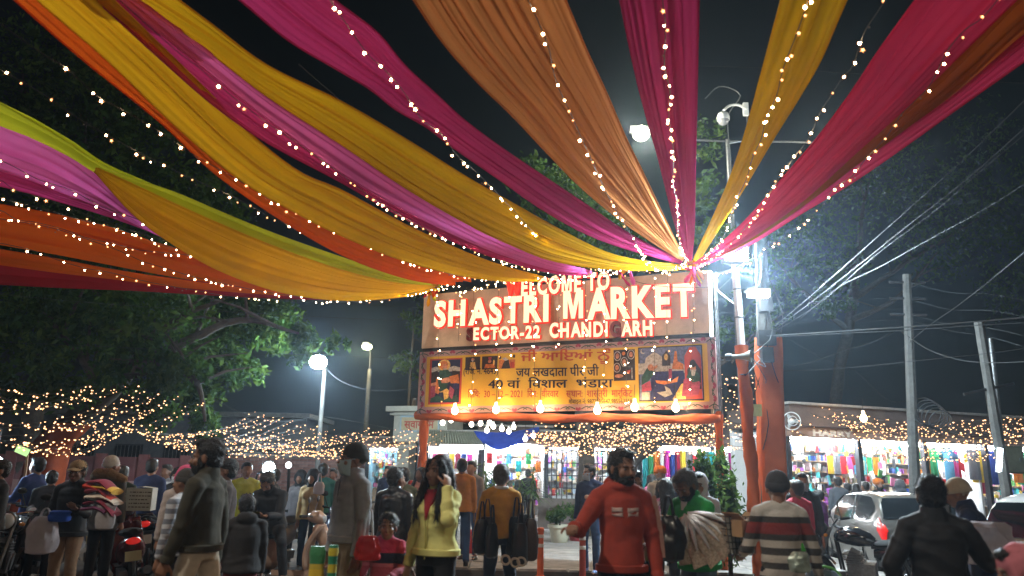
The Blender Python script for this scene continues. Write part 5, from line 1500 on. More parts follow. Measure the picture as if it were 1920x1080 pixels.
WN = 0
def wire(label, pts, dA, dB, r=.008, m=None, group='overhead wires'):
    o = wire_mesh(px_curve(pts, dA, dB, 28), r * .52, 5).build('overhead_wire', m or M['wire'])
    tag(o, label, 'wire', group)
    return o
wire('thick pale cable running level to the righthand edge', [(1432, 630), (1560, 622), (1700, 613), (1830, 603), (1960, 592)], 13, 10.5, .022)
wire('second pale cable just below the thick level one', [(1440, 632), (1560, 626), (1700, 619), (1830, 610), (1960, 603)], 13.1, 10.6, .013)
wire('steep pale wire climbing to the righthand edge, uppermost', [(1452, 612), (1520, 555), (1650, 440), (1800, 305), (1960, 150)], 13.2, 6.5, .007)
wire('steep twisted wire below the uppermost climbing one', [(1452, 618), (1530, 560), (1600, 505), (1700, 425), (1820, 330), (1960, 205)], 13.2, 6.6, .008)
wire('steep wire parting from the twisted one', [(1455, 620), (1540, 566), (1640, 480), (1760, 390), (1840, 320), (1960, 220)], 13.2, 6.8, .006)
wire('wire climbing less steeply past the dark tree', [(1500, 598), (1570, 540), (1650, 500), (1750, 445), (1850, 390), (1960, 320)], 13.2, 7.5, .007)
wire('wire rising from the tall weathered pole to the righthand edge', [(1690, 655), (1740, 612), (1800, 570), (1870, 515), (1960, 440)], 15, 8, .007)
wire('drooping pale cable between the wrapped pole and the weathered pole', [(1450, 680), (1490, 685), (1530, 676), (1590, 655), (1640, 640), (1680, 620)], 13.1, 16, .010)
wire('cable falling away to the right of the weathered pole', [(1690, 622), (1740, 655), (1800, 675), (1870, 680), (1960, 676)], 16, 11, .012)
wire('low level cable above the shop roof', [(1460, 696), (1560, 692), (1650, 684), (1740, 674), (1840, 664), (1960, 648)], 13.2, 10.8, .010)
wire('thin wire dropping from the wrapped pole to the shop roof', [(1452, 620), (1540, 670), (1600, 693), (1640, 730), (1670, 752), (1705, 752)], 13.2, 16.4, .007)
for k, (a, b) in enumerate(((545, 538), (562, 558), (586, 578), (607, 598))):
    wire(['highest', 'second', 'third', 'lowest'][k] + ' of four thin level wires between the gate mast and the weathered pole', [(1345, a), (1450, a - 1), (1580, (a + b) / 2 + 2), (1700, b)], 17, 16.5, .006)
for k, (a, b) in enumerate(((528, 560), (560, 590), (588, 628), (600, 650))):
    wire(['highest', 'second', 'third', 'lowest'][k] + ' of the thin wires beyond the weathered pole to the righthand edge', [(1702, a), (1780, a + 20), (1860, (a + b) / 2 + 8), (1960, b + 12)], 16.5, 14, .006)
wire('upper thin level wire left of the beige board', [(-40, 512), (150, 538), (400, 556), (600, 567), (792, 577)], 18, 18.5, .008)
wire('lower thin level wire left of the beige board', [(-40, 548), (200, 570), (420, 584), (600, 594), (792, 603)], 18, 18.5, .008)
wire('dark cable across the tree crown, passing the white lamp', [(-40, 640), (200, 650), (420, 662), (600, 666), (790, 674)], 17, 18.5, .008, M['cable'])
wire('drooping wire joining the white lamp to the yellowish one', [(612, 692), (640, 715), (690, 731), (740, 732), (785, 727)], 24, 24, .014)
wire('drooping pale cable from the tree to the white lamp pole', [(405, 752), (450, 772), (520, 790), (560, 787), (600, 778)], 22, 24, .014)
wire('pale cable from the white lamp pole to the gatehouse', [(602, 780), (650, 788), (700, 797), (738, 805)], 24, 29.5, .014)
wire('dark cable slung across the wide yellow strip', [(560, 120), (640, 190), (720, 255), (800, 320), (870, 370), (920, 405), (955, 422), (965, 428)], 7.2, 12.2, .008, M['cable'])
wire('thin wire crossing behind the slim yellow strip', [(1180, 115), (1300, 123), (1450, 128), (1600, 138), (1800, 150), (1960, 158)], 9, 9, .006, M['wire'])
wire('thin cable sagging across the face of the beige board', [(1170, 518), (1200, 530), (1245, 537), (1290, 539), (1345, 538)], 14.2, 13.0, .009)
mb = MB(); rnd = random.Random(9)
p0 = U(958, 424, 12.1)
for k in range(7): mb.tube(polyline([p0 + Vector((rnd.uniform(-.1, .1), 0, rnd.uniform(-.1, .1))) for _ in range(4)], 10), .007, 4)
o = mb.build('cable_knot', M['cable']); tag(o, 'tangled dark cable knot resting on the wide yellow strip', 'cable')
# added street lamps out of view, put in to light the crowd and the canopy
def added_lamp(label, x, y, h, e, colr, m_key, reach=(0, 1.2), ang=165):
    t = thing('street_lamp', label, 'street lamp', (x, y, 0), 0, None)
    MB().tube([(0, 0, 0), (0, 0, h)], [.09, .06], 10).build('shaft', M['steel'], t)
    MB().tube([(0, 0, h - .05), (reach[0] * .5, reach[1] * .5, h + .2), (reach[0], reach[1], h + .22)], .03, 7).build('arm', M['steel'], t)
    MB().box((reach[0], reach[1], h + .22), (.26, .5, .09)).build('lamp_head', M['steel'], t, False)
    MB().box((reach[0], reach[1], h + .165), (.22, .44, .02)).build('lamp_lens', glow(m_key, colr, 30.0), t, False)
    spot_lamp(t, (reach[0], reach[1], h + .12), (reach[0] * 2, reach[1] * 3, 0), e, colr, ang, .15, .3)
    return t
added_lamp('added unseen warm street lamp behind the camera, lighting the crowd', 4.5, -4.0, 6.5, 760, (1.0, .86, .66), 'near_lens_warm', (0, 1.2))
added_lamp('added unseen tall white mast lamp lighting the lefthand canopy from above', -7.5, 1.0, 10.5, 3400, (1.0, .93, .82), 'mast_lens', (.6, .6), 146)
added_lamp('added unseen white street lamp beyond the lefthand edge, lighting the canopy', -14.5, 9.0, 8.0, 900, (.85, .95, 1.0), 'near_lens_cool', (1.2, .3))
# ------------------------------------------------------------------ cars
GLASS = mat('car_glass', (.012, .015, .017), .06, var=0, spec=.8, coat=.6)
TAILR = mat('tail_lamp_red', (.45, .008, .008), .2, var=.15, coat=.8, emit=(1, .03, .02), estr=.35)
PLATE = mat('number_plate', (.65, .65, .6), .5, var=.1)
def interp(x, xs, ys):
    return float(np.interp(x, xs, ys))
def car(label, loc, rz, paint, seed=0, tall=1.0):
    """hatchback; length along local y, front towards +y, 3.85 m long"""
    t = thing('parked_car', label, 'car', loc, rz, 'cars parked before the shop row')
    # centre line profile, from the rear bumper over the roof to the front bumper: (y, z)
    prof = [(-1.90, .32), (-1.95, .45), (-1.95, .62), (-1.90, .80), (-1.87, .92), (-1.80, 1.02), (-1.62, 1.28), (-1.50, 1.42), (-1.36, 1.475), (-.9, 1.52), (-.3, 1.535), (.15, 1.51), (.45, 1.44), (.8, 1.22), (1.12, 1.0), (1.25, .955), (1.6, .90), (1.82, .80), (1.92, .66), (1.94, .5), (1.90, .32)]
    c = polyline([Vector((0, y, z * tall)) for y, z in prof], 70)
    def halfw(y): return interp(y, [-1.95, -1.85, -1.5, -.6, .6, 1.4, 1.8, 1.95], [.70, .78, .825, .845, .845, .81, .74, .62])
    belt = lambda y: interp(y, [-1.95, -1.2, .9, 1.95], [1.0, .97, .90, .78]) * tall
    sect = []
    for p in c:
        y, zt = p.y, p.z
        w = halfw(y); b = min(belt(y), zt - .02)
        g = max(0, zt - b)
        wr = w - .30 * min(g, .55) * (1 if g > .1 else .3)
        lo = min(.22, zt - .05)
        pts = [(w * .93, lo), (w * .99, lo + (b - lo) * .35), (w, lo + (b - lo) * .62), (w * .985, lo + (b - lo) * .9), (w * .965, b), (w * .965 + (wr - w * .965) * .55, b + g * .5), (wr, b + g * .88), (wr * .9, b + g * .97), (wr * .5, zt - .004), (0, zt)]
        L = [(-x, z) for x, z in pts[:-1]]
        sect.append([Vector((x, y, z)) for x, z in pts + list(reversed(L))])
    mb = MB().rings(sect, True, False)
    body = mb.build('body', paint, t, True, 60)
    ss = body.modifiers.new('smooth', 'SUBSURF'); ss.levels = 1; ss.render_levels = 1
    MB().box((0, 0, .3), (1.56, 3.5, .22)).build('underbody', M['rubber'], t, False)
    def surf(side, i, v):       # i: station along the profile (float), v: 0 sill .. 9 centre
        i0 = int(min(max(i, 0), len(sect) - 2)); f = i - i0
        def at(k):
            s = sect[k]; j = int(min(v, 8)); g = v - j
            return s[j].lerp(s[j + 1], g)
        p = at(i0).lerp(at(i0 + 1), f)
        return Vector((p.x * side, p.y, p.z))
    def idx(y, z=None):
        best = min(range(len(c)), key=lambda k: (c[k].y - y) ** 2 + ((c[k].z - z) ** 2 if z else 0))
        return best
    def patch(name, side, outline, m_, off=.012, n=10):
        """outline rows: list of (i, v_low, v_high)"""
        P_ = []
        for i, v0, v1 in outline:
            P_.append([surf(side, i, v0 + (v1 - v0) * k / n) for k in range(n + 1)])
        Q = []
        for a in range(len(P_)):
            row = []
            for b_ in range(n + 1):
                du = P_[min(a + 1, len(P_) - 1)][b_] - P_[max(a - 1, 0)][b_]; dv = P_[a][min(b_ + 1, n)] - P_[a][max(b_ - 1, 0)]
                nn = du.cross(dv); nn = nn.normalized() if nn.length > 1e-9 else Vector((side, 0, 0))
                if nn.dot(P_[a][b_] - Vector((0, P_[a][b_].y * .8, .6))) < 0: nn = -nn
                row.append(P_[a][b_] + nn * off)
            Q.append(row)
        return MB().grid(Q).build(name, m_, t)
    roof_i = [k for k in range(len(c)) if c[k].z > belt(c[k].y) + .12 and -1.75 < c[k].y < 1.0]
    ri = [k for k in roof_i if c[k].z > 1.40 * tall]
    iA, iB = ri[0], ri[-1]
    for side in (-1, 1):
        def lerp_i(a, b, n_): return [a + (b - a) * k / (n_ - 1) for k in range(n_)]
        rows = []
        for i in lerp_i(iA + 1.0, iB + 1.5, 26):
            f = (i - iA - 1) / (iB - iA + .5)
            lo = 4.15 + (.0 if f > .12 else (0.12 - f) * 6); hi = 6.0 - max(0, .10 - f) * 7 - max(0, f - .82) * 5
            rows.append((i, lo, max(hi, lo + .05)))
        patch('side_window', side, rows, GLASS)
        # pillar between the doors' windows
        mid = iA + (iB - iA) * .52
        patch('door_pillar', side, [(mid - .5, 4.1, 6.02), (mid + .5, 4.1, 6.02)], M['black'], .017)
        for y_ in (-.75, .2, 1.0):
            k = idx(y_, 1.5 if y_ < .5 else None)
            patch('door_seam', side, [(k - .08, .6, 4.0), (k + .08, .6, 4.0)], M['rubber'], .004)
        for y_ in (-.60, .36):
            k = idx(y_, 1.5 if y_ < .5 else None)
            pt = surf(side, k, 3.35)
            MB().ell(pt + Vector((side * .018, 0, 0)), (.02, .11, .022), 10, 6).build('door_handle', paint, t)
        # tail lamp wraps the rear corner
        ks = [k for k in range(len(c)) if .74 < c[k].z < 1.02 and c[k].y < -1.5]
        k0, k1 = ks[0], ks[-1] + 3
        patch('tail_lamp', side, [(k0 + (k1 - k0) * q / 8, 1.5 + 1.2 * q / 8, 5.4 - .8 * abs(q - 4) / 4) for q in range(9)], TAILR, .02)
        hk = [k for k in range(len(c)) if c[k].y > 1.55 and c[k].z > .66]
        patch('headlight', side, [(hk[0] + (len(hk) - 1) * q / 6, 2.6, 5.2) for q in range(7)], mat('headlight_glass', (.6, .62, .65), .08, var=.1, coat=1), .015)
        mi_ = surf(side, idx(.78, 1.2), 4.2)
        MB().ell(mi_ + Vector((side * .12, 0, .05)), (.10, .06, .07), 10, 8).build('wing_mirror', paint, t)
        for y_ in (-1.22, 1.18):
            w = halfw(y_)
            wh = thing_part('wheel', t, (side * (w - .10), y_, .30))
            MB().torus((0, 0, 0), .235, .075, (1, 0, 0), 26, 8, 1.1).build('tyre', M['rubber'], wh)
            rim = MB().lathe([(.02, .05), (.06, .055), (.17, .035), (.185, .06), (.18, -.05)], 20)
            rim.v = [(z * side, x, y) for x, y, z in rim.v]
            rim.build('rim', M['steel'], wh)
            ar = MB()
            for q in range(9):
                a0 = math.pi * q / 8
                pass
            P_ = []
            for q in range(13):
                a = math.pi * q / 12 - .1 + .2 * q / 12
                P_.append([Vector((side * (w * .93 + .035 * k), y_ + math.cos(a) * (.33 + .0 * k), .30 + math.sin(a) * .33)) for k in range(3)])
            MB().grid(P_).build('wheel_arch', M['rubber'], t)
    # rear glass, windscreen
    kr = [k for k in range(len(c)) if -1.9 < c[k].y < -1.4 and 1.03 * tall < c[k].z < 1.45 * tall]
    rows = [(kr[0] + (kr[-1] - kr[0]) * q / 10) for q in range(11)]
    for side in (-1, 1):
        patch('rear_window', side, [(i, 6.5 if f < 9 else 6.9, 9) for f, i in enumerate(rows)], GLASS, .012)
        kf = [k for k in range(len(c)) if .42 < c[k].y < 1.12 and c[k].z > 1.0 * tall]
        patch('windscreen', side, [(kf[0] + (kf[-1] - kf[0]) * q / 8, 6.4, 9) for q in range(9)], GLASS, .012)
    MB().box((0, -1.965, .66), (.5, .02, .12)).build('number_plate', PLATE, t, False)
    MB().box((0, -1.95, .78), (.7, .03, .03)).build('boot_trim', M['chrome'], t, False)
    MB().box((0, -1.95, .40), (1.2, .06, .10)).build('bumper_insert', M['black'], t, False)
    MB().tube([(0, -1.3, 1.5 * tall), (0, -1.38, 1.62 * tall)], .008, 5).build('aerial', M['black'], t)
    MB().bar((-.28, -1.80, 1.06), (.22, -1.77, 1.10), .02, .015).build('rear_wiper', M['black'], t, False)
    for sx_ in (-.36, .36):
        MB().box((sx_, -.55, 1.0), (.42, .14, .6)).ell((sx_, -.55, 1.36), (.13, .07, .09), 8, 6).build('front_seat', M['black'], t)
    return t
def thing_part(name, parent, loc=(0, 0, 0), rot=(0, 0, 0)):
    o = bpy.data.objects.new(name, None); o.empty_display_size = .05
    link(o, parent); o.location = loc; o.rotation_euler = rot
    return o
SILVER = mat('silver_paint', (.17, .16, .145), .28, .45, var=.06, coat=.7)
WHITEP = mat('white_car_paint', (.70, .71, .70), .3, 0, var=.05, coat=.7)
car('silver hatchback seen from behind, its red tail lamp next to the parked motorcycle', (7.34, 15.25, 0), R(-5), SILVER, tall=.93)
car('white car cut by the righthand edge beyond the man in black', (7.17, 9.58, 0), R(-48), WHITEP)

# ------------------------------------------------------------------ motorcycle and scooters (front towards +y)
BLKP = mat('gloss_black_paint', (.012, .012, .014), .18, var=.1, coat=.8)
GREYM = mat('engine_grey', (.22, .22, .23), .45, .7, var=.3, vscale=20)
AMBER = mat('amber_lens', (.6, .22, .02), .25, var=.1)
HLAMP = mat('headlamp_glass', (.55, .58, .6), .08, var=.05, coat=1)
def wheel(parent, loc, R1, w, spokes=10):
    wh = thing_part('wheel', parent, loc)
    MB().torus((0, 0, 0), R1 - w, w, (1, 0, 0), 28, 8, .9).build('tyre', M['rubber'], wh)
    mb = MB().torus((0, 0, 0), R1 - 2.1 * w, .016, (1, 0, 0), 28, 6)
    for k in range(spokes // 2):
        a = 2 * math.pi * k / (spokes // 2)
        mb.bar((0, math.cos(a) * .03, math.sin(a) * .03), (0, math.cos(a + .2) * (R1 - 2.1 * w), math.sin(a + .2) * (R1 - 2.1 * w)), .02, .045)
    mb.tube([(-.06, 0, 0), (.06, 0, 0)], .05, 12)
    mb.build('rim', GREYM, wh)
    d_ = MB().lathe([(.11, -.003), (.045, -.003), (.045, .003), (.11, .003), (.11, -.003)], 20, cap=False)
    d_.v = [(z + .07, x, y) for x, y, z in d_.v]
    d_.build('brake_disc', M['steel'], wh)
    return wh
def motorcycle(label, loc, rz, paint=BLKP, lean=-8, group='parked motorcycles and scooters', seat_col=None):
    t = thing('motorcycle', label, 'motorcycle', loc, rz, group)
    t.rotation_euler = (0, R(lean), rz)
    wheel(t, (0, -.62, .305), .305, .055); wheel(t, (0, .68, .30), .30, .045)
    # tank
    MB().rings([[Vector((math.cos(a) * w, y, z + math.sin(a) * h)) for a in (2 * math.pi * j / 14 for j in range(14))] for y, w, h, z in ((-.16, .04, .05, .80), (-.10, .10, .09, .83), (.06, .135, .13, .86), (.22, .14, .12, .87), (.34, .09, .08, .86), (.38, .03, .03, .85))]).build('fuel_tank', paint, t)
    MB().rings([[Vector((math.cos(a) * w, y, z + math.sin(a) * h)) for a in (2 * math.pi * j / 12 for j in range(12))] for y, w, h, z in ((-.82, .05, .03, .86), (-.76, .10, .045, .86), (-.4, .13, .05, .80), (-.16, .10, .045, .78), (-.10, .05, .03, .79))]).build('saddle', M['rubber'], t)
    MB().rings([[Vector((math.cos(a) * w, y, z + math.sin(a) * h)) for a in (2 * math.pi * j / 12 for j in range(12))] for y, w, h, z in ((-.95, .03, .03, .84), (-.85, .08, .05, .80), (-.5, .11, .09, .70), (-.2, .09, .10, .65), (-.12, .05, .06, .64))]).build('side_panel', paint, t)
    eng = MB().box((0, .05, .40), (.26, .36, .24)).box((0, .14, .58), (.2, .16, .18), 0, Matrix.Rotation(.4, 3, 'X'))
    for k in range(5): eng.box((0, .12 + .01 * k, .5 + .035 * k), (.25, .24, .012))
    eng.tube([(-.15, -.02, .40), (.15, -.02, .40)], .11, 14)
    eng.build('engine', GREYM, t)
    fr = MB()
    for s in (-1, 1):
        fr.tube([(s * .06, .36, .84), (s * .1, .3, .35), (s * .1, -.15, .26), (s * .1, -.6, .33)], .02, 7)
        fr.tube([(s * .07, -.1, .74), (s * .09, -.6, .78), (s * .07, -.92, .84)], .018, 7)
        fr.tube([(s * .1, -.58, .34), (s * .1, -.45, .72)], .035, 8)
    fr.build('frame', M['black'], t)
    fk = MB()
    for s in (-1, 1): fk.tube([(s * .085, .68, .30), (s * .085, .46, .88), (s * .07, .40, 1.0)], .024, 8)
    fk.build('fork', M['steel'], t)
    P_ = []
    for q in range(11):
        a = R(20 + 130 * q / 10); P_.append([Vector((x, .68 + math.cos(a) * .33, .30 + math.sin(a) * .33)) for x in (-.06, -.03, .03, .06)])
    MB().grid(P_).build('front_mudguard', paint, t)
    P_ = []
    for q in range(11):
        a = R(30 + 130 * q / 10); P_.append([Vector((x, -.62 + math.cos(a) * .36, .305 + math.sin(a) * .36)) for x in (-.08, -.04, .04, .08)])
    MB().grid(P_).build('rear_mudguard', M['black'], t)
    hb = MB().tube([(-.36, .22, 1.04), (-.2, .34, 1.05), (0, .40, .98), (.2, .34, 1.05), (.36, .22, 1.04)], .013, 7)
    h_ = hb.build('handlebar', M['chrome'], t)
    for s in (-1, 1):
        MB().tube([(s * .37, .21, 1.04), (s * .24, .31, 1.047)], .02, 8).build('grip', M['rubber'], h_)
        MB().tube([(s * .25, .30, 1.05), (s * .32, .34, 1.2)], .007, 5).ell((s * .33, .345, 1.25), (.07, .015, .045), 10, 6).build('mirror', M['black'], h_)
    MB().ell((0, .52, .92), (.11, .08, .12), 14, 10).build('headlight', M['black'], t)
    MB().ell((0, .555, .92), (.095, .055, .10), 14, 8).build('headlight_lens', HLAMP, t)
    MB().ell((0, -.93, .78), (.08, .04, .05), 10, 6).build('tail_lamp', TAILR, t)
    for s in (-1, 1):
        for y, z in ((.46, .90), (-.88, .74)):
            MB().ell((s * .17, y, z), (.035, .03, .025), 8, 6).build('indicator', AMBER, t)
    MB().tube([(.12, .2, .5), (.15, .28, .30), (.16, .0, .24), (.17, -.4, .30), (.18, -.85, .38)], [.025, .025, .03, .05, .05], 10).build('exhaust', M['chrome'], t)
    MB().box((0, -1.0, .56), (.2, .012, .13), 0, Matrix.Rotation(-.25, 3, 'X')).build('number_plate', PLATE, t, False)
    MB().tube([(-.1, -.05, .28), (-.26, -.05, .02)], .014, 6).build('side_stand', M['steel'], t)
    gr_ = MB().tube([(-.09, -.55, .84), (-.1, -.9, .92), (.1, -.9, .92), (.09, -.55, .84)], .012, 6)
    gr_.build('grab_rail', M['steel'], t)
    return t
def scooter(label, loc, rz, paint, lean=-6, group='parked motorcycles and scooters', lamp_mat=HLAMP):
    t = thing('scooter', label, 'scooter', loc, rz, group)
    t.rotation_euler = (0, R(lean), rz)
    wheel(t, (0, -.56, .23), .23, .05, 8); wheel(t, (0, .62, .23), .23, .045, 8)
    # leg shield, floor board, rear body
    P_ = []
    for q in range(9):
        s = q / 8; y = .36 + .16 * s - .08 * math.sin(math.pi * s); z = .30 + .58 * s; w = .17 + .05 * math.sin(math.pi * (.2 + .7 * s))
        P_.append([Vector((w * k, y - .05 * k * k, z)) for k in (-1, -.66, -.33, 0, .33, .66, 1)])
    o = MB().grid(P_).build('leg_shield', paint, t); m_ = o.modifiers.new('thickness', 'SOLIDIFY'); m_.thickness = .03; m_.offset = 0
    MB().rings([[Vector((math.cos(a) * w * 1.05, y, z + math.sin(a) * h)) for a in (2 * math.pi * j / 14 for j in range(14))] for y, w, h, z in ((.36, .06, .06, .80), (.44, .10, .14, .78), (.52, .12, .18, .70), (.60, .08, .14, .62), (.64, .03, .06, .58))]).build('front_cowl', paint, t)
    MB().box((0, .14, .28), (.34, .50, .05)).build('floorboard', M['rubber'], t, False)
    for s in (-1, 1): MB().bar((s * .175, -.12, .27), (s * .175, .40, .27), .03, .07).build('floor_trim', paint, t, False)
    MB().rings([[Vector((math.cos(a) * w, y, z + math.sin(a) * h)) for a in (2 * math.pi * j / 16 for j in range(16))] for y, w, h, z in ((-.86, .04, .05, .68), (-.80, .10, .10, .64), (-.6, .17, .17, .55), (-.35, .175, .21, .50), (-.14, .15, .2, .48), (-.08, .08, .14, .48))]).build('rear_body', paint, t)
    MB().rings([[Vector((math.cos(a) * w, y, z + math.sin(a) * h)) for a in (2 * math.pi * j / 12 for j in range(12))] for y, w, h, z in ((-.84, .05, .03, .80), (-.78, .12, .05, .79), (-.4, .15, .06, .755), (-.14, .13, .055, .74), (-.06, .06, .03, .73))]).build('saddle', M['rubber'], t)
    MB().tube([(0, .62, .23), (0, .50, .60), (0, .40, .96)], .03, 8).build('steering_column', M['black'], t)
    P_ = []
    for q in range(11):
        a = R(15 + 145 * q / 10); P_.append([Vector((x, .62 + math.cos(a) * .27, .23 + math.sin(a) * .27)) for x in (-.09, -.05, .05, .09)])
    MB().grid(P_).build('front_mudguard', paint, t)
    MB().rings([[Vector((math.cos(a) * w, y, z + math.sin(a) * h)) for a in (2 * math.pi * j / 14 for j in range(14))] for y, w, h, z in ((.28, .05, .04, .97), (.34, .12, .08, .98), (.44, .13, .09, .97), (.50, .08, .06, .95))]).build('handlebar_cowl', paint, t)
    MB().ell((0, .485, .955), (.09, .045, .065), 12, 8).build('headlight', lamp_mat, t)
    h_ = MB().tube([(-.34, .24, 1.0), (-.1, .36, .99), (.1, .36, .99), (.34, .24, 1.0)], .014, 7).build('handlebar', M['black'], t)
    for s in (-1, 1):
        MB().tube([(s * .2, .3, 1.0), (s * .27, .33, 1.16)], .007, 5).ell((s * .28, .335, 1.21), (.065, .015, .045), 10, 6).build('mirror', M['black'], h_)
        MB().tube([(s * .34, .24, 1.0), (s * .23, .30, .995)], .02, 8).build('grip', M['rubber'], h_)
    MB().ell((0, -.865, .68), (.09, .03, .045), 10, 6).build('tail_lamp', TAILR, t)
    MB().box((0, -.90, .50), (.19, .012, .12)).build('number_plate', mat('plate_yellowish', (.6, .55, .3), .5, var=.1), t, False)
    MB().tube([(.17, -.2, .22), (.18, -.78, .30)], [.035, .055], 10).build('exhaust', M['steel'], t)
    MB().box((0, -.1, .16), (.2, .3, .16)).box((-.1, -.45, .23), (.1, .5, .14)).build('engine', GREYM, t, False)
    MB().tube([(-.08, -.1, .2), (-.2, -.12, .02)], .012, 6).build('side_stand', M['steel'], t)
    return t
BEIGE = mat('beige_scooter_paint', (.50, .33, .24), .3, var=.08, coat=.6)
MAROONP = mat('maroon_scooter_paint', (.10, .012, .014), .25, var=.1, coat=.6)
GREYP = mat('grey_scooter_paint', (.09, .09, .10), .28, var=.1, coat=.6)
BLUEP = mat('blue_scooter_paint', (.02, .04, .12), .28, var=.1, coat=.6)
motorcycle('black motorcycle standing crosswise in front of the silver hatchback', (U(1612, 905, 11.2).x, 11.2, 0), R(58), BLKP, -9)
sc_x = U(548, 880, 10.9).x
scooter('beige scooter on which the man in black sits reading his phone', (sc_x, 10.9, 0), R(-88), BEIGE, 0)
rnd = random.Random(3)
for k, (px, y, rz, pnt, kind, lab) in enumerate((
        (20, 10.3, 205, BLKP, 'm', 'dark motorcycle by the lefthand edge'), (90, 11.6, 190, GREYP, 's', 'grey scooter behind the man holding folded clothes'),
        (268, 11.0, 30, MAROONP, 's', 'maroon scooter with yellowish number plate, tail to the road'), (215, 13.2, 20, GREYP, 's', 'grey scooter behind the figure in white beanie'),
        (318, 12.8, 15, BLKP, 'm', 'black motorcycle between the white carton and the tall man'), (388, 13.4, 10, BLUEP, 's', 'dark blue scooter half hidden by the tall man in olive'),
        (470, 14.2, 5, BLKP, 'm', 'black motorcycle left of the seated man, near the neon jacket'), (512, 13.0, 170, GREYP, 's', 'grey scooter behind the seated man'),
        (640, 13.4, 175, BLUEP, 's', 'dark scooter behind the masked man'), (150, 13.8, 200, BLUEP, 's', 'dark blue scooter near the maroon wall'), (30, 13.6, 170, MAROONP, 's', 'maroon scooter deep in the shade at the lefthand edge'),
        (700, 15.5, 185, GREYP, 's', 'grey scooter near the gate post'))):
    loc = (XG(px, y), y, 0)
    (motorcycle if kind == 'm' else scooter)(lab, loc, R(rz), pnt)
# ------------------------------------------------------------------ people
def remesh(mb, name, mats, voxel, parent, smooth_it=2, wrinkle=0.0, wseed=0, wscale=7.0, hem=None):
    """closed pieces fused into one continuous surface"""
    me = mb.mesh(name, None, False)
    o = bpy.data.objects.new(name, me); work.collection.objects.link(o)
    m = o.modifiers.new('fuse', 'REMESH'); m.mode = 'VOXEL'; m.voxel_size = voxel; m.use_smooth_shade = True
    if smooth_it:
        s = o.modifiers.new('soft', 'SMOOTH'); s.factor = .5; s.iterations = smooth_it
    work.view_layers[0].update()
    dg = work.view_layers[0].depsgraph
    out = bpy.data.meshes.new_from_object(o.evaluated_get(dg))
    bpy.data.objects.remove(o); bpy.data.meshes.remove(me)
    out.name = name
    out.materials.clear()
    for k in (mats if isinstance(mats, (list, tuple)) else [mats]): out.materials.append(k)
    n = len(out.vertices)
    if wrinkle > 0 and n:
        co = np.empty(n * 3, 'f'); no = np.empty(n * 3, 'f')
        out.vertices.foreach_get('co', co); out.vertices.foreach_get('normal', no)
        co = co.reshape(-1, 3); no = no.reshape(-1, 3)
        d = np.empty(n, 'f'); off = Vector((wseed * 3.1, wseed * 1.7, 0))
        for i in range(n):
            x, y, z = co[i]
            p = Vector((x * wscale, y * wscale, z * wscale * 1.9)) + off
            p.z += 1.2 * mnoise.noise(p * .6)
            a = 1 - abs(mnoise.noise(p)) * 2.6
            d[i] = a * .7 + .5 * mnoise.noise(p * 2.3)
        co += no * (d * wrinkle)[:, None]
        out.vertices.foreach_set('co', co.ravel()); out.update()
    out.polygons.foreach_set('use_smooth', [True] * len(out.polygons))
    ob = bpy.data.objects.new(name, out)
    return link(ob, parent)

SKIN = [mat('skin_brown', (.27, .13, .075), .5, var=.12, vscale=14, bump=.1, bscale=120), mat('skin_dark', (.17, .08, .048), .5, var=.12, vscale=14, bump=.1, bscale=120), mat('skin_light', (.40, .21, .13), .5, var=.1, vscale=14, bump=.08, bscale=120)]
HAIR = mat('black_hair', (.012, .010, .009), .45, var=.4, vscale=40, bump=.9, bscale=90)
HAIRG = mat('greying_hair', (.10, .095, .09), .6, var=.5, vscale=50, bump=.9, bscale=90)
HAIRB = mat('dark_brown_hair', (.035, .018, .012), .45, var=.4, vscale=40, bump=.9, bscale=90)
BEARD = mat('beard', (.015, .012, .010), .8, var=.4, vscale=60, bump=1, bscale=120)
EYEW = mat('eye_white', (.34, .31, .29), .25, var=0); IRIS = mat('iris_dark', (.015, .008, .005), .15, var=0); LIP = mat('lips', (.28, .09, .075), .45, var=.1)
PHONE = mat('phone_black', (.01, .01, .012), .2, var=0)
def bands(name, stops, axis=2, z0=0.0, z1=2.0, rough=.9):
    """knitted or printed bands along the local height"""
    if name in _mats: return _mats[name]
    m = mat(name, (.5, .5, .5), rough, var=0, bump=.6, bscale=60, sheen=.2)
    nt = m.node_tree; p = nt.nodes['Principled BSDF']
    tc = nt.nodes.new('ShaderNodeTexCoord'); sp = nt.nodes.new('ShaderNodeSeparateXYZ'); mr = nt.nodes.new('ShaderNodeMapRange'); cr = nt.nodes.new('ShaderNodeValToRGB')
    nt.links.new(tc.outputs['Object'], sp.inputs[0])
    mr.inputs['From Min'].default_value = z0; mr.inputs['From Max'].default_value = z1
    nt.links.new(sp.outputs[axis], mr.inputs['Value']); nt.links.new(mr.outputs['Result'], cr.inputs['Fac'])
    r = cr.color_ramp; r.interpolation = 'CONSTANT'
    e = r.elements
    while len(e) > 1: e.remove(e[-1])
    e[0].position = 0; e[0].color = (*stops[0][1], 1)
    for z, c in stops[1:]:
        n_ = e.new((z - z0) / (z1 - z0)); n_.color = (*c, 1)
    nt.links.new(cr.outputs['Color'], p.inputs['Base Color'])
    return m

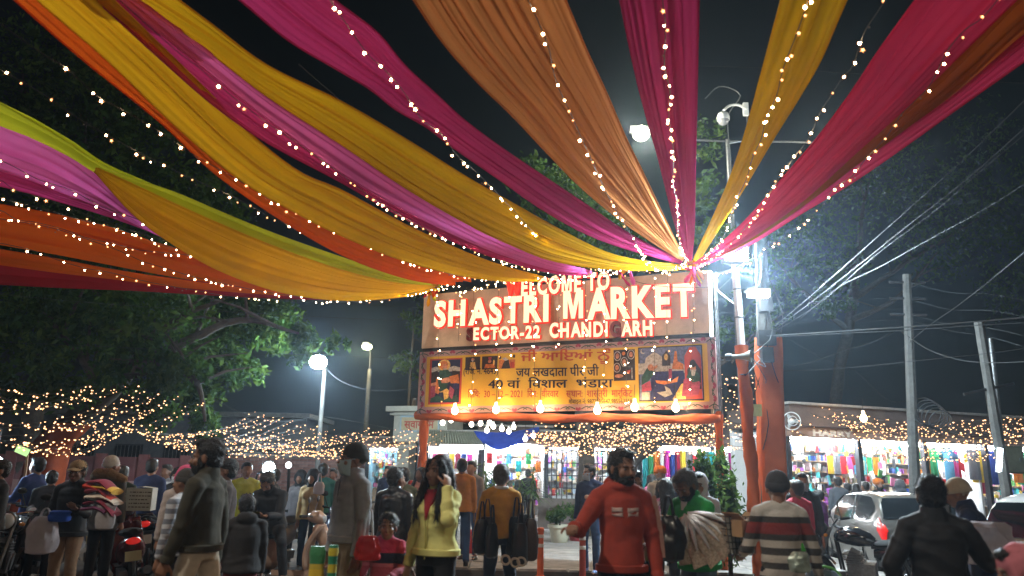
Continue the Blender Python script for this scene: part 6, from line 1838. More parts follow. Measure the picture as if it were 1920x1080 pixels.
def hand_tubes(mb, w, a, n, side, s, curl=.5, detail=True, spread=1.0):
    """palm and five fingers from wrist w along a, palm facing n; side +1: thumb towards lateral +"""
    a = a.normalized(); n = (n - a * n.dot(a))
    n = n.normalized() if n.length > 1e-4 else basis(a)[0]
    l = a.cross(n).normalized() * side
    if not detail:
        mb.tube([w - a * .02 * s, w + a * .05 * s, w + a * .12 * s, w + a * .17 * s], [(.022 * s, .022 * s), (.042 * s, .02 * s), (.04 * s, .02 * s), (.018 * s, .012 * s)], 8, ref=n); return
    mb.tube([w - a * .02 * s, w + a * .02 * s, w + a * .06 * s, w + a * .095 * s], [(.024 * s, .02 * s), (.034 * s, .018 * s), (.042 * s, .017 * s), (.040 * s, .013 * s)], 10, ref=n)
    for k, (off, ln) in enumerate(((.030, .068), (.010, .078), (-.011, .072), (-.031, .056))):
        b = w + a * .088 * s + l * off * s
        d = (a + l * off * 2.2 * spread).normalized()
        c1 = curl * .9; d1 = (d * math.cos(c1) + n * math.sin(c1)); c2 = curl * 2.0; d2 = (d * math.cos(c2) + n * math.sin(c2)); c3 = curl * 2.7; d3 = d * math.cos(c3) + n * math.sin(c3)
        p1 = b + d1 * ln * .45 * s; p2 = p1 + d2 * ln * .33 * s; p3 = p2 + d3 * ln * .25 * s
        mb.tube([b - d * .02 * s, b, p1, p2, p3], [.0095 * s, .0098 * s, .0092 * s, .0085 * s, .0065 * s], 8)
    b = w + a * .028 * s + l * .03 * s
    p1 = b + (a * .6 + l * .75 + n * .25).normalized() * .042 * s; p2 = p1 + (a * .85 + l * .3 + n * (.25 + curl * .5)).normalized() * .034 * s; p3 = p2 + (a * .9 + n * (.3 + curl * .6)).normalized() * .024 * s
    mb.tube([b - l * .015 * s, b, p1, p2, p3], [.014 * s, .014 * s, .0115 * s, .0105 * s, .0075 * s], 8)

def rotv(v, ax, deg): return Matrix.Rotation(R(deg), 3, ax) @ v
V3 = Vector
def person(label, loc, face, H=1.70, build=1.0, female=False, skin=0, top=None, bottom=None, shoe=None, hair=HAIR, hat=None, hat_mat=None, long_hair=False,
           arms=None, legs=None, lean=0.0, head=(0, 0), detail=1, group=None, top_hem=.86, top_loose=1.0, collar=None, mask=None, beard=None, sleeve=True, extras=None, seat=None,
           shoes=True, leg_loose=1.0, hair_len=.45, hood=None, curls=(.5, .5), seed=None, bare=None, zrot=None):
    """face: heading of the body in degrees (0 = away from the camera, 180 = towards it, 90 = to the left of the view)"""
    seed = seed if seed is not None else sum(map(ord, label)) % 997
    rnd = random.Random(label)
    s = H / 1.72
    vox = {2: .0085, 1: .012, 0: .018}[detail]
    t = thing('person', label, 'person', loc, R(face), group)
    T = top or cloth('dark_cloth', (.03, .03, .035)); B = bottom or cloth('dark_trouser', (.02, .02, .025)); SK = SKIN[skin]
    # --- joints
    hipz = (seat if seat is not None else .92 * s)
    pelvis = V3((0, 0, hipz + .03 * s))
    up = rotv(V3((0, 0, 1)), 'X', -lean)
    fw = rotv(V3((0, 1, 0)), 'X', -lean)
    chest = pelvis + up * .30 * s; neck = pelvis + up * .50 * s
    shw = (.142 if female else .168) * s * (build ** .5)
    hw_ = (.095 if female else .088) * s
    hy, hp = head
    hf = rotv(rotv(V3((0, 1, 0)), 'X', hp - lean * .55), 'Z', hy); hup = rotv(rotv(V3((0, 0, 1)), 'X', hp - lean * .55), 'Z', hy); hx = hf.cross(hup)
    HM = Matrix((hx, hf, hup)).transposed()
    hc = neck + up * .036 * s + hup * .085 * s + hf * .02 * s
    hs = s * 1.07
    if H < 1.35: hs = s * 1.32
    def hp_(x, y, z): return hc + HM @ (V3((x, y, z)) * hs)
    arms = arms or {}
    AR = {}
    for sd, key in ((-1, 'L'), (1, 'R')):
        ud, fd, pn = arms.get(key, (V3((sd * .16, .03, -1)), V3((sd * .06, .18, -1)), None))
        sh = neck + V3((sd * shw, 0, 0)) - up * .088 * s
        el = sh + V3(ud).normalized() * .285 * s; wr = el + V3(fd).normalized() * .25 * s
        AR[key] = (sh, el, wr, V3(fd).normalized(), V3(pn) if pn is not None else V3((-sd, 0.1, 0)), sd)
    LG = {}
    legs = legs or {}
    for sd, key in ((-1, 'L'), (1, 'R')):
        td, kd = legs.get(key, (V3((sd * .05, .02, -1)), V3((sd * .01, -.03, -1))))
        hj = pelvis + V3((sd * hw_, 0, -.03 * s)); kn = hj + V3(td).normalized() * .425 * s; an = kn + V3(kd).normalized() * .405 * s
        LG[key] = (hj, kn, an)
    # --- body: one continuous surface
    bd = MB()
    bd.ell(hp_(0, -.012, .03), (.077 * hs, .096 * hs, .09 * hs), 16, 12, HM)
    bd.ell(hp_(0, .028, -.03), (.061 * hs, .064 * hs, .086 * hs), 14, 10, HM)
    bd.ell(hp_(0, .048, -.078), (.042 * hs, .040 * hs, .033 * hs), 12, 8, HM)
    if True:
        bd.tube([hp_(0, .088, .012), hp_(0, .100, -.008), hp_(0, .114, -.028), hp_(0, .100, -.036)], [.008 * hs, .010 * hs, .0155 * hs, .012 * hs], 8)
        bd.ell(hp_(0, .078, .020), (.052 * hs, .018 * hs, .011 * hs), 10, 6, HM)
        for k in (-1, 1):
            bd.ell(hp_(k * .036, .066, -.028), (.026 * hs, .022 * hs, .026 * hs), 10, 6, HM)
            bd.ell(hp_(k * .078, -.004, -.008), (.011 * hs, .022 * hs, .034 * hs), 8, 6, HM)
        bd.ell(hp_(0, .090, -.062), (.024 * hs, .010 * hs, .010 * hs), 8, 6, HM)
    bd.tube([neck - up * .06 * s, neck + up * .02 * s, hp_(0, -.01, -.06)], [.065 * s, .054 * s, .052 * s], 12)
    bd.tube([pelvis - up * .06 * s, pelvis + up * .1 * s, chest, chest + up * .12 * s, neck - up * .03 * s], [(.14 * s, .10 * s), (.125 * s, .09 * s), (.15 * s, .10 * s), (.15 * s, .09 * s), (.07 * s, .06 * s)], 14, ref=fw)
    for key, (sh, el, wr, fd, pn, sd) in AR.items():
        bd.tube([sh, sh.lerp(el, .5), el, el.lerp(wr, .4), wr], [.048 * s, .043 * s, .036 * s, .036 * s, .024 * s], 10, round_=True)
        hand_tubes(bd, wr, fd, pn, -sd if True else sd, s, curls[0 if key == 'L' else 1], detail >= 1)
    for key, (hj, kn, an) in LG.items():
        bd.tube([hj, hj.lerp(kn, .5), kn, kn.lerp(an, .35), an], [.078 * s, .065 * s, .05 * s, .05 * s, .034 * s], 10, round_=True)
        ft = V3((0.12 if key == 'R' else -.12, 1, 0)).normalized()
        bd.tube([an + V3((0, -.03, -.03)) * s, an + (V3((0, 0, -.045)) + ft * .08) * s, an + (V3((0, 0, -.06)) + ft * .17) * s], [.035 * s, .036 * s, .022 * s], 8, round_=True)
    body = remesh(bd, 'body', SK, vox if detail < 2 else .0075, t, 1)
    # --- eyes, lips
    if detail >= 1 and mask is not False:
        for k in (-1, 1):
            e = MB(); e.mi(0).ell(hp_(k * .031, .0815, .0), (.0125 * hs, .0085 * hs, .0058 * hs), 10, 8, HM)
            e.mi(1).ell(hp_(k * .031, .0885, .0), (.0062 * hs, .004 * hs, .0066 * hs), 8, 6, HM)
            e.build('eye', [EYEW, IRIS], t)
            MB().tube([hp_(k * .014, .0945, .0175), hp_(k * .032, .0945, .0235), hp_(k * .052, .080, .0185)], [.003 * hs, .0042 * hs, .002 * hs], 6).build('eyebrow', HAIR, t)
        if mask is None:
            MB().ell(hp_(0, .0985, -.0615), (.021 * hs, .006 * hs, .0075 * hs), 10, 6, HM).build('lips', LIP, t)
    if beard:
        b = MB(); b.ell(hp_(0, .034, -.072), (.062 * hs, .068 * hs, .052 * hs), 14, 8, HM)
        for k in (-1, 1): b.ell(hp_(k * .06, .018, -.03), (.018 * hs, .03 * hs, .05 * hs), 8, 6, HM)
        b.tube([hp_(-.03, .097, -.05), hp_(0, .106, -.045), hp_(.03, .097, -.05)], .008 * hs, 6)
        bo = remesh(b, 'beard', beard, vox, t, 1, .003, seed, 40)
        if detail: strands(bo, 300, .018, seed + 3)
    if mask:
        P_ = []
        for i in range(9):
            v = i / 8; row = []
            for j in range(13):
                u_ = (j / 12 - .5) * 2; a = u_ * 1.2
                z = -.012 - .10 * v + .012 * abs(u_) * (1 - 2 * v); rx = .077 - .010 * v; ry = .096 + .02 * math.sin(math.pi * v) * (1 - abs(u_)) - .012 * v
                row.append(hp_(math.sin(a) * rx, math.cos(a) * ry + .004 + (.010 * (1 - abs(u_) * 3) if abs(u_) < .33 and v < .5 else 0), z))
            P_.append(row)
        mo = MB().grid(P_).build('face_mask', mask, t); sm = mo.modifiers.new('thick', 'SOLIDIFY'); sm.thickness = .004
        MB().tube([hp_(-.078, .035, .0), hp_(-.084, -.01, .01)], .0025, 5).tube([hp_(.078, .035, 0), hp_(.084, -.01, .01)], .0025, 5).build('mask_loop', mask, t)
    # --- hair and head wear
    hm = MB()
    if hat in (None, 'cap') or long_hair:
        hm.ell(hp_(0, -.026, .046), (.087 * hs, .100 * hs, .088 * hs), 18, 12, HM)
        hm.ell(hp_(0, -.052, -.005), (.080 * hs, .062 * hs, .075 * hs), 14, 10, HM)
        if not female and hat is None: hm.ell(hp_(0, .045, .105), (.058 * hs, .048 * hs, .026 * hs), 12, 8, HM)
    if long_hair:
        L = hair_len
        hm.tube([hp_(0, -.03, .05), hp_(0, -.075, -.04), neck + fw * -.085 * s - up * .02 * s, neck - fw * .10 * s - up * (L * .55) * s, neck - fw * .09 * s - up * L * s], [(.085 * hs, .075 * hs), (.098 * hs, .06 * hs), (.112 * s, .05 * s), (.115 * s, .042 * s), (.07 * s, .02 * s)], 14, ref=hf)
        for k in (-1, 1):
            hm.tube([hp_(k * .045, .05, .09), hp_(k * .076, .028, .02), hp_(k * .082, .020, -.07), neck + V3((k * .088 * s, .07 * s, .02 * s)), neck + V3((k * .105 * s, .135 * s, -.12 * s)), neck + V3((k * .11 * s, .165 * s, -.24 * s))], [.024 * hs, .027 * hs, .03 * hs, .034 * s, .03 * s, .012 * s], 8)
    if hm.v:
        ho = remesh(hm, 'hair', hair, max(vox, .009), t, 1, .006 if detail else .004, seed, 16)
        if detail: strands(ho, {1: 350, 2: 1100}[detail] * (2 if long_hair else 1), .10 if long_hair else .035, seed, long_hair)
    if hat == 'beanie':
        h = MB(); h.ell(hp_(0, -.022, .046), (.087 * hs, .102 * hs, .094 * hs), 18, 12, HM)
        h2 = remesh(h, 'beanie', hat_mat, max(vox, .009), t, 2, .003, seed, 14)
        rr = []
        for k in range(28):
            a = 2 * math.pi * k / 28
            rr.append([hp_(math.cos(a) * (.0875 + .006 * math.cos(q)), math.sin(a) * (.1025 + .006 * math.cos(q)) - .022, .026 + .024 * math.sin(q) + .012 * math.sin(a)) for q in (2 * math.pi * w / 8 for w in range(8))])
        rr.append(rr[0]); MB().rings(rr, False).build('fold_band', hat_mat, h2)
    if hat == 'cap':
        h = MB(); h.ell(hp_(0, -.018, .060), (.089 * hs, .103 * hs, .078 * hs), 18, 12, HM)
        h2 = remesh(h, 'cap', hat_mat, max(vox, .009), t, 2)
        P_ = []
        for i in range(5):
            v = i / 4; P_.append([hp_(math.sin(a) * (.078 - .012 * v), .066 + .075 * v * math.cos(a) + .02 * math.cos(a), .055 - .02 * v - .018 * abs(math.sin(a))) for a in (R(-80 + 160 * j / 12) for j in range(13))])
        vo = MB().grid(P_).build('visor', hat_mat, h2); vo.modifiers.new('thick', 'SOLIDIFY').thickness = .006
    if hat == 'turban':
        h = MB(); h.ell(hp_(0, -.022, .070), (.108 * hs, .122 * hs, .088 * hs), 18, 12, HM)
        for k in range(4):
            h.tube([hp_(-.10, .02, .03 + .02 * k), hp_(-.05, .085, .055 + .018 * k), hp_(0, .098, .09 - .006 * k), hp_(.05, .085, .055 + .018 * k), hp_(.10, .02, .03 + .02 * k)], .018 * hs, 8)
        remesh(h, 'turban', hat_mat, max(vox, .010), t, 1, .003, seed, 12)
    if hood:
        h = MB(); h.ell(hp_(0, -.03, .03), (.108 * hs, .118 * hs, .125 * hs), 18, 12, HM)
        h.tube([hp_(0, -.03, -.05), neck - up * .02 * s - fw * .03 * s], [.10 * s, .13 * s], 14)
        h.torus(hp_(0, .045, .0), .088 * hs, .022 * hs, hf, 20, 8)
        remesh(h, 'hood', hood, max(vox, .010), t, 2, .006, seed, 11)
    # --- upper garment
    g = MB(); k_ = build * top_loose
    hem = top_hem * s
    bt = pelvis + up * ((hem - .95 * s) if seat is None else -.06 * s)
    wst = .150 if female else .158
    belly = .0
    g.tube([bt, bt + up * .03 * s, pelvis + up * .12 * s, chest, chest + up * .11 * s, neck - up * .055 * s, neck - up * .01 * s],
           [((.192 if female else .186) * s * k_, .150 * s * k_), ((.190 if female else .184) * s * k_, .146 * s * k_), (wst * s * k_, .120 * s * k_), (.176 * s * k_, (.138 if female else .128) * s * k_), (.165 * s * build ** .5 * (.93 if female else 1), .112 * s * k_), (.115 * s, .085 * s), (.078 * s, .070 * s)], 18, ref=fw)
    if female:
        for k in (-1, 1): g.ell(chest + up * .02 * s + fw * .085 * s * k_ + V3((k * .07 * s, 0, 0)), (.075 * s, .07 * s, .075 * s), 10, 8)
    for key, (sh, el, wr, fd, pn, sd) in AR.items():
        g.tube([neck - up * .03 * s, sh.lerp(neck, .45) - up * .005 * s, sh - up * .005 * s], [.066 * s, .066 * s, .066 * s], 12)
        cuff = wr if sleeve else sh.lerp(el, .6)
        q = top_loose * (build ** .6)
        if sleeve:
            g.tube([sh - V3((sd * .05 * s, 0, 0)), sh, sh.lerp(el, .5), el, el.lerp(wr, .45), wr - fd * .005 * s], [.066 * s * q, .072 * s * q, .064 * s * q, .056 * s * q, .052 * s * q, .040 * s * q], 12, round_=False)
            g.ell(sh, (.069 * s * q, .074 * s * q, .068 * s * q), 12, 8); g.ell(el, .057 * s * q, 10, 8)
        else:
            g.tube([sh - V3((sd * .05 * s, 0, 0)), sh, cuff], [.066 * s, .07 * s, .06 * s], 12)
    if collar == 'high': g.tube([neck - up * .05 * s, neck + up * .055 * s - fw * .006 * s], [(.095 * s, .088 * s), (.075 * s, .075 * s)], 16, ref=fw)
    if collar == 'hood': g.ell(neck - fw * .075 * s + up * .0 * s, (.115 * s, .065 * s, .075 * s), 14, 8); g.torus(neck - up * .005 * s, .078 * s, .028 * s, up, 18, 8)
    up_name = 'jacket' if collar else 'sweater'
    garment = remesh(g, up_name, T, max(vox, .011), t, 3, {2: .0095, 1: .008, 0: .006}[detail], seed, 4.2)
    if detail == 2:
        for key, (sh, el, wr, fd, pn, sd) in AR.items():
            MB().tube([wr - fd * .035 * s, wr - fd * .02 * s, wr + fd * .006 * s, wr + fd * .012 * s], [.043 * s * top_loose, .0475 * s, .046 * s, .038 * s], 18).build('cuff', T, garment)
        hb_ = MB(); kk = 1.035
        hb_.tube([bt + up * .05 * s, bt + up * .04 * s, bt - up * .0 * s, bt - up * .008 * s], [(.180 * s * k_, .140 * s * k_), (.196 * s * k_ * kk, .153 * s * k_ * kk), (.196 * s * k_ * kk, .153 * s * k_ * kk), (.18 * s * k_, .14 * s * k_)], 30, ref=fw)
        hb_.build('hem_band', T, garment)
    # --- trousers
    g = MB()
    g.tube([pelvis - V3((0, 0, .10 * s)), pelvis - V3((0, 0, .02 * s)), pelvis + up * .10 * s], [(.15 * s * build, .11 * s * build), (.168 * s * build, .122 * s * build), (.15 * s * build, .11 * s * build)], 16, ref=V3((0, 1, 0)))
    for key, (hj, kn, an) in LG.items():
        q = leg_loose * build ** .6
        g.tube([hj, hj.lerp(kn, .45), kn, kn.lerp(an, .4), an - V3((0, 0, .012))], [(.084 if female else .088) * s * q, .082 * s * q, .064 * s * q, .06 * s * q, .052 * s * q], 12, round_=False)
        g.ell(hj, .088 * s * q, 10, 8); g.ell(kn, .065 * s * q, 10, 8)
    remesh(g, 'trousers', B, max(vox, .012), t, 3, {2: .0065, 1: .006, 0: .005}[detail], seed + 5, 5.0)
    # --- shoes
    if shoes:
        sm = shoe or mat('shoe_dark', (.03, .028, .03), .5, var=.2)
        for key, (hj, kn, an) in LG.items():
            ft = V3((0.12 if key == 'R' else -.12, 1, 0)).normalized(); lt = V3((ft.y, -ft.x, 0))
            b = MB()
            FM = Matrix((lt, ft, V3((0, 0, 1)))).transposed()
            b.ell(an + (ft * .05 + V3((0, 0, -.045))) * s, (.045 * s, .13 * s, .035 * s), 12, 8, FM); b.ell(an + (ft * -.02 + V3((0, 0, -.015))) * s, (.042 * s, .06 * s, .05 * s), 10, 8, FM)
            sh_ = remesh(b, 'shoe', sm, .014, t, 1)
            MB().tube([an + (ft * -.075 + V3((0, 0, -.068))) * s, an + (ft * .06 + V3((0, 0, -.068))) * s, an + (ft * .17 + V3((0, 0, -.066))) * s], [(.036 * s, .012 * s), (.044 * s, .012 * s), (.03 * s, .012 * s)], 12, ref=V3((0, 0, 1))).build('sole', M['rubber'], sh_)
    if extras:
        extras(t, dict(neck=neck, up=up, fw=fw, chest=chest, pelvis=pelvis, s=s, AR=AR, LG=LG, hp=hp_, HM=HM, hs=hs, hc=hc, garment=garment))
    return t
def strands(ob, n, L, seed, long=False):
    me = ob.data; nv = len(me.vertices)
    rng = np.random.default_rng(seed)
    co = np.empty(nv * 3, 'f'); no = np.empty(nv * 3, 'f'); me.vertices.foreach_get('co', co); me.vertices.foreach_get('normal', no)
    co = co.reshape(-1, 3); no = no.reshape(-1, 3)
    ix = rng.integers(0, nv, n); p = co[ix] - no[ix] * .004; nn = no[ix]
    g = np.array([0, 0, -1.0]) + rng.normal(size=(n, 3)) * (.25 if long else .6); g[:, 1] -= 0 if long else .5
    t = g - nn * (g * nn).sum(1)[:, None]; t /= np.linalg.norm(t, axis=1)[:, None] + 1e-9
    l = (L * rng.uniform(.5, 1.4, n))[:, None]; w = np.cross(t, nn) * .0022
    a = p + nn * .012 + t * l * .5; b = p + t * l + nn * rng.uniform(.0, .016, n)[:, None]
    V = np.stack([p - w, p + w, a + w, a - w, b], 1).reshape(-1, 3)
    F = []
    for k in range(n): o = 5 * k; F += [(o, o + 1, o + 2, o + 3), (o + 3, o + 2, o + 4)]
    m2 = bpy.data.meshes.new('hair_strands'); m2.from_pydata(V.tolist(), [], F); m2.materials.append(me.materials[0])
    o2 = link(bpy.data.objects.new('hair_strands', m2), ob); o2['kind'] = 'stuff'
def PX(px, y, dz=0.0):
    return Vector((XG(px, y), y, dz))
def world_of(t, p):
    return Vector(t.location) + Matrix.Rotation(t.rotation_euler.z, 3, 'Z') @ Vector(p)
def person_height(px, top_py, y):
    return U(px, top_py, y).z
# ------------------------------------------------------------------ the people of the photograph
C = cloth
DKJ = C('black_jacket', (.007, .007, .009), rough=.7, bump=.3, bscale=30); OLIVE = C('dark_olive_wool', (.038, .032, .017)); GREYJ = C('grey_jacket', (.30, .305, .32)); TAN = C('tan_trouser', (.42, .31, .2)); CREAM_T = C('cream_trouser', (.62, .52, .40))
KHAKI = C('khaki_trouser', (.28, .17, .10)); BLACKT = C('black_trouser', (.012, .012, .014)); JEANS = C('blue_jeans', (.035, .07, .16)); YELJ = C('pale_yellow_jacket', (.80, .76, .26), var=.10)
MUST = C('mustard_sweater', (.52, .25, .02)); REDH = C('red_hoodie', (.38, .045, .022)); GREENJ = C('green_jacket', (.02, .30, .06)); NAVY = C('navy_jacket', (.02, .03, .08)); BLUEJ = C('blue_jacket', (.03, .06, .25))
ORJ = C('orange_jacket', (.55, .22, .03)); NEON = C('neon_jacket', (.55, .62, .03)); PARKA = C('grey_green_parka', (.09, .085, .08)); MAR = C('maroon_sweater', (.22, .02, .03)); PINKS = C('pink_shawl', (.55, .12, .22))
BEIGEJ = C('beige_jacket', (.46, .32, .15)); WHITEK = C('white_knit', (.62, .64, .68)); GREYK = C('grey_knit', (.30, .31, .32)); BRK = C('dark_brown_knit', (.045, .04, .036)); PURP = C('purple_top', (.18, .05, .22)); TEALJ = C('teal_top', (.03, .2, .22))
CHK = bands('check_shirt', [(0, (.5, .5, .52))] + [(.05 + .045 * k, (.16, .17, .2) if k % 2 else (.5, .5, .52)) for k in range(30)], 2, 0, 2)
def down(sd, out=.14, f=.03): return V3((sd * out, f, -1))

# man in dark olive striding to the left, the tallest figure in front
person('tall bearded man in dark olive sweater and cream trousers in the lefthand foreground', PX(392, 6.3), 82, H=1.84, build=.95, top=OLIVE, bottom=CREAM_T, beard=BEARD, detail=2, head=(14, -2), top_hem=.91,
       arms={'L': (V3((-.12, .18, -1)), V3((-.03, .35, -1)), None), 'R': (V3((.10, -.16, -1)), V3((.03, .1, -1)), None)}, legs={'L': (V3((-.05, .28, -1)), V3((0, -.05, -1))), 'R': (V3((.05, -.2, -1)), V3((0, -.35, -1)))}, collar='high')
person('man in checked shirt just behind the tall bearded man', PX(352, 7.6), 80, H=1.60, top=CHK, bottom=BLACKT, detail=1, skin=0, hat='beanie', hat_mat=BRK)
# masked man
def mask_extras(t, J):
    s = J['s']
    # zip line and pocket seam
    z = MB(); pts = [J['neck'] + J['fw'] * .092 * s - J['up'] * (.02 + .07 * k) * s + J['fw'] * (.02 + .018 * math.sin(k * .8)) * s for k in range(8)]
    z.tube(pts, .006, 6); z.build('zip', M['black'], t)
person('tall man in grey jacket and black beanie wearing a pale blue face mask', PX(664, 7.0), 128, H=1.86, build=1.04, top=GREYJ, bottom=TAN, hat='beanie', hat_mat=BRK, mask=mat('mask_blue', (.42, .55, .62), .7, var=.08), detail=2, head=(-6, 2), collar='high', top_hem=.93, extras=mask_extras,
       arms={'L': (V3((-.16, .0, -1)), V3((-.03, .2, -1)), None), 'R': (V3((.16, .05, -1)), V3((.02, .2, -1)), None)}, legs={'L': (V3((-.06, .16, -1)), V3((0, -.04, -1))), 'R': (V3((.05, -.1, -1)), V3((0, -.2, -1)))})
# woman in yellow
def yellow_extras(t, J):
    s = J['s']; sh, el, wr, fd, pn, sd = J['AR']['L']
    P_ = []
    for i in range(7):      # red neckline showing between the jacket's lapels
        v = i / 6; w = .075 * (1 - v) + .004
        c = J['neck'] - J['up'] * (.015 + .24 * v) * s + J['fw'] * (.098 + .075 * math.sin(min(v * 1.7, 1.57))) * s
        P_.append([c + V3((k * w * s, -.02 * abs(k) * s, 0)) for k in (-1, -.5, 0, .5, 1)])
    o = MB().grid(P_).build('inner_top', C('red_inner_top', (.42, .02, .03)), t)
    o.modifiers.new('thick', 'SOLIDIFY').thickness = .01
    MB().tube([J['chest'] + J['fw'] * .165 * s - J['up'] * .03 * s, J['pelvis'] + J['fw'] * .14 * s + J['up'] * .1 * s, J['pelvis'] + J['fw'] * .15 * s - J['up'] * .05 * s], .005, 6).build('zip', mat('zip_yellow', (.5, .45, .1), .4), t)
    MB().box(wr + fd * .09 * s + V3((.045, .01, .02)), (.012, .075, .15), 0, Matrix.Rotation(-.25, 3, 'X')).build('phone', PHONE, t, False)
    b = MB()
    for k in range(5): b.torus(wr - fd * (.012 + .014 * k) * s, .036 * s, .005, fd, 18, 6)
    b.build('bangles', mat('bangle_red', (.4, .02, .05), .25, .3, var=.3, vscale=30), t)
person('woman in pale yellow jacket with long black hair talking on her phone', PX(824, 6.6), 148, H=1.76, build=1.05, female=True, top=YELJ, bottom=BLACKT, long_hair=True, hair_len=.50, skin=2, detail=2, head=(-2, 3), top_hem=.93, collar='high', extras=yellow_extras,
       arms={'L': (V3((-.40, .75, -.50)), V3((.27, -.30, .85)), V3((1, -.2, .1))), 'R': (V3((.22, .05, -1)), V3((.12, .15, -1)), None)}, curls=(.55, .5),
       legs={'L': (V3((-.05, .12, -1)), V3((0, -.04, -1))), 'R': (V3((.05, -.08, -1)), V3((0, -.12, -1)))})
# red hoodie man facing the camera
PRN = mat('faded_print', (.55, .40, .36), .8, var=.35, vscale=25)
def red_extras(t, J):
    s = J['s']
    g = MB()
    def patch(x0, x1, z0, z1):
        P_ = []
        for i in range(4):
            z = z0 + (z1 - z0) * i / 3; row = []
            for j in range(8):
                x = x0 + (x1 - x0) * j / 7
                row.append(J['chest'] + J['up'] * z * s + V3((x * s, 0, 0)) + J['fw'] * (.170 - .9 * x * x + .02 * (z < 0)) * s)
            P_.append(row)
        g.grid(P_)
    patch(-.125, -.02, .03, .055); patch(.02, .125, .03, .055); patch(-.125, -.02, -.005, .02); patch(.02, .125, -.005, .02)
    ob = g.build('chest_print', PRN, t)
    sw = ob.modifiers.new('lie', 'SHRINKWRAP'); sw.target = J['garment']; sw.offset = .004; sw.wrap_mode = 'OUTSIDE_SURFACE'
    sm = ob.modifiers.new('thick', 'SOLIDIFY'); sm.thickness = .002
    sh, el, wr, fd, pn, sd = J['AR']['L']
    st = MB(); st.tube([sh + V3((-.08, -.01, .02)) * s, sh.lerp(el, .5) + V3((-.078, 0, 0)) * s, el + V3((-.066, 0, 0)) * s, el.lerp(wr, .5) + V3((-.058, .0, 0)) * s], [(.004, .022)] * 4, 6, ref=V3((1, 0, 0)))
    st.build('sleeve_stripe', C('pale_stripe', (.62, .36, .30)), t)
person('bearded man in red hoodie with faded chest print raising one arm', PX(1164, 6.0), 186, H=1.82, build=.93, top=REDH, bottom=BLACKT, beard=BEARD, detail=2, head=(18, -4), collar='hood', top_hem=.87, extras=red_extras, curls=(.5, .8),
       arms={'R': (V3((.55, .25, -.75)), V3((.30, .9, .12)), V3((0, 0, -1))), 'L': (V3((-.22, .02, -1)), V3((-.06, .22, -1)), None)},
       legs={'L': (V3((-.06, .1, -1)), V3((0, -.05, -1))), 'R': (V3((.06, -.05, -1)), V3((0, -.1, -1)))})
# striped sweater man from behind
STR = bands('striped_knit', [(0, (.03, .03, .03)), (.80, (.03, .03, .03)), (.875, (.50, .46, .40)), (.925, (.05, .045, .04)), (.975, (.50, .46, .40)), (1.03, (.05, .045, .04)), (1.085, (.52, .48, .42)), (1.14, (.05, .045, .04)), (1.185, (.22, .025, .02)), (1.25, (.24, .03, .022)), (1.272, (.04, .035, .03)), (1.318, (.55, .53, .48)), (1.41, (.55, .53, .48))], 2, 0, 2)
person('man in black, white and red striped sweater and dark knit cap, back turned', PX(1457, 6.3), -4, H=1.68, build=.96, top=STR, bottom=BLACKT, hat='beanie', hat_mat=C('charcoal_knit', (.05, .05, .055)), detail=2, head=(-4, 0), collar=None, top_hem=.84, hair=HAIRG,
       arms={'L': (V3((-.34, .22, -1)), V3((.05, 1, -.25)), V3((0, 0, -1))), 'R': (V3((.34, .0, -1)), V3((.22, .28, -1)), None)})
# black jacket man on the phone from behind
def phone_ext(key):
    def f(t, J):
        sh, el, wr, fd, pn, sd = J['AR'][key]
        MB().box(wr + fd * .09 + V3((-sd * .03, 0, .02)), (.012, .075, .15), 0, Matrix.Rotation(.2, 3, 'X')).build('phone', PHONE, t, False)
    return f
person('broad man in black jacket seen from behind, phone at his ear', PX(1744, 5.2), -8, H=1.66, build=1.05, top=DKJ, bottom=BLACKT, detail=2, head=(-14, -2), collar='high', top_hem=.80, extras=phone_ext('R'),
       arms={'L': (V3((-.55, -.05, -1)), V3((.30, .35, -1)), None), 'R': (V3((.62, .22, -.85)), V3((-.42, .38, .85)), V3((-1, 0, 0)))})
# mustard sweater man from behind
person('man in mustard sweater with white collar seen from behind, handbags on both arms', PX(940, 8.8), 12, H=1.72, build=.95, top=MUST, bottom=C('dark_jeans', (.02, .028, .05)), hair=HAIRG, detail=1, head=(-25, 0), top_hem=.92,
       arms={'L': (V3((-.22, .05, -1)), V3((-.12, .35, -1)), None), 'R': (V3((.25, .05, -1)), V3((.16, .6, -.8)), None)}, legs={'L': (V3((-.04, .1, -1)), V3((0, -.05, -1))), 'R': (V3((.08, -.05, -1)), V3((.02, -.1, -1)))},
       extras=lambda t, J: MB().torus(J['neck'] + J['up'] * .005, .072, .018, J['up'], 18, 8).build('shirt_collar', C('white_shirt', (.65, .65, .63)), t))
# green jacket bag seller
person('grey haired bag seller in bright green jacket looking down', PX(1304, 7.1), 122, H=1.71, build=1.08, top=GREENJ, bottom=C('faded_jeans', (.16, .22, .30)), hair=HAIRG, skin=1, detail=2, head=(10, -28), collar='high', top_hem=.84, lean=8, beard=BEARD,
       arms={'L': (V3((-.12, .35, -1)), V3((.1, 1, -.35)), V3((0, 0, -1))), 'R': (V3((.16, .3, -1)), V3((-.05, 1, -.2)), V3((0, 0, -1)))},
       extras=lambda t, J: MB().tube([J['neck'] + J['fw'] * .075, J['neck'] + J['fw'] * .115 - J['up'] * .10], [(.05, .02), (.018, .012)], 8, ref=J['fw']).build('shirt_front', C('white_shirt', (.65, .65, .63)), t))
